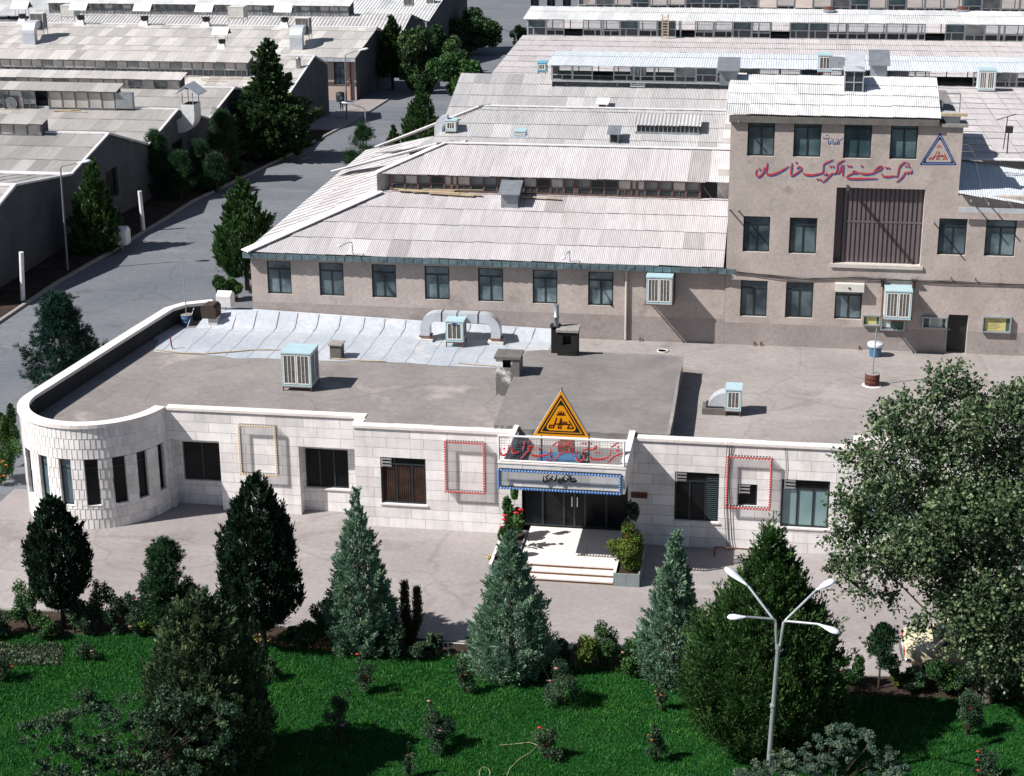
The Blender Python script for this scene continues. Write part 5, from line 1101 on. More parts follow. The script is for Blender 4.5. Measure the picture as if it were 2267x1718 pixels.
# big one on the office roof
a, b = base_of(626, 693, 865, ZR); w = b.x-a.x
cooler('large pale blue air cooler with two louvre panels on the grey office roof', ((a.x+b.x)/2, a.y+.62, ZR), w, 1.25, Zz(693, 783, a.y)-ZR-.2, .2)
# on the silver roof, with two hooped ducts
a, b = base_of(987, 1027, 769, ZR); y = a.y; w = b.x-a.x
c_ = cooler('small pale green air cooler with blue badge and hooped ducts on the silver roof', ((a.x+b.x)/2, y+.42, ZR), w, .85, Zz(1005, 711, y)-ZR-.27, .27, 'cooler_blue', 'cooler_white', 'louvre', 1)
bd = MB('paint_blue'); bd.box(-.10, .10, -.45, -.432, Zz(1005, 717, y)-ZR-.04, Zz(1005, 717, y)-ZR+.04); bd.build('badge', c_)
xc = (a.x+b.x)/2; yd = y+.95; zt = Zz(1000, 700, yd)
for s, xe, lab in ((-1, X(943, 735, yd), 'left hooped sheet metal duct arching from the cooler to the silver roof'), (1, X(1099, 740, yd), 'right hooped sheet metal duct arching from the cooler to the silver roof')):
    pts = [Vector((xc+s*.05, yd, zt)), Vector((xc+s*.45, yd, zt)), Vector((xe-s*.78, yd, zt))]+[Vector((xe-s*.55+s*.55*math.sin(q), yd, zt-.55+.55*math.cos(q))) for q in [i*math.pi/16 for i in range(0, 9)]]+[Vector((xe, yd, ZR+.25))]
    t = thing('roof_duct', lab, 'duct', (xe, yd, ZR), 'sheet metal roof ducts'); duct(pts, .50, .42, 'galvanised_pale', 'duct_bend', t, None, None, (2,))
    m = MB('white_wash', 'rust'); m.box(xe-.36, xe+.36, yd-.36, yd+.36, ZR+.012, ZR+.14, 'white_wash'); m.box(xe-.27, xe+.27, yd-.29, yd+.29, ZR+.22, ZR+.27, 'rust'); m.box(xe-.2, xe+.2, yd-.22, yd+.22, ZR+.13, ZR+.24, 'white_wash'); m.build('curb', t)
# right roof: cooler with elbow duct
a, b = base_of(1605, 1640, 921, ZR); y = a.y; w = b.x-a.x
cooler('pale blue air cooler with elbow duct standing on the right office roof', ((a.x+b.x)/2, y+.42, ZR), w, .85, Zz(1622, 862, y)-ZR-.22, .22, 'cooler_blue', 'cooler_white', 'louvre', 1)
yd = y+.5; x1 = a.x+.05; xe = X(1583, 905, yd); z1 = Zz(1605, 880, yd); rr_ = x1-xe
t = thing('roof_duct', 'quarter round sheet metal elbow duct beside the right roof cooler', 'duct', (xe, yd, ZR), 'sheet metal roof ducts')
duct([Vector((x1, yd, z1))]+[Vector((x1-rr_*math.sin(q), yd, z1-rr_+rr_*math.cos(q))) for q in [i*math.pi/16 for i in range(1, 9)]]+[Vector((xe, yd, ZR+.3))], .6, .6, 'galvanised_pale', 'duct_bend', t)
m = MB('concrete_dark', 'steel_dark'); m.box(xe-.5, xe+.42, yd-.45, yd+.4, ZR, ZR+.26, 'concrete_dark'); m.box(xe-.36, xe+.36, yd-.36, yd+.36, ZR+.26, ZR+.32, 'steel_dark'); m.build('curb', t)
# wall coolers
def wall_cooler(label, x0, x1, yt, yb, Y, dep, stub):
    yf = Y-dep; a, b = X(x0, yb, yf), X(x1, yb, yf); zb, zt = Zz((x0+x1)/2, yb, yf), Zz((x0+x1)/2, yt, yf)
    t = cooler(label, ((a+b)/2, Y-dep/2-.03, zb), b-a, dep-.06, zt-zb, 0.0, 'cooler_blue', 'cooler_white', 'louvre', 2)
    m = MB('rust', 'pole_grey'); w = b-a
    for s in (-1, 1): m.bar((s*(w/2+.06), -dep/2, -.03), (s*(w/2+.06), dep/2, -.03), .05, .05, 'rust'); m.bar((s*(w/2+.06), dep/2-.03, -.03), (s*(w/2+.06), dep/2-.03, zt-zb+.25), .05, .05, 'rust')
    m.bar((w/2+.0, -dep/2+.05, -.03), (-w/2, -dep/2+.05, -.03), .04, .04, 'rust')
    m.build('wall_bracket', t)
    if stub:
        m = MB('steel_dark'); 
        for s in (-1, 1): m.tube([(s*(w/2+.12), dep/2-.05, zt-zb-.1), (s*(w/2+.12), dep/2-.05, zt-zb+.22)], .05, 6); m.box(s*(w/2+.12)-.14, s*(w/2+.12)+.14, dep/2-.2, dep/2-.01, zt-zb+.22, zt-zb+.27)
        m.build('support_post', t)
    return t
wall_cooler('air cooler bracketed to the wing wall under the eave', 1430, 1487, 613, 674, YF, 1.0, False)
wall_cooler('air cooler bracketed to the tower wall above the notice boards', 1957, 2016, 644, 708, YT, 1.05, True)
# on the factory roofs
def roof_cooler(label, x0, x1, yb, yt, P0, n, d=.8, leg=.15, rz=0, **k):
    a, b = Pp(x0, yb, P0, n), Pp(x1, yb, P0, n); w = b.x-a.x; zt = Zz((x0+x1)/2, yt, a.y)
    return cooler(label, ((a.x+b.x)/2, a.y+d/2, a.z), w, d, zt-a.z-leg, leg, rz=rz, **k)
nS = (0, -S_, 1); B2 = (0, Yv, zv); B3 = (0, Yv3, zv3); B1 = (0, Yu, zu)
t = roof_cooler('pale green air cooler at the left end of the second factory ridge', 986, 1010, 297, 266, B2, nS, npan=1)
yd = t.location.y; 
q = Vector(t.location); d_ = thing('roof_duct', 'small sheet metal elbow duct left of the second ridge cooler', 'duct', (q.x-.75, q.y, q.z), 'sheet metal roof ducts'); duct([Vector((q.x-.2, q.y, q.z+.75))]+[Vector((q.x-.2-.5*math.sin(k*math.pi/12), q.y, q.z+.25+.5*math.cos(k*math.pi/12))) for k in range(1, 7)]+[Vector((q.x-.7, q.y, q.z-.2))], .45, .42, 'galvanised_pale', 'duct_bend', d_)
roof_cooler('rusty louvred air cooler standing on the third factory bay', 1395, 1428, 196, 150, B3, nS, louv='louvre_rusty', npan=2, leg=.1)
roof_cooler('bright blue air cooler half hidden behind the front glazed strip', 1354, 1382, 414, 371, (0, mb1.y+1.2, mb1.z+.1), (0, 0, 1), body='cooler_sky', npan=1)
p = Pp(1142, 302, B2, nS); roof_cooler('low pale green air cooler box just behind the front ridge', 1139, 1163, 305, 290, (0, Yr1+1.0, zr1-.35), (0, 0, 1), npan=1, leg=.02)
roof_cooler('sky blue air cooler at the left end of the third ridge', 1190, 1209, 164, 138, (0, Yr3+.6, zr3), (0, 0, 1), body='cooler_sky', npan=1)
t = roof_cooler('weathered air cooler standing on the pink hall roof right of the tower', 2164, 2202, 205, 155, (0, 100, 10.78), (0, 0, 1), louv='louvre_rusty', npan=2, leg=.12, d=1.0)
zb_ = ztr-.6; PB = (0, Ytr+1.8, zb_)
roof_cooler('pale air cooler behind the tower ridge with a bent duct', 1809, 1840, 168, 121, PB, (0, 0, 1), npan=1, leg=.2)
ydk = Ytr+2.2; x1, x2 = X(1840, 140, ydk), X(1880, 160, ydk); z1 = Zz(1850, 138, ydk)
d_ = thing('roof_duct', 'grey bent duct joining the cooler behind the tower ridge', 'duct', (x2, ydk, zb_), 'sheet metal roof ducts'); duct([Vector((x1-.1, ydk, z1)), Vector((x1+.3, ydk, z1))]+[Vector((x2-.4+.4*math.sin(k*math.pi/12), ydk, z1-.4+.4*math.cos(k*math.pi/12))) for k in range(1, 7)]+[Vector((x2, ydk, zb_-.4))], .5, .45, 'galvanised', 'duct_bend', d_)
def hood(label, x0, x1, yt, yb, Y, zb, d=.9, mat='galvanised', open_=False):
    """a sheet-metal roof outlet: shaft and sloping lid"""
    a, b = X(x0, yb, Y), X(x1, yb, Y); zt = Zz((x0+x1)/2, yt, Y); w = b-a
    t = thing('roof_vent', label, 'roof vent', ((a+b)/2, Y, zb), 'sheet metal roof vents'); m = MB(mat, 'black')
    h = zt-zb; m.box(a+.05, b-.05, Y, Y+d, zb, zb+h*.62, mat)
    if open_: m.face([(a+.1, Y-.004, zb+h*.1), (b-.1, Y-.004, zb+h*.1), (b-.1, Y-.004, zb+h*.6), (a+.1, Y-.004, zb+h*.6)], 'black')
    m.build('shaft', t); m = MB(mat); z = zb+h*.62
    m.hexa([(a-.06, Y-.22, z-.02), (b+.06, Y-.22, z-.02), (b+.06, Y+d+.1, z+h*.36-.04), (a-.06, Y+d+.1, z+h*.36-.04), (a-.06, Y-.22, z+.02), (b+.06, Y-.22, z+.02), (b+.06, Y+d+.1, z+h*.36), (a-.06, Y+d+.1, z+h*.36)]); 
    m.face([(b-.05, Y, zb+h*.62), (b-.05, Y+d, zb+h*.62), (b-.05, Y+d, z+h*.33)]); m.face([(a+.05, Y, zb+h*.62), (a+.05, Y+d, zb+h*.62), (a+.05, Y+d, z+h*.33)])
    m.build('lid', t); return t
def slope_z(P0, n, Y): return P0[2]-(Y-P0[1])*n[1]/n[2]
p = Pp(1128, 462, tuple(e0), nS); hood('grey sheet metal roof vent with bent lid on the front corrugated slope', 1107, 1149, 407, 462, p.y, p.z-.05, .85)
p = Pp(1331, 243, B3, nS); hood('small white lidded vent on the third factory bay', 1322, 1345, 220, 245, Pp(1331, 245, B3, nS).y, Pp(1331, 245, B3, nS).z, .6, 'white_paint', True)
p = Pp(1360, 318, B2, nS); hood('leaning dark lidded vent beside the roof dormer', 1347, 1371, 282, 318, p.y, p.z, .6, 'galvanised', True)
hood('grey square duct hood at the left end of the tower ridge', 1590, 1634, 134, 178, Ytr-.6, ztr-.35, 1.1)
hood('grey pyramid hood right of centre behind the tower ridge', 1925, 1966, 116, 166, Ytr+1.2, ztr-.5, 1.0)
hood('pale flat topped hood directly behind the open tower skylight', 1872, 1911, 121, 165, Ytr+1.6, ztr-.6, 1.0, 'galvanised_pale', True)
# open skylight on the tower roof
TP0, TN = (0, tye, tze+.06), (0, -St, 1); q0, q1 = Pp(1868, 205, TP0, TN), Pp(1911, 206, TP0, TN); zt = Zz(1890, 157, q0.y); zt2 = Zz(1890, 148, q0.y+.9)
t = thing('roof_skylight', 'open white metal skylight box on the tower roof', 'skylight', q0, 'sheet metal roof vents'); m = MB('galvanised_pale', 'glass_monitor_dark', 'frame_grey')
m.face([(q1.x, q1.y, q1.z-.1), (q1.x, q1.y+1.2, q1.z+.3), (q1.x, q1.y+1.2, zt), (q1.x, q1.y, zt)], 'galvanised_pale'); m.face([(q0.x, q0.y, q0.z-.1), (q0.x, q0.y, zt), (q0.x, q0.y+1.2, zt), (q0.x, q0.y+1.2, q0.z+.3)], 'galvanised_pale')
m.face([(q0.x, q0.y+1.2, q0.z), (q1.x, q0.y+1.2, q0.z), (q1.x, q0.y+1.2, zt), (q0.x, q0.y+1.2, zt)], 'galvanised_pale'); m.build('body', t)
window(t, PY(q0.y), q0.x, q1.x, q0.z-.05, zt, .08, 'frame_grey', 'glass_monitor_dark', .5, (.5,), .05, (.5,))
m = MB('galvanised_pale'); cx, cy = (q0.x+q1.x)/2, q0.y+.5; V = [(q0.x-.05, q0.y-.08, zt), (q1.x+.05, q0.y-.08, zt), (q1.x+.05, q0.y+1.25, zt), (q0.x-.05, q0.y+1.25, zt), (cx, cy, zt2+.1)]
m.idx(V, [(0, 1, 4), (1, 2, 4), (2, 3, 4), (3, 0, 4), (3, 2, 1, 0)]); m.build('pyramid_lid', t)
# metal frame and chute right of the tower roof
t = thing('metal_frame', 'thin open metal ladder frame standing at the right end of the tower roof', 'frame', Yp(2085, 250, YT+1.5)); m = MB('pole_grey'); Y = YT+1.2
for x0, y0, x1, y1 in ((2088, 207, 2085, 252), (2127, 208, 2124, 252), (2088, 207, 2127, 208), (2087, 228, 2126, 229), (2085, 250, 2124, 252)): m.bar(Yp(x0, y0, Y), Yp(x1, y1, Y), .045)
m.build('bars', t)
m = MB('galvanised_pale'); Y = YT+.1; q = [Yp(2083, 252, Y), Yp(2128, 255, Y), Yp(2123, 279, Y), Yp(2096, 274, Y)]; m.prism(q, (0, .9, 0)); m.build('water_tank', label='small wedge shaped sheet metal tank on the tower coping', cat='tank')
m = MB('timber'); a, b = Yp(2083, 254, YT-.08), Yp(2142, 256, YT-.08); m.box(a.x, b.x, YT-.12, YT+.12, b.z-.04, b.z+.08); m.build('timber_plank', label='brown timber plank lying on the tank at the tower corner', cat='plank')
# ladder on the second rear hall, orange dome vents, antenna and floodlight on the hall roof
t = thing('ladder', 'pale timber ladder leaning against the second glazed strip of the rear halls', 'ladder', Zp(1472, 84, 10.9)); m = MB('timber'); p0 = Zp(1472, 86, 10.9); p1 = Vector((p0.x, YB-.6, Zz(1477, 32, YB-.6)))
for s in (-.2, .2): m.bar(p0+Vector((s, 0, 0)), p1+Vector((s, 0, 0)), .07)
for i in range(1, 9): q = p0+(p1-p0)*i/9; m.bar(q-Vector((.2, 0, 0)), q+Vector((.2, 0, 0)), .05)
m.build('rails', t)
for sx, lab in ((1836, 'small turbine vent with orange cap behind the tower on the farther roof edge'), (2130, 'small turbine vent with orange cap near the right frame edge')):
    p = Zp(sx, 27, 12.4); m = MB('galvanised', 'drum_rust'); m.lathe(p, [(.30, -.4), (.30, 0), (.42, .05), (.42, .2)], 12, 'galvanised'); m.lathe(p+Vector((0, 0, .2)), [(.42, 0), (.35, .14), (.0, .2)], 12, 'drum_rust'); m.build('turbine_vent', label=lab, cat='roof vent', group='turbine vents')
PHR = (0, 88, 10.95)
t = thing('television_aerial', 'thin rooftop aerial mast on the pink hall roof', 'aerial', Zp(2219, 344, 11.0), 'rooftop aerials'); p = Zp(2219, 344, 11.0); zt = Zz(2224, 258, p.y); m = MB('steel_dark'); m.tube([p, (p.x+.1, p.y, zt)], .022, 5); m.bar((p.x-.35, p.y, zt-.15), (p.x+.45, p.y, zt+.12), .025)
for k in range(5): q = Vector((p.x-.3+.17*k, p.y, zt-.13+.057*k)); m.bar(q-Vector((0, .2, 0)), q+Vector((0, .2, 0)), .018)
m.build('mast', t)
t = thing('floodlight', 'small black floodlight on a thin pole near the right roof edge', 'floodlight', Zp(2228, 355, 11.0)); p = Zp(2228, 355, 11.0); zt = Zz(2232, 292, p.y); m = MB('steel_dark'); m.tube([p, (p.x, p.y, zt)], .03, 6); m.build('pole', t); m = MB('steel_dark', 'glass_monitor'); m.obox((p.x, p.y-.05, zt+.12), (.16, 0, 0), (0, .08, .02), (0, -.03, .14)); m.build('lamp_head', t)
# left sheds: hooded vents along the ridge, ducted coolers, boxes, cowl
def ridge_vent(t0, label, sx, sy, P0, n, sc=1.0):
    p = Pp(sx, sy, P0, n) if n else P0
    if t0 is not None: return again(t0, p, label)
    t = thing('hooded_vent', label, 'roof vent', p, 'hooded vents on the long shed', True); s = sc
    m = MB('flashing'); m.hexa([(-.55*s, -.6*s, -.15), (.55*s, -.6*s, -.15), (.3*s, .3*s, -.15), (-.3*s, .3*s, -.15), (-.3*s, -.3*s, .55*s), (.3*s, -.3*s, .55*s), (.3*s, .3*s, .55*s), (-.3*s, .3*s, .55*s)]); m.build('curb', t)
    m = MB('steel_dark'); m.lathe((0, 0, .5*s), [(.42*s, 0), (.42*s, .45*s)], 12); m.build('pipe', t)
    m = MB('pole_dim'); 
    for x, y in ((-.6, -.4), (.6, -.4), (-.6, .4), (.6, .4)): m = MB('pole_dim'); m.bar((x*s, y*s, .7*s), (x*s, y*s, 1.75*s), .04); m.build('post', t)
    m = MB('white_paint', 'black'); w = 1.0*s
    for y0, z0, y1, z1 in ((-.85*s, 1.6*s, 0, 2.35*s), (0, 2.35*s, .85*s, 1.6*s)): m.hexa([(-w, y0, z0-.03), (w, y0, z0-.03), (w, y1, z1-.03), (-w, y1, z1-.03), (-w, y0, z0+.03), (w, y0, z0+.03), (w, y1, z1+.03), (-w, y1, z1+.03)], 'white_paint')
    m.face([(w-.02, -.75*s, 1.66*s), (w-.02, .75*s, 1.66*s), (w-.02, 0, 2.3*s)], 'black'); m.build('hood', t); return t
PS = (0, e5[0], e5[1]+.1); nS5 = (0, -(k5[1]-e5[1]), k5[0]-e5[0])
v0 = ridge_vent(None, 'first hooded vent at the left end of the long shed ridge', 51, 50, PS, nS5)
for sx, sy, lab in ((180, 53, 'second hooded vent beside the white cooler on the long shed'), (321, 55, 'hooded vent in the middle of the long shed ridge'), (457, 57, 'hooded vent left of the right white cooler on the long shed'), (631, 58, 'last hooded vent with wide flashing on the long shed ridge')): ridge_vent(v0, lab, sx, sy, PS, nS5)
vv_ = again(v0, Pp(467, 116, (0, 176, 0), (0, 0, 1)), 'low hooded vent peeping over the glazed strip roof', 0, .8); p = on(k4, v34, 467, 121); vv_.location = (p.x, p.y+3.5, p.z+.2)
for (sx0, sx1, yb, yt, lab) in ((136, 166, 46, 12, 'white boxy air cooler near the left end of the long shed ridge'), (506, 540, 49, 15, 'white boxy air cooler near the right end of the long shed ridge')):
    a, b = Pp(sx0, yb, PS, nS5), Pp(sx1, yb, PS, nS5); zt = Zz(sx0, yt, a.y); t = cooler(lab, ((a.x+b.x)/2, a.y+.8, a.z), b.x-a.x, 1.6, zt-a.z-.45, .45, 'cooler_cream', 'cooler_white', 'cooler_cream', 2, .0)
for (sx, sy, lab, lab2) in ((68, 98, 'air cooler turned sideways at the left of the long shed roof', 'white hunched duct at the left of the long shed roof'), (658, 110, 'air cooler turned sideways at the right of the long shed roof', 'white hunched duct at the right of the long shed roof')):
    p = Pp(sx, sy, PS, nS5); w = 1.35; h = 2.0
    t = thing('roof_duct', lab2, 'duct', p, 'sheet metal roof ducts'); duct([p+Vector((0, 0, -.2)), p+Vector((0, 0, h-.75))]+[p+Vector((0, .75-.75*math.cos(k*math.pi/12), h-.75+.75*math.sin(k*math.pi/12))) for k in range(1, 7)]+[p+Vector((0, 1.6, h))], w, .75, 'galvanised_pale', 'duct_bend', t)
    cooler(lab, p+Vector((.2, 2.1, .75)), 1.5, 1.1, 1.75, .6, 'cooler_cream', 'galvanised', 'louvre', 2)
p = on(k5, e5, 1, 1) if False else None
for (sx0, sx1, yb, yt, Y, z, lab) in ((895, 915, 14, 2, k6[0]+2, k6[1]-.2, 'small grey air cooler on the far shed ridge beside the road trees'), (945, 962, 12, 0, k7[0]-2, k7[1]-.3, 'tiny air cooler on the farthest shed roof at the top edge')):
    a, b = X(sx0, yb, Y), X(sx1, yb, Y); cooler(lab, ((a+b)/2, Y, Zz(sx0, yb, Y)), b-a, .9, 1.1, .1, 'cooler_cream', 'galvanised', 'louvre', 2)
p = on(k4, v34, 654, 150); m = MB('galvanised'); m.lathe(Pp(661, 152, tuple(PW(*v34)), (0, -(k4[1]-v34[1]), k4[0]-v34[0])), [(.24, -.2), (.24, .85), (.30, .87), (.10, 1.1), (0, 1.12)], 12); m.build('stub_pipe', label='short grey stub pipe on the shed roof right of the dark road tree', cat='vent pipe')
# big white cowl on the shed wall
t = thing('vent_cowl', 'big white curved vent cowl with its own little tilted roof on a shed wall', 'vent cowl', Xp(400, 285, XW+.1)); c0 = Xp(400, 280, XW); 
yb_ = c0.y; zc = c0.z; m = MB('white_paint', 'black'); hw = .75
zt = Xp(415, 232, XW+.9).z; pts = [Vector((XW-.2, yb_, zc+.1))]+[Vector((XW+.8*math.sin(k*math.pi/12)-.1+.2, yb_, zc+.9-.8*math.cos(k*math.pi/12))) for k in range(1, 7)]+[Vector((XW+.9, yb_, zt))]
duct(pts, 1.5, .95, 'white_paint', 'cowl', t)
m = MB('black'); m.face([(XW+.45, yb_-.7, zt+.006), (XW+1.36, yb_-.7, zt+.006), (XW+1.36, yb_+.7, zt+.006), (XW+.45, yb_+.7, zt+.006)]); m.build('opening', t)
m = MB('pole_grey'); 
for x, y in ((.5, -.65), (1.3, -.65), (.5, .65), (1.3, .65)): m = MB('pole_grey'); m.bar((XW+x, yb_+y, zt-.1), (XW+x, yb_+y, zt+.85), .05); m.build('post', t)
m = MB(); m = MB('galvanised_pale')
for s in (-1, 1): m.hexa([(XW+.9, yb_-1.0, zt+1.42), (XW+.9, yb_+1.0, zt+1.42), (XW+.9+s*.95, yb_+1.0, zt+.72), (XW+.9+s*.95, yb_-1.0, zt+.72), (XW+.9, yb_-1.0, zt+1.47), (XW+.9, yb_+1.0, zt+1.47), (XW+.9+s*.95, yb_+1.0, zt+.77), (XW+.9+s*.95, yb_-1.0, zt+.77)])
m.build('little_roof', t)
# loose timber on the roofs
def planks(label, spots, P0, n, seed):
    rg = random.Random(seed); m = MB('timber')
    for sx, sy, L, an in spots:
        p = Pp(sx, sy, P0, n)+Vector((0, 0, .10+rg.uniform(0, .05))); d = Vector((math.cos(an), math.sin(an), -n[1]/n[2]*math.sin(an))); m.bar(p-d*L/2, p+d*L/2, .14, .035)
    return m.build('loose_planks', label=label, cat='planks', group='loose timber on the roofs')
planks('heap of loose timber planks below the front glazed strip', [(935, 427, 3.2, -.10), (950, 431, 3.0, -.05), (1005, 426, 3.0, .03), (1008, 432, 2.6, -.12), (1000, 436, 2.2, -.06), (960, 429, 2.0, .1)], tuple(e0), nS, 1)
planks('single long timber plank beside the grey roof vent', [(1180, 443, 2.6, -.04)], tuple(e0), nS, 2)
planks('few pale planks lying under the spiral fan strip', [(10, 245, 2.2, .05), (150, 247, 2.0, .1), (160, 250, 2.4, -.05), (140, 249, 1.5, .2)], (0, v12[0], v12[1]), (0, -(k2[1]-v12[1]), k2[0]-v12[0]), 3)
planks('pale planks scattered right of the long glazed strip', [(480, 177, 3, .05), (475, 182, 2.4, -.05), (545, 177, 3, .0), (420, 172, 2.4, .1), (300, 170, 3, 0), (230, 169, 3, .05)], (0, v34[0], v34[1]), (0, -(k4[1]-v34[1]), k4[0]-v34[0]), 4)
# aerial in blue drum, drum and pole, bucket, red pipe, bins
def drum(t, c, r, h, mat, top='concrete'):
    m = MB(mat, top); m.lathe(c, [(r, 0), (r, h*.32), (r*1.04, h*.34), (r, h*.36), (r, h*.66), (r*1.04, h*.68), (r, h*.7), (r, h)], 18, mat); m.lathe(Vector(c)+Vector((0, 0, h-.02)), [(r*.96, 0), (r*.96, .025)], 18, top); m.build('drum', t)
q = Zp(414, 719, ZR); t = thing('aerial_drum', 'television aerial mast set in a blue oil drum on the silver roof', 'aerial', q, 'rooftop aerials'); drum(t, q, .28, .5, 'drum_blue'); zt = Zz(412, 576, q.y); m = MB('pole_grey'); m.tube([q+Vector((0, 0, .5)), Vector((q.x, q.y, zt))], .022, 6); m.build('mast', t)
m = MB('pole_grey'); m.bar((q.x-1.0, q.y, zt-.05), (q.x+.55, q.y, zt-.02), .025)
for k in range(10): x = q.x-.95+.16*k; m.bar((x, q.y-.22+.015*k, zt-.045), (x, q.y+.22-.015*k, zt-.045), .016)
m.build('aerial', t)
q = Zp(1930, 853, ZR); t = thing('pole_drum', 'thin pole standing in a rusty brown drum on the right roof', 'pole', q); drum(t, q, .30, .52, 'drum_rust'); zt = Zz(1938, 726, q.y); m = MB('pole_grey'); m.tube([q+Vector((0, 0, .5)), Vector((q.x+.05, q.y, zt))], [.035, .03], 6); m.build('mast', t); m = MB('white_wash'); m.lathe(q, [(.42, .004), (.36, .03), (.3, .04)], 14); m.build('mortar_foot', t)
q = Zp(1937, 788, ZR); t = thing('plastic_bucket', 'blue plastic tub with white rim near the tower wall', 'bucket', q); m = MB('bucket_blue'); m.lathe(q, [(.24, 0), (.30, .55)], 18); m.build('tub', t); m = MB('lamp_white'); m.lathe(q+Vector((0, 0, .55)), [(.34, -.09), (.36, 0), (.33, .06), (.0, .06)], 18); m.build('lid', t)
q = Zp(381, 773, ZR); m = MB('rust_paint', 'white_wash'); m.tube([q, q+Vector((-.05, 0, .62))], .035, 8, 'rust_paint'); m.lathe(q, [(.06, 0), (.06, .10)], 10, 'white_wash'); m.build('red_pipe', label='short upright red pipe near the edge of the silver roof', cat='pipe')
m = MB('black'); m.tube([Yp(300, 740, 71.5)+Vector((0, 0, .2))]+[Zp(x, y, ZR+.5) for x, y in ((370, 690), (405, 655), (430, 652), (440, 668))], .015, 5)
def bin_(label, x, yb, yt, w, loc=None):
    q = loc or Gp(x, yb); h = Zz(x, yt, q.y)-q.z; t = thing('litter_bin', label, 'litter bin', q, 'white house shaped bins'); m = MB('white_paint', 'galvanised_pale'); z0, z1 = q.z+h*.30, q.z+h*.82; y0, y1 = q.y-w*.45, q.y+w*.45
    m.prism([(q.x-w/2, y0, z0), (q.x-w/2, y1, z0), (q.x-w/2, y1+.05, z1), (q.x-w/2, q.y, q.z+h), (q.x-w/2, y0-.05, z1)], (w, 0, 0), 'white_paint'); m.build('box', t); m = MB('pole_grey'); m.tube([q, (q.x, q.y, z0)], .04, 6); m.build('post', t); return t
bin_('white house shaped litter bin beside the round shrub at the factory corner', 493, 690, 643, .8, Vector((Zp(493, 690, 0).x+.2, Zp(493, 690, 0).y, 0)))
bin_('white house shaped litter bin in the shade of the left kerb', 272, 556, 500, .85)
# signboards on the tower wall
def board(label, x0, y0, x1, y1, paper, px, pm):
    a, b = Yp(x0, y0, YT), Yp(x1, y1, YT); t = thing('notice_board', label, 'notice board', ((a.x+b.x)/2, YT, b.z), 'notice boards on the tower wall'); m = MB('pole_grey'); P = PY(YT); x0, x1, z0, z1 = a.x, b.x, b.z, a.z
    for u0, u1, za, zb in ((x0, x0+.06, z0, z1), (x1-.06, x1, z0, z1), (x0+.06, x1-.06, z0, z0+.06), (x0+.06, x1-.06, z1-.06, z1)): pbox(m, P, u0, u1, za, zb, -.16, -.004)
    m.build('frame', t); m = MB('board_back'); pbox(m, P, x0+.05, x1-.05, z0+.05, z1-.05, -.05, -.006); m.build('back_panel', t)
    m = MB(pm, 'frame_dark'); w, h = x1-x0, z1-z0; u0, u1, za, zb = x0+w*px[0], x0+w*px[1], z0+h*px[2], z0+h*px[3]; m.face([P(u0, za, -.056), P(u1, za, -.056), P(u1, zb, -.056), P(u0, zb, -.056)], pm)
    for k in range(7):
        z = za+(zb-za)*(.15+.11*k); m.face([P(u0+(u1-u0)*.14, z, -.058), P(u0+(u1-u0)*(.62+.2*((k*37) % 10)/10), z, -.058), P(u0+(u1-u0)*(.62+.2*((k*37) % 10)/10), z+.012, -.058), P(u0+(u1-u0)*.14, z+.012, -.058)], 'frame_dark') if paper else None
    m.build('poster', t); return t
board('small glazed notice board with yellow sheet left of the tower cooler', 1910, 695, 1948, 720, 0, (.2, .8, .12, .85), 'poster_yellow')
board('green notice board with pale papers under the tower cooler', 1950, 700, 2002, 731, 0, (.08, .42, .2, .95), 'poster_white')
board('shaded notice board with white sheet left of the dark door', 2042, 699, 2095, 727, 1, (.28, .82, .12, .88), 'poster_white')
board('big framed notice board with yellow poster right of the dark door', 2175, 698, 2236, 736, 1, (.10, .83, .10, .92), 'poster_yellow')

# ------------------------------------------------------------------ entrance signs and light frames
SY = CNy+.06
def bulbframe(label, sx0, sy0, sx1, sy1, Y, nx, nz, colour, rb=.044, out=.22, skip=()):
    """rectangle of lamp sockets standing off the wall, one bulb part each"""
    a, b = Yp(sx0, sy0, Y), Yp(sx1, sy1, Y); x0, x1, z1, z0 = a.x, b.x, a.z, b.z
    t = thing('bulb_frame', label, 'light frame', ((x0+x1)/2, Y, z0), 'rectangles of coloured bulbs on the facade')
    m = MB('steel_dark'); P = PY(Y)
    for u0, u1, za, zb in ((x0-.012, x0+.012, z0-.012, z1+.012), (x1-.012, x1+.012, z0-.012, z1+.012), (x0+.012, x1-.012, z0-.012, z0+.012), (x0+.012, x1-.012, z1-.012, z1+.012)): pbox(m, P, u0, u1, za, zb, -.03, -.002)
    m.build('batten', t)
    pts = [(x0+(x1-x0)*i/nx, z) for i in range(nx+1) for z in (z0, z1)]+[(x, z0+(z1-z0)*i/nz) for i in range(1, nz) for x in (x0, x1)]
    proto = None
    for x, z in pts:
        if proto is None:
            m = MB('bulb_white', colour); m.lathe((x, Y-.03, z), [(.018, 0), (.018, out*.66), (.016, out*.74)], 8, 'bulb_white' if colour != 'bulb_blue' else 'steel_dark', (0, -1, 0)); m.lathe((x, Y-.03-out*.74, z), [(.02, 0), (rb*.9, .02), (rb, .045), (rb*.7, .075), (0, .085)], 8, colour, (0, -1, 0)); proto = m.build('bulb', t); px_, pz_ = x, z
        else: c = proto.copy(); COL.objects.link(c); c.parent = t; c.location = proto.location+Vector((x-px_, 0, z-pz_))
    return t
bulbframe('rectangle of white and yellow bulbs on the left marble wall', 530, 938, 616, 1049, YL, 14, 19, 'bulb_yellow')
bulbframe('rectangle of red bulbs left of the entrance', 987, 974, 1074, 1088, YM, 14, 20, 'bulb_red')
bulbframe('rectangle of red bulbs around the small square window', 1612, 1007, 1703, 1123, YR, 14, 20, 'bulb_red')
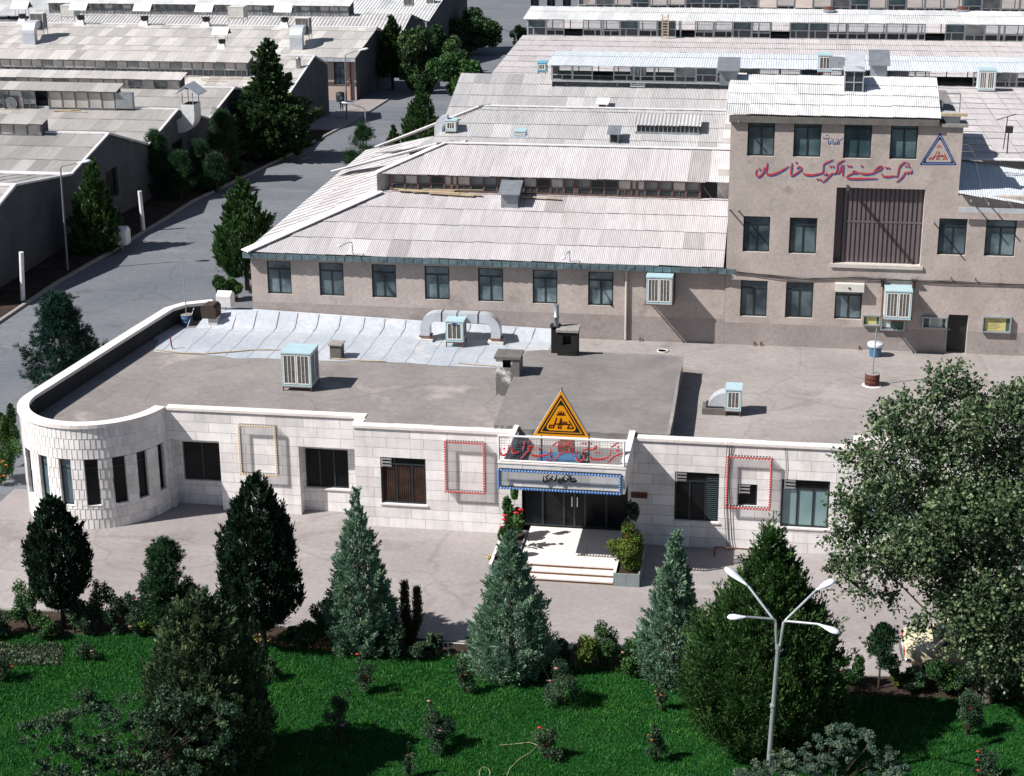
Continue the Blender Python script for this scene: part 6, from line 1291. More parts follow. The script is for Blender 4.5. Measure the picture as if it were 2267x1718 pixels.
bulbframe('wide rectangle of blue bulbs round the canopy front', 1106, 1036, 1374, 1089, CNy-.003, 40, 7, 'bulb_blue', .050, .20)
t = thing('lettered_sign', 'white tube frame with wire mesh and red raised letters above the canopy', 'sign', ((CNx0+CNx1)/2, SY, Cz1+.05)); TL, TR, BL, BR = Yp(1104, 965, SY), Yp(1382, 977, SY), Yp(1104, 1018, SY), Yp(1382, 1033, SY)
x0, x1, z0, z1 = TL.x, TR.x, (BL.z+BR.z)/2, (TL.z+TR.z)/2; m = MB('white_paint'); m.tube([(x0, SY, z0), (x0, SY, z1)], .04, 8); m.tube([(x1, SY, z0), (x1, SY, z1)], .04, 8); m.tube([(x0, SY, z1), (x1, SY, z1)], .04, 8); m.tube([(x0, SY, z0), (x1, SY, z0)], .04, 8)
m.tube([(x0, SY, z0-.08), (x1, SY, z0-.08)], .025, 6)
for k in range(4): x = x0+(x1-x0)*(k+.5)/4; m.tube([(x, SY, z0), (x, SY, Cz1+.03)], .02, 5)
m.build('tube_frame', t)
m = MB('pole_dim'); nx, nz = 46, 10
for i in range(1, nx): x = x0+(x1-x0)*i/nx; m.bar((x, SY+.01, z0), (x, SY+.01, z1), .008)
for i in range(1, nz): z = z0+(z1-z0)*i/nz; m.bar((x0, SY+.012, z), (x1, SY+.012, z), .008)
m.build('wire_mesh', t)
N2 = [[(225, 215, 8), (225, 300, 16), (200, 360, 20), (140, 392, 24), (100, 360, 20), (85, 320, 14), (95, 280, 8)], [(275, 200, 8), (280, 280, 18), (300, 350, 22), (350, 355, 18), (380, 345, 16), (400, 320, 10)], [(490, 160, 10), (478, 230, 20), (465, 310, 12)], [(540, 262, 12), (580, 245, 16), (620, 240, 18), (615, 285, 20), (600, 297, 16), (550, 320, 18), (500, 370, 18), (460, 420, 16), (420, 450, 8)], [(545, 270, 10), (575, 300, 14), (600, 295, 14)],
 [(715, 320, 10), (735, 297, 14), (770, 270, 8)], [(600, 350, 10), (612, 390, 22), (680, 405, 28), (780, 400, 26), (870, 380, 20), (905, 340, 14), (918, 270, 10)], [(1045, 160, 8), (1000, 195, 16), (935, 240, 16)], [(918, 330, 12), (930, 400, 16), (900, 440, 14)], [(1160, 330, 18), (1120, 350, 20), (1060, 380, 20), (1020, 430, 18), (960, 490, 8)], [(1245, 165, 8), (1190, 205, 16), (1130, 245, 16)], [(1235, 235, 10), (1225, 300, 16), (1210, 350, 14), (1160, 322, 14)], [(1285, 250, 10), (1280, 320, 16), (1272, 400, 10)],
 [(1345, 300, 8), (1325, 400, 16), (1350, 470, 22), (1400, 485, 22), (1455, 450, 18), (1460, 400, 14), (1420, 370, 14), (1430, 330, 12), (1480, 300, 16), (1530, 290, 16), (1510, 265, 10)], [(1530, 292, 14), (1580, 300, 14), (1640, 290, 18), (1670, 250, 14), (1640, 245, 12), (1610, 290, 10)], [(1555, 405, 10), (1580, 450, 24), (1660, 460, 26), (1760, 455, 22), (1830, 430, 18), (1860, 410, 14), (1890, 350, 14), (1890, 295, 10)], [(2020, 180, 8), (1960, 225, 16), (1900, 260, 16)], [(2095, 350, 10), (2050, 370, 16), (2020, 385, 18), (1980, 400, 16), (1940, 420, 20), (1890, 470, 18), (1835, 520, 8)]]
m = MB('sign_red', 'white_paint'); T = to_plane(1095, 955, 7.373, SY-.03); T2 = to_plane(1095, 955, 7.373, SY+.012)
for s in N2: ribbon(m, s, T, 'sign_red', False, (0, .03, 0)); ribbon(m, [(x, y, w+9) for x, y, w in s], T2, 'white_paint')
dots(m, [(155, 285), (577, 160), (735, 287), (860, 470), (905, 472), (932, 415), (1035, 245), (1080, 247), (1440, 200), (1485, 202), (1577, 205), (1660, 350), (1710, 352), (1995, 318), (2030, 318), (2015, 262)], 19, T, 'sign_red', (0, .03, 0)); m.build('red_lettering', t)
# triangle sign
YT3 = CNy+.30; t = thing('triangle_sign', 'orange triangular sign with black border and maroon emblem above the canopy', 'sign', Yp(1242, 968, YT3)); T0 = to_plane(1175, 855, 13.97, YT3)
def lay(k): return to_plane(1175, 855, 13.97, YT3-.004*k)
m = MB('sign_orange', 'lamp_white'); tri = [(935, 130), (75, 1520), (1815, 1598)]; m.face([T0(*p) for p in tri], 'sign_orange'); bk_ = [T0(*p)+Vector((0, .20, 0)) for p in tri]; fr = [T0(*p) for p in tri]
for i in range(3): m.face([fr[i], fr[(i+1) % 3], bk_[(i+1) % 3], bk_[i]], 'lamp_white')
m.face(bk_[::-1], 'lamp_white'); m.build('sign_box', t)
m = MB('sign_black', 'sign_orange', 'sign_maroon'); m.face([lay(1)(*p) for p in ((935, 260), (200, 1450), (1690, 1525))], 'sign_black'); m.face([lay(2)(*p) for p in ((935, 355), (288, 1415), (1602, 1480))], 'sign_orange'); m.face([lay(3)(*p) for p in ((935, 415), (335, 1390), (1545, 1448))], 'sign_black')
m.face([lay(4)(*p) for p in ((840, 650), (860, 625), (885, 607), (935, 597), (985, 607), (1010, 625), (1030, 650), (1375, 1245), (1392, 1300), (1380, 1345), (1345, 1382), (1290, 1395), (590, 1365), (535, 1345), (500, 1305), (488, 1255), (500, 1208))], 'sign_orange')
m.face([lay(5)(*p) for p in ((795, 905), (885, 755), (885, 862), (935, 868))], 'sign_maroon'); m.face([lay(5)(*p) for p in ((795, 905), (890, 862), (935, 755), (985, 866), (985, 912))], 'sign_maroon'); m.face([lay(5)(*p) for p in ((980, 866), (1000, 765), (1085, 915), (975, 912))], 'sign_maroon')
for s, c in (([(800, 980), (700, 1275), (563, 1275), (585, 1206), (722, 1206)], False), ([(735, 1165), (1190, 1183)], False), ([(940, 1000), (840, 1290), (932, 1300)], True), ([(992, 1100), (1000, 1180)], False), ([(1045, 1103), (1055, 1180)], False), ([(1100, 1105), (1112, 1180)], False), ([(1180, 1070), (1312, 1285), (1290, 1308), (1135, 1303), (1205, 1185)], False)): straight(m, s, 36, lay(6), 'sign_maroon', c)
m.build('emblem', t); m = MB('steel_dark')
for sx in (1199, 1304): p = Yp(sx, 968, YT3+.1); m.tube([p+Vector((0, 0, .12)), (p.x, p.y, Cz0+.28)], .035, 6)
p = Yp(1242, 866, YT3+.1); m.tube([p-Vector((0, 0, .1)), p+Vector((.04, 0, .14))], .02, 5); m.build('support_post', t)
m = MB('sign_red'); 
# boxes inside the canopy tray
m = MB('bucket_blue', 'rust_paint', 'white_paint'); a = Yp(1236, 1006, 58.3); m.box(a.x-.75, a.x+.75, 58.1, 58.8, Cz0+.28, Cz0+.62, 'bucket_blue'); m.box(a.x-.1, a.x+.45, 58.9, 59.5, Cz0+.28, Cz0+.85, 'rust_paint'); m.box(a.x-.7, a.x-.4, 58.0, 58.09, Cz0+.30, Cz0+.50, 'white_paint'); m.build('transformer_box', label='blue and brown transformer box behind the red letter sign', cat='box')

# ------------------------------------------------------------------ plants
def leaf_quads(P, A, L, Wd, rg, fold=None):
    """diamond leaves at P along axis A (unit), length L, width Wd"""
    n = len(P); r = rg.normal(size=(n, 3)); B = np.cross(A, r); B /= np.linalg.norm(B, axis=1, keepdims=True)+1e-9
    L = np.broadcast_to(L, n)[:, None]; Wd = np.broadcast_to(Wd, n)[:, None]
    return np.stack([P-A*L*.5, P+B*Wd*.5+A*L*.08, P+A*L*.5, P-B*Wd*.5+A*L*.08], 1).reshape(-1, 3)
def waves(rg, k=5):
    a = rg.integers(1, 6, k); b = rg.uniform(1.5, 9, k); p = rg.uniform(0, 6.28, k); c = rg.uniform(.4, 1, k)
    return lambda th, h: sum(c[i]*np.sin(a[i]*th+b[i]*h*3+p[i]) for i in range(k))/k
def unit(v): return v/(np.linalg.norm(v, axis=1, keepdims=True)+1e-9)
def trunk(t, base, H, r, mat='bark', lean=(0, 0), limbs=(), seed=0):
    m = MB(mat); b = Vector(base); m.tube([b-Vector((0, 0, .1)), b+Vector((lean[0]*.3, lean[1]*.3, H*.35)), b+Vector((lean[0]*.7, lean[1]*.7, H*.7)), b+Vector((lean[0], lean[1], H))], [r*1.25, r, r*.7, r*.25], 8)
    for s, e, rr in limbs: 
        s, e = Vector(s), Vector(e); mid = (s+e)/2+Vector((0, 0, -.12*(e-s).length)); m.tube([s, mid, e], [rr, rr*.7, rr*.25], 6)
    return m.build('trunk', t)
def conifer(kind, label, base, H, Rm, prof, n, mat, z0=0.0, size=(.16, .045), up=.75, rag=.16, seed=1, trunk_r=.09, group=None, cat='tree', inner=.28, clump=.18, tmat='bark', tbias=0.0):
    base = Vector(base); rg = np.random.default_rng(seed); t = thing(kind, label, cat, base, group); trunk(t, base, H*.8, trunk_r, tmat)
    tt = np.array([p[0] for p in prof]); rr = np.array([p[1] for p in prof]); u = np.linspace(0, 1, 200); pr = np.interp(u, tt, rr)+.02; cdf = np.cumsum(pr); cdf /= cdf[-1]
    w1, w2 = waves(rg), waves(rg, 7); per = 46; nf = int(n*.26); m = (n-nf)//per; S_r = Rm*clump
    # soft inner fill
    h = np.interp(rg.random(nf), cdf, u); th = rg.uniform(0, 2*np.pi, nf); R_ = np.interp(h, tt, rr)*Rm*(1+rag*.6*w1(th, h))*np.clip(rg.normal(.80, .10, nf), .2, .96)
    P0 = np.stack([np.cos(th)*R_, np.sin(th)*R_, z0+h*(H-z0)], 1); o0 = np.stack([np.cos(th), np.sin(th), np.zeros(nf)], 1); A0_ = unit(o0*(1-up)+np.array([0, 0, up])+rg.normal(0, .35, (nf, 3))); T0_ = np.clip(rg.normal(.38+tbias, .14, nf), 0, 1)
    # sprays: upright plumes standing out of the surface
    h = np.interp(rg.random(m), cdf, u); th = rg.uniform(0, 2*np.pi, m); R_ = np.interp(h, tt, rr)*Rm*(1+rag*(w1(th, h)+.7*w2(th*2, h*2.5)))*np.clip(rg.normal(.93, .075, m), .5, 1.12)
    C = np.stack([np.cos(th)*R_, np.sin(th)*R_, z0+h*(H-z0)], 1); out = np.stack([np.cos(th), np.sin(th), np.zeros(m)], 1); AX = unit(out*(1-up)*1.1+np.array([0, 0, up])+rg.normal(0, .16, (m, 3)))
    cr = S_r*rg.uniform(.55, 1.25, m)*(.45+.55*np.clip(np.interp(h, tt, rr), .15, 1)); ct = np.clip(rg.normal(.5+tbias, .17, m)+.12*w2(th*2, h*2.5), 0, 1)
    f = np.clip(rg.beta(1.4, 1.6, m*per), 0, 1); ax = np.repeat(AX, per, 0); rr2 = np.repeat(cr, per); off = rg.normal(0, .42, (m*per, 3))*rr2[:, None]*(1.05-.8*f)[:, None]
    P1 = np.repeat(C, per, 0)+ax*(f*rr2*2.6-.6*rr2)[:, None]+off; A1_ = unit(ax*.9+off/(rr2[:, None]+1e-6)*.8+rg.normal(0, .22, (m*per, 3))); T1_ = np.clip(np.repeat(ct, per)+.22*(f-.5)+rg.normal(0, .09, m*per), 0, 1)
    P, A, tone = np.concatenate([P0, P1]), np.concatenate([A0_, A1_]), np.concatenate([T0_, T1_]); L = rg.uniform(.6, 1.3, len(P))*size[0]
    quick('crown', leaf_quads(P, A, L, L*size[1]/size[0], rg), 4, tone, mat, t); return t
def pine(label, base, H, Rm, prof, tufts, mat, z0=0.0, seed=1, nl=.20, group=None, kind='pine_tree', per=16, trunk_r=.08):
    base = Vector(base); rg = np.random.default_rng(seed); t = thing(kind, label, 'tree', base, group)
    tt = np.array([p[0] for p in prof]); rr = np.array([p[1] for p in prof]); nb = max(26, int(tufts/22)); C = []; D = []; limbs = []
    for i in range(nb):
        h = rg.random()**.85; az = rg.uniform(0, 6.28); R_ = np.interp(h, tt, rr)*Rm*rg.uniform(.75, 1.12); z = z0+h*(H-z0); tip = np.array([math.cos(az)*R_, math.sin(az)*R_, z+.18*R_]); st = np.array([0, 0, z-.28*R_])
        limbs.append((Vector(st)+base, Vector(tip)+base, .02+.01*Rm))
        k = max(3, int(tufts/nb)); f = rg.uniform(.35, 1.0, k)**.7; q = st+(tip-st)*f[:, None]+rg.normal(0, .10+.07*Rm, (k, 3))*np.array([1, 1, .6]); C.append(q); D.append(np.tile(unit((tip-st)[None])[0], (k, 1)))
    C.append(np.stack([rg.normal(0, .05, 30), rg.normal(0, .05, 30), H-rg.random(30)*.25*(H-z0)], 1)); D.append(np.tile([0, 0, 1.0], (30, 1)))
    C, D = np.concatenate(C), np.concatenate(D); m = len(C); trunk(t, base, H*.97, trunk_r, 'bark', (0, 0), limbs[:40])
    ct = np.clip(.5+rg.normal(0, .2, m), 0, 1); P = np.repeat(C, per, 0); A = unit(np.repeat(D, per, 0)*.55+np.array([0, 0, .35])+rg.normal(0, .55, (m*per, 3))); L = rg.uniform(.7, 1.2, m*per)*nl
    quick('crown', leaf_quads(P+A*L[:, None]*.5, A, L, .028, rg), 4, np.clip(np.repeat(ct, per)+rg.normal(0, .1, m*per), 0, 1), mat, t); return t
def bush_pts(rg, blobs, n, shell=.35):
    vol = np.array([b[3]*b[4]*b[5] for b in blobs])**(2/3); pick = rg.choice(len(blobs), n, p=vol/vol.sum()); B = np.array(blobs, float)[pick]
    d = unit(rg.normal(size=(n, 3))); rho = 1-np.abs(rg.normal(0, shell, n)); rho = np.clip(rho, .05, 1.1)
    return B[:, :3]+d*B[:, 3:6]*rho[:, None], d, pick
def autoblobs(rg, c, r, k, s=(.25, .45)):
    out = []
    for i in range(k):
        d = unit(rg.normal(size=(1, 3)))[0]; f = rg.uniform(.35, .85); q = np.array(c)+d*np.array(r)*f; e = rg.uniform(*s); out.append((*q, r[0]*e, r[1]*e, r[2]*e*rg.uniform(.7, 1.0)))
    return out
def leafy(kind, label, base, blobs, n, mat, size=.10, seed=1, cat='tree', group=None, trunkspec=None, aspect=.62, tmat='bark', droop=.0, up=.25, shell=.35, spread=.16, flowers=None, limbs=None):
    base = Vector(base); rg = np.random.default_rng(seed); t = thing(kind, label, cat, base, group)
    P, d, pick = bush_pts(rg, blobs, n, shell); bt = rg.normal(0, spread, len(blobs)); A = unit(d*.6+rg.normal(0, .7, (n, 3))+np.array([0, 0, up-droop])); L = rg.uniform(.65, 1.3, n)*size
    quick('crown', leaf_quads(P, A, L, L*aspect, rg), 4, np.clip(.48+bt[pick]+rg.normal(0, .17, n), 0, 1), mat, t)
    m = MB(tmat); 
    if trunkspec:
        H, r = trunkspec; m.tube([base-Vector((0, 0, .1)), base+Vector((0, 0, H*.5)), base+Vector((0, 0, H))], [r*1.2, r, r*.6], 8)
        top = base+Vector((0, 0, H*.9))
    else: top = base; H, r = .2, .03; m.tube([base-Vector((0, 0, .05)), base+Vector((0, 0, .25))], [.04, .03], 6)
    for b in (limbs or blobs)[:26]:
        e = base+Vector(b[:3]); mid = (top+e)/2+Vector((0, 0, .05*(e-top).length)); m.tube([top if e.z > top.z else base+Vector((0, 0, .1)), mid, e], [max(.012, r*.45), max(.008, r*.28), .006], 5)
    m.build('trunk' if cat == 'tree' else 'stems', t)
    if flowers: flower_part(t, base, blobs, flowers[0], flowers[1], flowers[2], seed)
    return t
def flower_part(t, base, blobs, k, mat, r, seed=1, spots=None):
    rg = np.random.default_rng(seed+99)
    for i in range(k):
        if spots: q = Vector(spots[i])
        else:
            b = blobs[rg.integers(len(blobs))]; d = unit(rg.normal(size=(1, 3)))[0]; d[2] = abs(d[2]); d[1] -= .5; q = base+Vector(b[:3])+Vector([d[j]*b[3+j]*1.02 for j in range(3)])
        m = MB(mat)
        for a in range(9):
            an = a*2.4; e = Vector((math.cos(an)*r*.6, math.sin(an)*r*.6, r*(.2+.5*((a*7) % 5)/5))); m.lathe(q+e-Vector((0, 0, r*.25)), [(r*.12, 0), (r*.5, r*.25), (r*.42, r*.5), (0, r*.6)], 5, None, (e.x, e.y, .8+e.z))
        m.build('flower', t)
def place(sx, sy, top, w=None, z=0.05):
    b = Zp(sx, sy, z); H = Zz(sx, top, b.y)-z; 
    return (b, H) if w is None else (b, H, w/2/(FPX/(Vector(b)-Vector(CAMP)).length))
EGG = [(0, .25), (.08, .62), (.22, .93), (.4, 1), (.6, .88), (.78, .62), (.92, .28), (1, .02)]
CONE = [(0, .78), (.06, .95), (.16, 1), (.35, .83), (.55, .58), (.75, .34), (.9, .14), (1, .01)]
GRPF = 'evergreens along the front planting bed'
b, H, r = place(142, 1390, 1102, 124); conifer('cypress_tree', 'dark egg shaped cypress before the rounded shingled corner', b, H, r, EGG, 24000, 'leaf_cypress', H*.16, (.17, .05), .8, .26, 11, .07, GRPF)
b, H, r = place(585, 1432, 1052, 160); conifer('cypress_tree', 'tallest dark cypress with ragged double top near the yellow bulb rectangle', b, H, r, [(0, .30), (.07, .70), (.2, .95), (.38, 1), (.6, .84), (.78, .60), (.88, .40), (.95, .18), (1, .02)], 36000, 'leaf_cypress', H*.13, (.18, .05), .8, .34, 12, .09, GRPF)
b, H, r = place(800, 1432, 1082, 138); conifer('silver_cypress', 'slim silvery blue cypress cone left of the red bulb rectangle', b, H, r, CONE, 36000, 'leaf_silver', 0.0, (.14, .04), .62, .32, 13, .07, GRPF)
b, H, r = place(1133, 1483, 1175, 168); conifer('silver_cypress', 'broad silvery green cypress cone in front of the entrance steps', b, H, r, CONE, 42000, 'leaf_silver', 0.0, (.14, .04), .62, .27, 14, .07, GRPF, tbias=.05)
b, H, r = place(1487, 1500, 1170, 132); conifer('silver_cypress', 'silvery cypress cone right of the round planter shrub', b, H, r, CONE, 36000, 'leaf_silver', 0.0, (.14, .04), .62, .33, 15, .07, GRPF, tbias=.06)
b, H, r = place(1688, 1648, 1163, 300); conifer('thuja_tree', 'very big broad green thuja behind the four armed lamp', b, H, r, [(0, .45), (.08, .72), (.2, .96), (.34, 1), (.5, .84), (.64, .58), (.78, .33), (.9, .14), (1, .02)], 90000, 'leaf_thuja', 0.0, (.15, .05), .7, .34, 16, .13, GRPF)
b, H, r = place(470, 1722, 1318, 232); conifer('juniper_tree', 'shaggy dusky juniper with loose tops standing in the lawn at left', b, H, r, [(0, .6), (.1, .9), (.3, 1), (.55, .92), (.75, .7), (.88, .42), (.95, .25), (1, .05)], 60000, 'leaf_dusky', 0.0, (.17, .06), .72, .38, 17, .11, GRPF)
b, H = place(908, 1425, 1290); t = thing('dead_cypress', 'half dead brown cypress with two bare spires', 'tree', b, GRPF); trunk(t, b, H*.7, .05); rg_n = np.random.default_rng(5); VV = []; TT = []
for dx, hh, rr0 in ((-.14, 1.0, .13), (.28, .93, .13), (-.55, .68, .06)):
    n = 2600; h = rg_n.random(n); th = rg_n.uniform(0, 6.28, n); R_ = rr0*np.sqrt(rg_n.random(n))*(.55+.6*np.sin(np.pi*np.clip(h, .05, .95)))
    P = np.stack([dx*np.clip(h*2.2, 0, 1)+np.cos(th)*R_, np.sin(th)*R_, h*H*hh], 1); P += rg_n.normal(0, .035, (n, 3)); A = unit(np.stack([np.cos(th), np.sin(th), 0*th], 1)*.45+np.array([0, 0, 1.0])+rg_n.normal(0, .35, (n, 3))); VV.append(leaf_quads(P, A, rg_n.uniform(.08, .24, n), .028, rg_n)); TT.append(np.clip(rg_n.normal(.5, .2, n), 0, 1))
quick('crown', np.concatenate(VV), 4, np.concatenate(TT), 'leaf_brown', t)
PINEP = [(0, .75), (.15, 1), (.35, .88), (.55, .62), (.75, .36), (.9, .16), (1, .03)]
b, H, r = place(378, 1412, 1205, 118); pine('young dark pine between the two dark cypresses', b, H, r, [(0, .85), (.12, 1), (.3, .85), (.5, .60), (.7, .36), (.88, .14), (1, .03)], 1700, 'leaf_pine', H*.22, 21, .17, 'pines around the offices')
b, H, r = place(1945, 1524, 1385, 68); pine('tiny round headed pine sapling on a bare stem behind the parked car', b, H, r, [(0, .5), (.2, .95), (.45, 1), (.7, .6), (1, .1)], 620, 'leaf_pine', H*.36, 22, .13, 'pines around the offices', trunk_r=.03)
b = Zp(145, 880, 0); H = Zz(133, 655, b.y); r = 82/(FPX/(b-Vector(CAMP)).length); pine('blue green pine beside the road left of the office parapet', b, H, r, PINEP, 2300, 'leaf_pine_blue', H*.08, 23, .26, 'pines around the offices', per=20, trunk_r=.12)
# big broadleaf at the right
b = Zp(2185, 1560, 0); rg_n = np.random.default_rng(31)
def bl(sx, sy, r, dy=0.0): p = Yp(sx, sy, b.y+dy); return (p.x-b.x, p.y-b.y, p.z-b.z, r, r, r*.8)
BL = [bl(2140, 870, .55, .4), bl(2060, 900, .6), bl(2160, 930, .7, -.5), bl(2230, 900, .7, .3), bl(1960, 945, .5, .2), bl(2010, 970, .6, -.3), bl(2090, 1000, .9), bl(2200, 1010, .9, .5), bl(2270, 1000, .8), bl(1900, 1010, .5, .4), bl(1960, 1050, .8, -.2), bl(2060, 1090, 1.0, .6), bl(2160, 1110, 1.1, -.7), bl(2260, 1100, 1.0), bl(1880, 1110, .55, .2), bl(1940, 1140, .8, .7), bl(2030, 1180, 1.0, -.5), bl(2130, 1200, 1.1, .9), bl(2240, 1210, 1.1, -.3),
      bl(1870, 1190, .5, .1), bl(1930, 1230, .7, -.3), bl(1995, 1255, .55, .6), bl(2090, 1280, .8, .3), bl(2190, 1290, 1.0, -.8), bl(2280, 1310, .9), bl(1860, 1260, .40, .3), bl(1905, 1305, .34, -.1), bl(1965, 1322, .34, .2), bl(2110, 1350, .6, -.8), bl(2200, 1380, .7, -.9), bl(2280, 1400, .7, -.4), bl(2040, 1385, .34, -1.0), bl(2130, 1420, .45, -1.1), bl(2230, 1440, .5, -1.1), bl(2120, 1320, .55, -.6), bl(2150, 1330, .8, -1.0), bl(2240, 1350, .8, -1.0), bl(2170, 1450, .5, -1.3), bl(2270, 1460, .5, -1.2), bl(2210, 1490, .35, -1.3), bl(2120, 1130, .9, -1.0), bl(2220, 1130, 1.0, -1.0), bl(2040, 1220, .8, -1.0), bl(2290, 900, .8), bl(1990, 900, .35), bl(2075, 840, .35, .2), bl(2120, 830, .3)]
t = thing('poplar_tree', 'large leafy poplar overhanging the parked car at the right edge', 'tree', b); A_bl = np.array(BL); vol = A_bl[:, 3]**2; ntw = 8600; A_bl[:, 3:6] *= .84; pk = rg_n.choice(len(BL), ntw, p=vol/vol.sum())
d = unit(rg_n.normal(size=(ntw, 3))); q = A_bl[pk, :3]+d*(A_bl[pk, 3]*np.clip(np.abs(rg_n.normal(.72, .26, ntw)), .1, 1.25))[:, None]*np.array([1, 1, .85]); tw = unit(d*.8+rg_n.normal(0, .5, (ntw, 3))+np.array([0, 0, .15])); per = 9; f = np.tile(np.linspace(0, 1, per), ntw)
tl = np.repeat(rg_n.uniform(.25, .62, ntw), per); P = np.repeat(q, per, 0)+np.repeat(tw, per, 0)*(f*tl)[:, None]+rg_n.normal(0, .035, (ntw*per, 3)); P[:, 2] -= .18*(f*tl)**1.5; Ax = unit(np.repeat(tw, per, 0)*.4+rg_n.normal(0, .7, (ntw*per, 3))-np.array([0, 0, .25])); L = rg_n.uniform(.08, .15, ntw*per)
quick('crown', leaf_quads(P, Ax, L, L*.74, rg_n), 4, np.clip(np.repeat(rg_n.normal(.46, .18, ntw), per)+rg_n.normal(0, .17, ntw*per), 0, 1), 'leaf_poplar', t)
lb = [(b+Vector((0, 0, 1.2+.12*i)), b+Vector(BL[k][:3]), .045) for i, k in enumerate((1, 2, 5, 7, 11, 12, 15, 17, 20, 22, 24))]; trunk(t, b, 6.2, .13, 'bark_pale', (.1, .1), lb)
# street trees along the road
GRS = 'trees along the factory road'
def gplace(sx, sy, top, w): b = Gp(sx, sy); H = Zz(sx, top, b.y)-b.z; return b, H, w/2/(FPX/(b-Vector(CAMP)).length)
b, H, r = gplace(604, 352, 84, 168); conifer('street_tree', 'tallest dark road tree with a narrow pine like top beside the sheds', b, H, r, [(0, .5), (.1, .85), (.24, 1), (.4, .82), (.5, .52), (.6, .38), (.75, .31), (.88, .2), (1, .03)], 46000, 'leaf_street', H*.05, (.32, .14), .35, .75, 42, .22, GRS, clump=.115)
b, H, r = gplace(218, 556, 352, 108); conifer('road_cypress', 'pointed dark cypress right behind the tall left street lamp', b, H, r, [(0, .9), (.12, 1), (.35, .8), (.6, .5), (.8, .26), (.93, .12), (1, .02)], 20000, 'leaf_thuja', H*.05, (.26, .08), .75, .28, 43, .12, GRS)
for i, (sx, sy, tp_, w, lab) in enumerate(((352, 438, 300, 80, 'dark pine against the gable under the white vent cowl'), (402, 440, 345, 62, 'low dark pine right of the gable pine'), (448, 420, 320, 66, 'dark pine below the white vent cowl'), (500, 398, 250, 88, 'tall shaded pine just left of the tallest road tree'), (480, 425, 350, 60, 'short shaded pine at the kerb left of the tallest road tree'))):
    b, H, r = gplace(sx, sy, tp_, w); pine(lab, b, H, r, PINEP, 1100, 'leaf_pine', H*.08, 50+i, .42, GRS, per=14, trunk_r=.1)
b, H, r = gplace(548, 642, 392, 122); conifer('road_cypress', 'full green cypress at the front corner of the factory wing', b, H, r, [(0, .5), (.08, .85), (.25, 1), (.42, .92), (.6, .66), (.78, .4), (.92, .16), (1, .02)], 24000, 'leaf_thuja', H*.14, (.24, .08), .7, .34, 61, .12, GRS)
b, H, r = gplace(934, 322, 180, 82); conifer('road_cypress', 'neat conical cypress across the road from the bright bush', b, H, r, CONE, 16000, 'leaf_thuja', 0, (.26, .08), .72, .26, 62, .12, GRS)
b, H, r = gplace(872, 345, 277, 36); conifer('road_cypress', 'small slim cypress between the curved lamp and the conical cypress', b, H, r, CONE, 7000, 'leaf_thuja', 0, (.26, .08), .72, .26, 63, .08, GRS)
b, H, r = gplace(806, 386, 279, 74); pine('loose young pine standing behind the curved road lamp', b, H, r, PINEP, 700, 'leaf_pine', H*.08, 64, .40, GRS, per=14)
b, H, r = gplace(870, 198, 36, 66); conifer('road_cypress', 'far ragged cypress at the corner of the long shed', b, H, r, [(0, .9), (.25, 1), (.5, .8), (.7, .45), (.85, .3), (1, .05)], 15000, 'leaf_thuja', H*.2, (.42, .14), .6, .4, 65, .15, GRS, tbias=-.12)
for sx, sy, tp_, w, n, mat, lab, sd in ((930, 206, 55, 96, 15000, 'leaf_street', 'rounded dark broadleaf tree in the far clump', 66), (1036, 120, 8, 140, 22000, 'leaf_street', 'biggest dark broadleaf tree in the far clump', 67), (978, 165, 60, 90, 12000, 'leaf_street', 'shaded broadleaf tree in the middle of the far clump', 68), (1008, 212, 112, 120, 17000, 'leaf_shrub', 'bright green round bush at the road bend', 69), (1150, 112, 52, 40, 5000, 'leaf_street', 'little tree behind the far lamp at the rear hall corner', 70), (20, 40, -30, 150, 14000, 'leaf_street', 'dark tree beyond the sheds at the top left corner', 71)):
    b, H, r = gplace(sx, sy, tp_, w); rg_n = np.random.default_rng(sd); BL = autoblobs(rg_n, (0, 0, H*.52), (r*1.0, r*1.0, H*.50), 26, (.24, .42)); leafy('street_tree', lab, b, BL, n, mat, .36, sd, 'tree', GRS, (H*.4, .18), .6, 'bark', 0, .3, .38, .2)
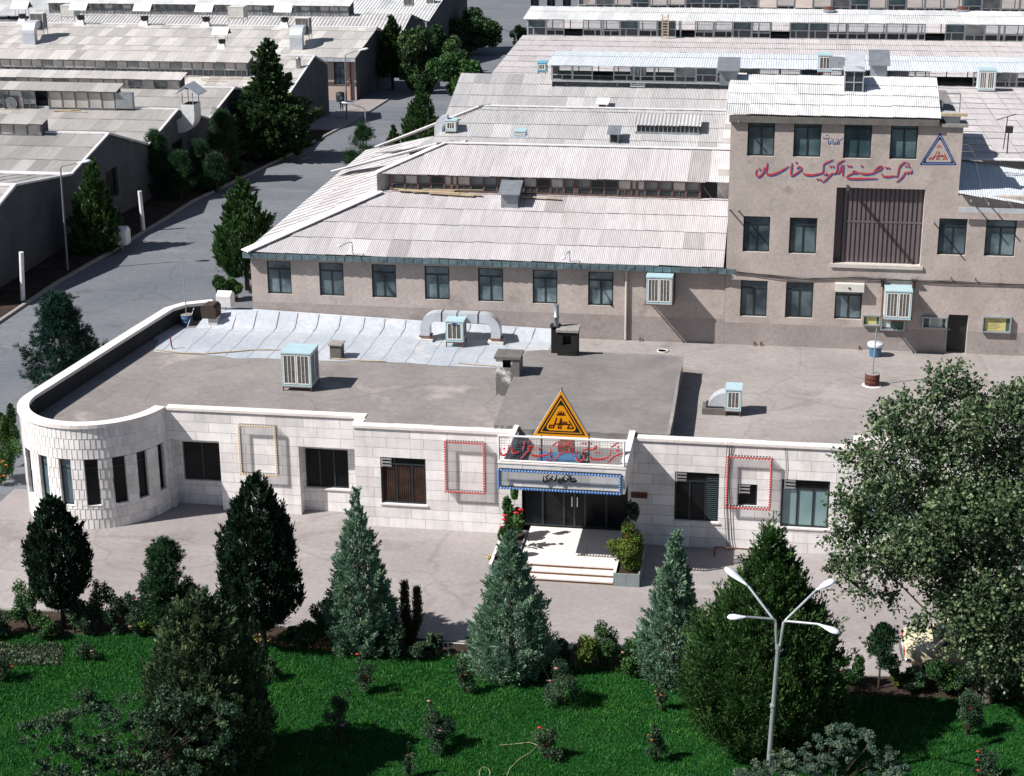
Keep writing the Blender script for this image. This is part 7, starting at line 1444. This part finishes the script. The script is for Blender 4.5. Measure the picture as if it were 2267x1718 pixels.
# shrubs round the offices
GSH = 'shrubs in the front planting bed'
def shrub(label, sx, sy, h, w, n=2600, mat='leaf_shrub', size=.085, seed=1, k=9, group=GSH, flowers=None, zz=0.05, kind='shrub', base=None):
    b = base or Zp(sx, sy, zz); sc = FPX/(b-Vector(CAMP)).length; H = h/sc/.93; r = w/2/sc; rg_n = np.random.default_rng(seed)
    BL = autoblobs(rg_n, (0, 0, H*.54), (r*.95, r*.95, H*.5), k, (.32, .55)); return leafy(kind, label, b, BL, n, mat, size, seed, 'shrub', group, None, .6, 'bark', 0, .3, .4, .18, flowers)
for i, (sx, sy, h, w, mat, lab, fl) in enumerate((
    (-6, 1412, 60, 80, 'leaf_rose', 'dark low shrub cut by the left frame edge in the bed', None), (66, 1396, 104, 78, 'leaf_shrub', 'tall leafy shrub left of the egg shaped cypress', None), (165, 1400, 66, 74, 'leaf_rose', 'dusky shrub at the foot of the egg shaped cypress', None),
    (225, 1386, 92, 62, 'leaf_shrub', 'upright green shrub second right of the egg shaped cypress', None), (262, 1402, 80, 56, 'leaf_rose', 'narrow shrub beside the pink rose stems', None), (302, 1402, 92, 66, 'leaf_rose', 'rose shrub with a few pink blooms left of the young pine', (3, 'petal_pink', .06)),
    (336, 1404, 56, 50, 'leaf_yellowish', 'yellowing low shrub under the young pine', None), (425, 1392, 90, 64, 'leaf_shrub', 'dense shrub right behind the young pine', None), (452, 1380, 70, 60, 'leaf_shrub', 'shrub peeping over the dusky juniper', None),
    (690, 1432, 72, 66, 'leaf_shrub', 'bright leaved shrub left of the first silver cone', None), (722, 1424, 92, 60, 'leaf_rose', 'dusky tall shrub touching the first silver cone', None), (876, 1455, 82, 62, 'leaf_rose', 'blue green shrub under the half dead cypress', None),
    (958, 1452, 62, 44, 'leaf_rose', 'small dark rose shrub right of the half dead cypress', (1, 'petal_pink', .05)), (1046, 1456, 64, 56, 'leaf_rose', 'rose shrub touching the left side of the broad silver cone', (1, 'petal_pink', .06)), (1292, 1486, 76, 74, 'leaf_yellowish', 'yellow green clipped shrub right of the broad silver cone', None),
    (1342, 1478, 102, 78, 'leaf_shrub', 'tallest shrub in the group before the steps', None), (1392, 1494, 82, 76, 'leaf_shrub', 'round shrub left of the right silver cone', (1, 'petal_pink', .05)), (1430, 1500, 72, 60, 'leaf_rose', 'dark shrub at the foot of the right silver cone', None),
    (1880, 1516, 70, 74, 'leaf_shrub', 'leafy shrub between the big thuja and the pine sapling', (1, 'petal_red', .05)), (1985, 1520, 44, 30, 'leaf_yellowish', 'tiny yellowish shrub right of the pine sapling', None), (2080, 1530, 66, 90, 'leaf_shrub', 'dark shrub below the rear wheel of the parked car', None),
    (2190, 1540, 62, 110, 'leaf_rose', 'shaded low shrub below the door of the parked car', None))):
    shrub(lab, sx, sy, h, w, 2600 if w < 76 else 3400, mat, .085, 200+i, 10, GSH, fl)
for i, (sx, sy, h, w, mat, lab) in enumerate([(110, 1412, 54, 60, 'leaf_shrub', 'low green shrub in front of the egg shaped cypress trunk'), (195, 1404, 58, 56, 'leaf_rose', 'dusky low shrub between two upright shrubs at left'), (370, 1412, 46, 60, 'leaf_shrub', 'low shrub at the trunk of the young pine'), (505, 1404, 66, 66, 'leaf_rose', 'dark shrub in the gap between juniper and tallest cypress'), (640, 1426, 44, 60, 'leaf_shrub', 'low leafy shrub right of the tallest cypress trunk'), (668, 1440, 50, 46, 'leaf_rose', 'small dusky shrub beside the pale flower edging'), (760, 1446, 44, 56, 'leaf_rose', 'low plant at the left foot of the first silver cone'), (845, 1452, 54, 60, 'leaf_rose', 'shaded shrub at the right foot of the first silver cone'), (925, 1460, 46, 60, 'leaf_rose', 'dark low shrub below the dead spires'), (1195, 1476, 50, 56, 'leaf_rose', 'shaded shrub at the right foot of the broad silver cone'), (1245, 1476, 66, 50, 'leaf_rose', 'thin rose shrub between broad silver cone and clipped shrub'), (1560, 1512, 60, 60, 'leaf_rose', 'dark shrub squeezed between silver cone and big thuja'), (1832, 1514, 56, 56, 'leaf_rose', 'shaded shrub at the right foot of the big thuja'), (2020, 1528, 50, 70, 'leaf_rose', 'shaded low shrub behind the car bumper'), (2250, 1548, 60, 90, 'leaf_shrub', 'dark shrub by the front of the parked car')]): shrub(lab, sx, sy, h, w, 2600, mat, .085, 400+i, 9, GSH)
shrub('round clipped cypress bush at the factory corner beside the litter bin', 490, 668, 56, 40, 5000, 'leaf_thuja', .13, 240, 8, 'shrubs around the offices', None, 0.0); shrub('dark loose shrub between the bin and the factory wall', 525, 665, 52, 44, 3200, 'leaf_shrub', .14, 241, 9, 'shrubs around the offices', None, 0.0)
shrub('tall dark cypress bush left of the rounded corner', 26, 1035, 130, 50, 6000, 'leaf_thuja', .11, 242, 9, 'shrubs around the offices', None, 0.0); shrub('broad leafy bush at the left frame edge by the corner', 12, 1062, 95, 70, 3600, 'leaf_shrub', .10, 243, 9, 'shrubs around the offices', None, 0.0); shrub('orange flowering bush cut by the left frame edge', 2, 1075, 55, 46, 2200, 'leaf_shrub', .08, 244, 8, 'shrubs around the offices', (14, 'petal_orange', .06), 0.0)
# planters with shrubs and cannas
def planter(label, x0, x1, y0, y1, h):
    t = thing('planter_box', label, 'planter', ((x0+x1)/2, (y0+y1)/2, 0), 'slate planters by the steps'); m = MB('planter_slate'); xm = (x0+x1)/2
    m.box(x0, xm-.004, y0, y0+.05, 0, h); m.box(xm+.004, x1, y0, y0+.05, 0, h); m.box(x0, x0+.05, y0+.05, y1, 0, h); m.box(x1-.05, x1, y0+.05, y1, 0, h); m.box(x0+.05, x1-.05, y1-.05, y1, 0, h); m.build('box', t); m = MB('soil'); m.box(x0+.05, x1-.05, y0+.05, y1-.05, .02, h-.06); m.build('soil', t); m = MB('marble_cap'); m.box(x0-.02, x0+.09, y0+.06, y1, h, h+.035); m.build('coping', t)
planter('slate planter box right of the entrance steps', pxr+.02, pxr+.95, 56.28, 59.0, .5); planter('slate planter box left of the entrance steps', pxl-.95, pxl-.02, 56.35, 59.6, .5)
xr_, xl_ = pxr+.48, pxl-.48
shrub('round yellow green shrub in the right planter', 0, 0, 104, 98, 7000, 'leaf_yellowish', .085, 250, 12, 'planter shrubs at the entrance', None, 0, 'shrub', Vector((xr_, 56.95, .42)))
shrub('dark upright shrub at the back of the right planter', 0, 0, 110, 40, 2600, 'leaf_rose', .11, 251, 7, 'planter shrubs at the entrance', None, 0, 'shrub', Vector((xr_-.05, 58.6, .42)))
shrub('clipped round thuja at the front of the left planter', 0, 0, 62, 40, 5200, 'leaf_thuja', .07, 252, 7, 'planter shrubs at the entrance', None, 0, 'shrub', Vector((xl_-.05, 57.3, .42)))
shrub('leafy dark shrub at the back of the left planter', 0, 0, 118, 52, 3800, 'leaf_shrub', .13, 253, 9, 'planter shrubs at the entrance', None, 0, 'shrub', Vector((xl_+.05, 58.9, .42)))
shrub('yellow flowered low plant left of the left planter', 1088, 1258, 26, 26, 900, 'leaf_yellowish', .06, 254, 5, 'planter shrubs at the entrance', (8, 'petal_yellow', .05), 0.0)
def canna(label, base, H, spots, seed):
    t = thing('canna_plant', label, 'flowering plant', base, 'red cannas by the steps'); rg = np.random.default_rng(seed); base = Vector(base); m = MB('leaf_shrub')
    for i in range(16):
        a = rg.uniform(0, 6.28); z = H*rg.uniform(.15, .75); L = rg.uniform(.3, .5); d = Vector((math.cos(a), math.sin(a), .75)).normalized(); s = Vector((-math.sin(a), math.cos(a), 0))*.08; p = base+Vector((rg.normal(0, .06), rg.normal(0, .06), z)); m.face([p, p+d*L*.5+s, p+d*L+Vector((0, 0, -.06)), p+d*L*.5-s], None, float(np.clip(rg.normal(.55, .2), 0, 1)))
    m.build('leaves', t); m = MB('leaf_shrub'); 
    for q in spots: m.tube([base, Vector(q)], .015, 5)
    m.build('stalks', t); flower_part(t, base, None, len(spots), 'petal_red', .10, seed, spots)
yy_ = 58.0; canna('tall red canna flowers in the left planter beside the door', (xl_+.15, yy_, .45), 1.6, [Yp(1118, 1144, yy_), Yp(1153, 1131, yy_), Yp(1143, 1138, yy_), Yp(1117, 1153, yy_), Yp(1112, 1170, yy_)], 1)
yy_ = 57.5; canna('single red canna flower above the round planter shrub', (xr_+.05, yy_, .45), 1.2, [Yp(1400, 1182, yy_), Yp(1386, 1190, yy_)], 2)
# rose bushes on the lawn
def rose(label, sx, sy, h, w, n, seed, fl):
    b = Zp(sx, sy, .06); sc = FPX/(b-Vector(CAMP)).length; H = h*1.08/sc/.92; r = w*1.15/2/sc; n = int(n*1.7); rg_n = np.random.default_rng(seed); BL = []
    for i in range(12): a = rg_n.uniform(0, 6.28); f = rg_n.random(); R_ = r*.75*f; s = r*rg_n.uniform(.22, .42); BL.append((math.cos(a)*R_, math.sin(a)*R_, H*rg_n.uniform(.25, .9)*(1-.25*f), s, s, s*1.2))
    BL.append((rg_n.normal(0, r*.4), 0, H*.96, r*.16, r*.16, H*.10)); return leafy('rose_bush', label, b, BL, n, 'leaf_rose', .062, seed, 'rose bush', 'rose bushes on the lawn', None, .62, 'bark', 0, .3, .5, .2, fl)
for i, (sx, sy, h, w, n, lab, fl) in enumerate(((806, 1532, 78, 56, 1500, 'rose bush with one red bloom under the first silver cone', (2, 'petal_red', .055)), (1028, 1536, 76, 58, 1300, 'thin rose bush with a tall red bloom left of the broad silver cone', (2, 'petal_red', .05)), (1240, 1562, 100, 86, 2600, 'widest rose bush with a pink bloom in the middle of the lawn', (2, 'petal_pink', .06)), (1460, 1572, 56, 42, 1100, 'small yellowing rose bush beside the big thuja', (3, 'petal_orange', .035)), (756, 1640, 106, 74, 2200, 'dark tall rose bush with pink bloom in the juniper shadow', (2, 'petal_pink', .05)), (968, 1660, 96, 84, 2600, 'dense dark rose bush with two pale pink blooms', (3, 'petal_pink', .05)), (1205, 1680, 66, 72, 1800, 'low rose bush with three red blooms and a rope', (4, 'petal_red', .06)), (1452, 1686, 76, 50, 1300, 'straggly rose bush with orange leaves near the lamp foot', (2, 'petal_orange', .04)), (2140, 1628, 102, 76, 2400, 'yellow green rose bush with one red bloom on the right lawn patch', (1, 'petal_red', .07)), (2172, 1722, 62, 70, 1500, 'rose bush with red blooms cut by the bottom right edge', (3, 'petal_red', .05)), (566, 1638, 50, 44, 900, 'tiny rose bush right of the dusky juniper', None), (596, 1508, 52, 50, 1000, 'faint dark rose bush right of the juniper top', None), (905, 1722, 74, 30, 700, 'thin rose stem with orange leaves at the bottom edge', (2, 'petal_orange', .04)), (195, 1462, 36, 50, 900, 'low rose bush near the purple flowers', (2, 'petal_pink', .04)), (8, 1505, 62, 60, 1200, 'dusky rose bush with red bloom at the left frame edge', (2, 'petal_red', .05)), (190, 1562, 40, 44, 800, 'small sparse rose bush on the shaded left lawn', None))): rose(lab, sx, sy, h, w, n, 300+i, fl)
# foreground shrubs at the bottom edge
b = Zp(285, 1800, 0); rg_n = np.random.default_rng(81); BL = []
for i in range(210):
    sx, sy = rg_n.uniform(50, 525), rg_n.uniform(1525, 1770); sy = max(sy, 1525+abs(sx-350)*.28); p = Yp(sx, sy, b.y+rg_n.uniform(-.6, .8)); s = rg_n.uniform(.10, .24); BL.append((p.x-b.x, p.y-b.y, max(.2, p.z), s, s, s*.7))
leafy('sprawling_shrub', 'loose sprawling shrub with small shiny leaves at the bottom left', b, BL, 30000, 'leaf_rose', .10, 82, 'shrub', None, (.6, .03), .55, 'bark', 0, .2, .8, .2)
b = Zp(1840, 1790, 0); rg_n = np.random.default_rng(83); BL = []
for i in range(240):
    sx = rg_n.uniform(1630, 2015); top = np.interp(sx, [1640, 1720, 1760, 1840, 1880, 1920, 1960, 2010], [1690, 1650, 1660, 1590, 1580, 1610, 1625, 1690]); sy = rg_n.uniform(top+10, 1770); p = Yp(sx, sy, b.y+rg_n.uniform(-.5, .7)); s = rg_n.uniform(.08, .17); BL.append((p.x-b.x, p.y-b.y, max(.2, p.z), s, s, s*.7))
leafy('acacia_shrub', 'feathery grey green acacia shrub at the bottom right below the lamp', b, BL, 30000, 'leaf_acacia', .10, 84, 'shrub', None, (.6, .03), .26, 'bark', 0, .2, .9, .22)
# flower borders (uncountable)
def scatter(name, label, pts_fn, n, mats, seed, size=.05):
    rg = np.random.default_rng(seed); m = MB(*mats)
    for i in range(n):
        p = pts_fn(rg); a = Vector(rg.normal(size=3)).normalized(); c = a.cross(Vector(rg.normal(size=3))).normalized(); s = size*rg.uniform(.5, 1.3); m.face([p-a*s, p+c*s*.6, p+a*s, p-c*s*.6], mats[int(rg.integers(len(mats)))], float(rg.random()))
    return m.build(name, None, label, 'flowers', None, 'stuff')
def band(x0, x1, up=0, dn=8):
    lxs = np.array([p[0] for p in LAWN]); lys = np.array([p[1] for p in LAWN])
    def f(rg): sx = rg.uniform(x0, x1); p = Zp(sx, np.interp(sx, lxs, lys)-rg.uniform(-dn*.3, 14+up), .06); return p+Vector((0, 0, rg.uniform(0, .16)))
    return f
scatter('flower_border', 'pale pink and yellow flowers edging the lawn', band(540, 775), 2600, ('leaf_yellowish', 'leaf_yellowish', 'leaf_shrub', 'petal_pink', 'petal_yellow'), 1, .045)
scatter('flower_border', 'scattered low plants along the bed edge', band(980, 1560, -6), 1500, ('leaf_yellowish', 'leaf_shrub', 'leaf_shrub', 'leaf_rose'), 2, .05)
scatter('flower_border', 'mauve ground cover on the shaded left lawn', lambda rg: Zp(rg.uniform(-20, 140), rg.uniform(1428, 1475), .08)+Vector((0, 0, rg.uniform(0, .12))), 2600, ('leaf_rose', 'leaf_dusky', 'mauve', 'leaf_rose', 'leaf_dusky', 'leaf_dusky'), 3, .05)
m = MB('rope'); m.tube([Zp(x, y, .10) for x, y in ((1105, 1650), (1140, 1647), (1172, 1643), (1190, 1650), (1178, 1664), (1150, 1680), (1130, 1700), (1120, 1722))], .012, 5); m.tube([Zp(1073+12*math.cos(a), 1712+14*math.sin(a), .10) for a in [i*.45 for i in range(15)]], .012, 5); m.build('garden_rope', label='thin pale rope lying looped on the lawn', cat='rope')
m = MB('lamp_white'); q = Zp(992, 1448, .05); m.tube([q, q+Vector((0, 0, .42))], .022, 6); m.tube([q+Vector((-.16, 0, .40)), q+Vector((0, 0, .42)), q+Vector((.55, .1, .36))], .018, 6); m.tube([q+Vector((-.16, 0, .40)), q+Vector((-.16, 0, .28))], .018, 6); m.build('garden_tap', label='pale garden standpipe with a bent spout in the bare soil', cat='tap')

# ------------------------------------------------------------------ lamps and posts
def lamp_head(t, p, d, L=.62, w=.17, mat='lamp_white', under='glass_monitor', sc=1.0, tilt=0.0):
    """cobra head: p = arm end, d = direction outwards"""
    d = Vector(d).normalized(); s = d.cross(Vector((0, 0, 1))).normalized(); u = s.cross(d); m = MB(mat); L *= sc; w *= sc; V = []; st = [(0, .28, .30), (.15, .34, .36), (.4, .75, .62), (.65, 1.0, .85), (.88, .85, .75), (1.0, .25, .3)]; n = 12
    for f, rx, rz in st:
        for k in range(n): a = 2*math.pi*k/n; z = math.sin(a)*w*.62*rz; V.append(Vector(p)+d*L*f+s*math.cos(a)*w*rx+u*(z if z > 0 else z*.45))
    m.idx(V, [(i*n+k, i*n+(k+1) % n, (i+1)*n+(k+1) % n, (i+1)*n+k) for i in range(len(st)-1) for k in range(n)]+[tuple(range(n-1, -1, -1)), tuple(len(V)-n+k for k in range(n))], mat, True); h = m.build('lamp_head', t); h['_o'] = tuple(t['_o']); ROOTS.append(h)
    m = MB(under); V = []; st = [(.42, .55, 0), (.5, .8, .5), (.68, .88, .75), (.85, .6, .5), (.92, .3, 0)]
    for f, rx, dz in st:
        for k in range(7): a = math.pi*k/6; V.append(Vector(p)+d*L*f+s*math.cos(a)*w*rx*.92-u*(math.sin(a)*w*.42*dz+w*.16))
    m.idx(V, [(i*7+k, (i+1)*7+k, (i+1)*7+k+1, i*7+k+1) for i in range(len(st)-1) for k in range(6)], under, True); m.build('lens', h)
base = Zp(1698, 1752, .06); t = thing('street_lamp', 'four armed white garden lamp standing before the big thuja', 'street lamp', base); Yb_ = base.y
fork = Yp(1723, 1428, Yb_); m = MB('pole_grey'); m.tube([base, Yp(1709, 1600, Yb_), fork], [.085, .07, .06], 10); p = Yp(1711, 1562, Yb_); m.lathe(p, [(.09, -.04), (.09, .04)], 10); p = fork; m.lathe(p, [(.085, -.12), (.085, .02)], 10); m.build('pole', t)
for (ax, ay), (bx_, by_), (hx, hy), off, sx0 in (((1717, 1375), (1657, 1298), (1606, 1258), .9, -.045), ((1716, 1368), (1654, 1366), (1611, 1367), -.25, -.045), ((1735, 1375), (1808, 1306), (1846, 1284), .9, .045), ((1737, 1372), (1812, 1382), (1858, 1402), -.55, .045)):
    f0 = fork+Vector((sx0, 0, -.05)); c = Yp(ax, ay, Yb_); e = Yp(bx_, by_, Yb_+off*.75); hd = Yp(hx, hy, Yb_+off*1.15); m = MB('pole_grey'); k = Vector((c.x*.9+f0.x*.1, Yb_, c.z-.06)); m.tube([f0, f0+(k-f0)*.6, k, k+(e-k)*.12+Vector((0, 0, .02)), e], .038, 8); m.build('arm', t); d = (hd-e); lamp_head(t, e, d, d.length*1.02, .15)
def road_lamp(label, b, sxp, syp, harm, off=0.0, mat='pole_dim', r=.06, headsc=1.0, ht=None):
    t = thing('street_lamp', label, 'street lamp', b, 'curved arm road lamps'); top = Yp(sxp, syp, b.y); m = MB(mat); e = Yp(harm[0], harm[1], b.y+off); q = top+(e-top)*.10+Vector((0, 0, .12)); m.tube([b-Vector((0, 0, .1)), b+(top-b)*.5, top, q, e], [r*1.25, r, r*.8, r*.6, r*.5], 8); m.build('pole', t); d = (e-top); d.z *= .4; lamp_head(t, e, d, .85*headsc, .22*headsc); return t
road_lamp('tall thin road lamp before the nearest shed gables', Gp(150, 600), 134, 374, (170, 361), .2)
road_lamp('curved road lamp leaning over the pavement by the loose young pine', Gp(813, 382), 808, 244, (780, 231), -.4, 'pole_grey')
road_lamp('straight road lamp at the corner of the long shed', Gp(768, 268), 764, 124, (792, 112), .3, 'pole_dim', .07, 1.2)
road_lamp('distant road lamp over the far end of the road', Gp(1146, 118), 1142, 77, (1118, 66), -.6, 'pole_grey', .07, 1.3)
for (sx, sy, tx, ty, hx, hy, lab) in ((782, 566, 779, 537, 760, 542, 'gooseneck lamp on the eave above the second wing window'), (1262, 580, 1261, 556, 1252, 566, 'small lamp on the eave left of the wall cooler')):
    b = Yp(sx, sy, Ye+.1); t = thing('eave_lamp', lab, 'lamp', b, 'eave lamps on the factory wing'); tp_ = Yp(tx, ty, Ye-.1); e = Yp(hx, hy, Ye-.5); m = MB('pole_grey'); m.tube([b, tp_, tp_+(e-tp_)*.3+Vector((0, 0, .05)), e], .022, 6); m.build('arm', t); lamp_head(t, e, (e-tp_), .34, .10)
for (x0, y0, x1, y1, lab) in ((318, 512, 309, 423, 'white painted pipe post right of the pointed cypress'), (51, 668, 47, 558, 'white painted pipe post near the left frame edge')):
    b = Gp(x0, y0); z1 = Zz(x1, y1, b.y); m = MB('white_paint'); m.tube([b, Vector((Yp(x1, y1, b.y).x, b.y, z1))], .13, 10); m.build('pipe_post', label=lab, cat='post', group='white pipe posts')

# ------------------------------------------------------------------ parked car (mostly under the poplar)
cx0, cyc, cw_ = 4.42, 51.95, .81; t = thing('parked_car', 'cream saloon car parked beneath the poplar, rear end showing', 'car', (cx0+2.1, cyc, 0))
def loft(m, st, mat, cap=True):
    n = len(st[0]); V = [p for s in st for p in s]; m.idx(V, [(i*n+k, i*n+(k+1) % n, (i+1)*n+(k+1) % n, (i+1)*n+k) for i in range(len(st)-1) for k in range(n)], mat, True)
    if cap: m.idx(st[0], [tuple(range(n-1, -1, -1))], mat); m.idx(st[-1], [tuple(range(n))], mat)
def sec(x, hw, zb, zt, rt=.08): return [Vector((cx0+x, cyc+s*hw*a, z)) for s, a, z in ((-1, .93, zb), (-1, 1, zb+.12), (-1, 1, (zb+zt)/2), (-1, .985, zt-rt), (-1, .90, zt), (1, .90, zt), (1, .985, zt-rt), (1, 1, (zb+zt)/2), (1, 1, zb+.12), (1, .93, zb))]
m = MB('car_cream'); loft(m, [sec(.06, .76, .42, .86), sec(.14, .80, .36, .90), (sec(.9, .81, .30, .92)), sec(1.5, .81, .27, .93), sec(2.6, .81, .27, .93), sec(3.4, .80, .30, .90), sec(4.0, .78, .34, .85), sec(4.16, .74, .42, .80)], 'car_cream'); m.build('body', t)
def cab(x, hw, z): return [Vector((cx0+x, cyc-hw, z)), Vector((cx0+x, cyc+hw, z))]
m = MB('car_cream'); R0 = [(1.42, .60, 1.40), (1.6, .62, 1.43), (2.5, .62, 1.43), (2.72, .60, 1.40)]; V = []
for x, hw, z in R0: V += [Vector((cx0+x, cyc-hw, z)), Vector((cx0+x, cyc+hw, z))]
m.idx(V, [(0, 2, 3, 1), (2, 4, 5, 3), (4, 6, 7, 5)], 'car_cream'); 
B0 = [(.95, .74, .92), (3.20, .74, .92)]
def pil(a, b_, w=.06): m.bar(a, b_, w, w, 'car_cream')
for s in (-1, 1):
    A_, B_, C_, D_ = Vector((cx0+.98, cyc+s*.74, .92)), Vector((cx0+1.42, cyc+s*.60, 1.40)), Vector((cx0+3.2, cyc+s*.74, .91)), Vector((cx0+2.72, cyc+s*.60, 1.40)); pil(A_, B_, .10); pil(C_, D_); pil(B_, D_); pil(Vector((cx0+2.1, cyc+s*.745, .92)), Vector((cx0+2.08, cyc+s*.61, 1.41)))
m.build('roof', t); m = MB('glass_dark')
for s in (-1, 1): m.face([(cx0+1.0, cyc+s*.735, .925), (cx0+3.18, cyc+s*.735, .915), (cx0+2.72, cyc+s*.598, 1.395), (cx0+1.44, cyc+s*.598, 1.395)])
m.face([(cx0+.97, cyc-.72, .925), (cx0+.97, cyc+.72, .925), (cx0+1.42, cyc+.59, 1.395), (cx0+1.42, cyc-.59, 1.395)]); m.face([(cx0+3.2, cyc-.72, .915), (cx0+3.2, cyc+.72, .915), (cx0+2.73, cyc+.59, 1.395), (cx0+2.73, cyc-.59, 1.395)]); m.build('window', t)
for x in (.92, 3.38):
    for s in (-1, 1):
        m = MB('tyre', 'chrome'); m.lathe((cx0+x, cyc+s*.66, .30), [(.18, 0), (.29, .0), (.30, .03*s), (.30, .13*s), (.28, .165*s), (.18, .165*s)], 20, 'tyre', (0, 1, 0)); m.lathe((cx0+x, cyc+s*.66, .30), [(.18, .12*s), (.10, .15*s), (0, .15*s)], 16, 'chrome', (0, 1, 0)); m.build('wheel', t)
m = MB('chrome'); m.tube([(cx0+.22, cyc-.82, .50), (cx0+.02, cyc-.80, .50), (cx0-.03, cyc, .50), (cx0+.02, cyc+.80, .50), (cx0+.22, cyc+.82, .50)], .055, 8); m.build('bumper', t)
for s in (-1, 1): m = MB('lamp_red', 'petal_orange'); m.box(cx0+.03, cx0+.09, cyc+s*.62-.13, cyc+s*.62+.13, .62, .80, 'lamp_red'); m.build('tail_lamp', t)
m = MB('poster_white'); m.box(cx0+.0, cx0+.05, cyc-.22, cyc+.22, .60, .70); m.build('number_plate', t)

# ------------------------------------------------------------------ the person standing by the long shed
pb = Gp(757, 247); t = thing('person', 'person in dark clothes and blue shirt standing near the long shed corner', 'person', pb, None, True); hs = 1.68/1.75
J = [((0, 0, .95), .13), ((0, 0, 1.15), .12), ((0, 0, 1.38), .14), ((0, 0, 1.50), .055), ((0, -.01, 1.58), .07), ((0, -.015, 1.68), .085), ((-.19, 0, 1.41), .06), ((-.25, .02, 1.14), .045), ((-.23, -.08, .92), .035), ((.19, 0, 1.41), .06), ((.26, .02, 1.14), .045), ((.24, -.06, .90), .035), ((-.10, 0, .88), .09), ((-.11, -.01, .48), .06), ((-.12, .02, .08), .045), ((-.13, -.13, .04), .04), ((.10, 0, .88), .09), ((.10, -.02, .48), .06), ((.11, .02, .08), .045), ((.13, -.13, .04), .04), ((-.23, -.10, .84), .03), ((.24, -.09, .82), .03)]
E_ = [(0, 1), (1, 2), (2, 3), (3, 4), (4, 5), (2, 6), (6, 7), (7, 8), (8, 20), (2, 9), (9, 10), (10, 11), (11, 21), (0, 12), (12, 13), (13, 14), (14, 15), (0, 16), (16, 17), (17, 18), (18, 19)]
me = bpy.data.meshes.new('skeleton'); me.from_pydata([tuple(c*hs for c in j[0]) for j in J], E_, []); so = bpy.data.objects.new('skeleton', me); COL.objects.link(so); sk = so.modifiers.new('skin', 'SKIN'); sb2 = so.modifiers.new('sub', 'SUBSURF'); sb2.levels = 2
for i, (c, r) in enumerate(J): so.data.skin_vertices[0].data[i].radius = (r, r*.8 if i < 3 else r); so.data.skin_vertices[0].data[i].use_root = (i == 0)
dg = bpy.context.evaluated_depsgraph_get(); ev = so.evaluated_get(dg); m2 = bpy.data.meshes.new_from_object(ev); m2.name = 'body'; bpy.data.objects.remove(so)
for mm in ('skin', 'cloth_navy', 'cloth_blue'): m2.materials.append(MATS[mm])
for p in m2.polygons: z = p.center.z/hs; ax_ = abs(p.center.x); p.material_index = 0 if (z > 1.5 or (ax_ > .2 and z < .92 and z > .7)) else (1 if z < .96 or z < .1 else (2 if z > 1.2 else 1)); p.use_smooth = True
bo = bpy.data.objects.new('body', m2); COL.objects.link(bo); bo.parent = t
m = MB('black'); m.lathe((0, .0, 1.66*hs), [(.098, -.02), (.105, .04), (.085, .09), (0, .11)], 14); m.build('hair', t)
m = MB('steel_dark', 'black'); q = Gp(790, 224)+Vector((-1.6, -.6, 0)); m.lathe(q, [(.42, 0), (.46, .5), (.44, .95), (.3, 1.02), (0, 1.05)], 14, 'black'); m.build('dark_drum', label='black covered drum against the long shed wall beside the person', cat='drum')

for o in bpy.data.objects:
    if '_o' in o.keys(): del o['_o']
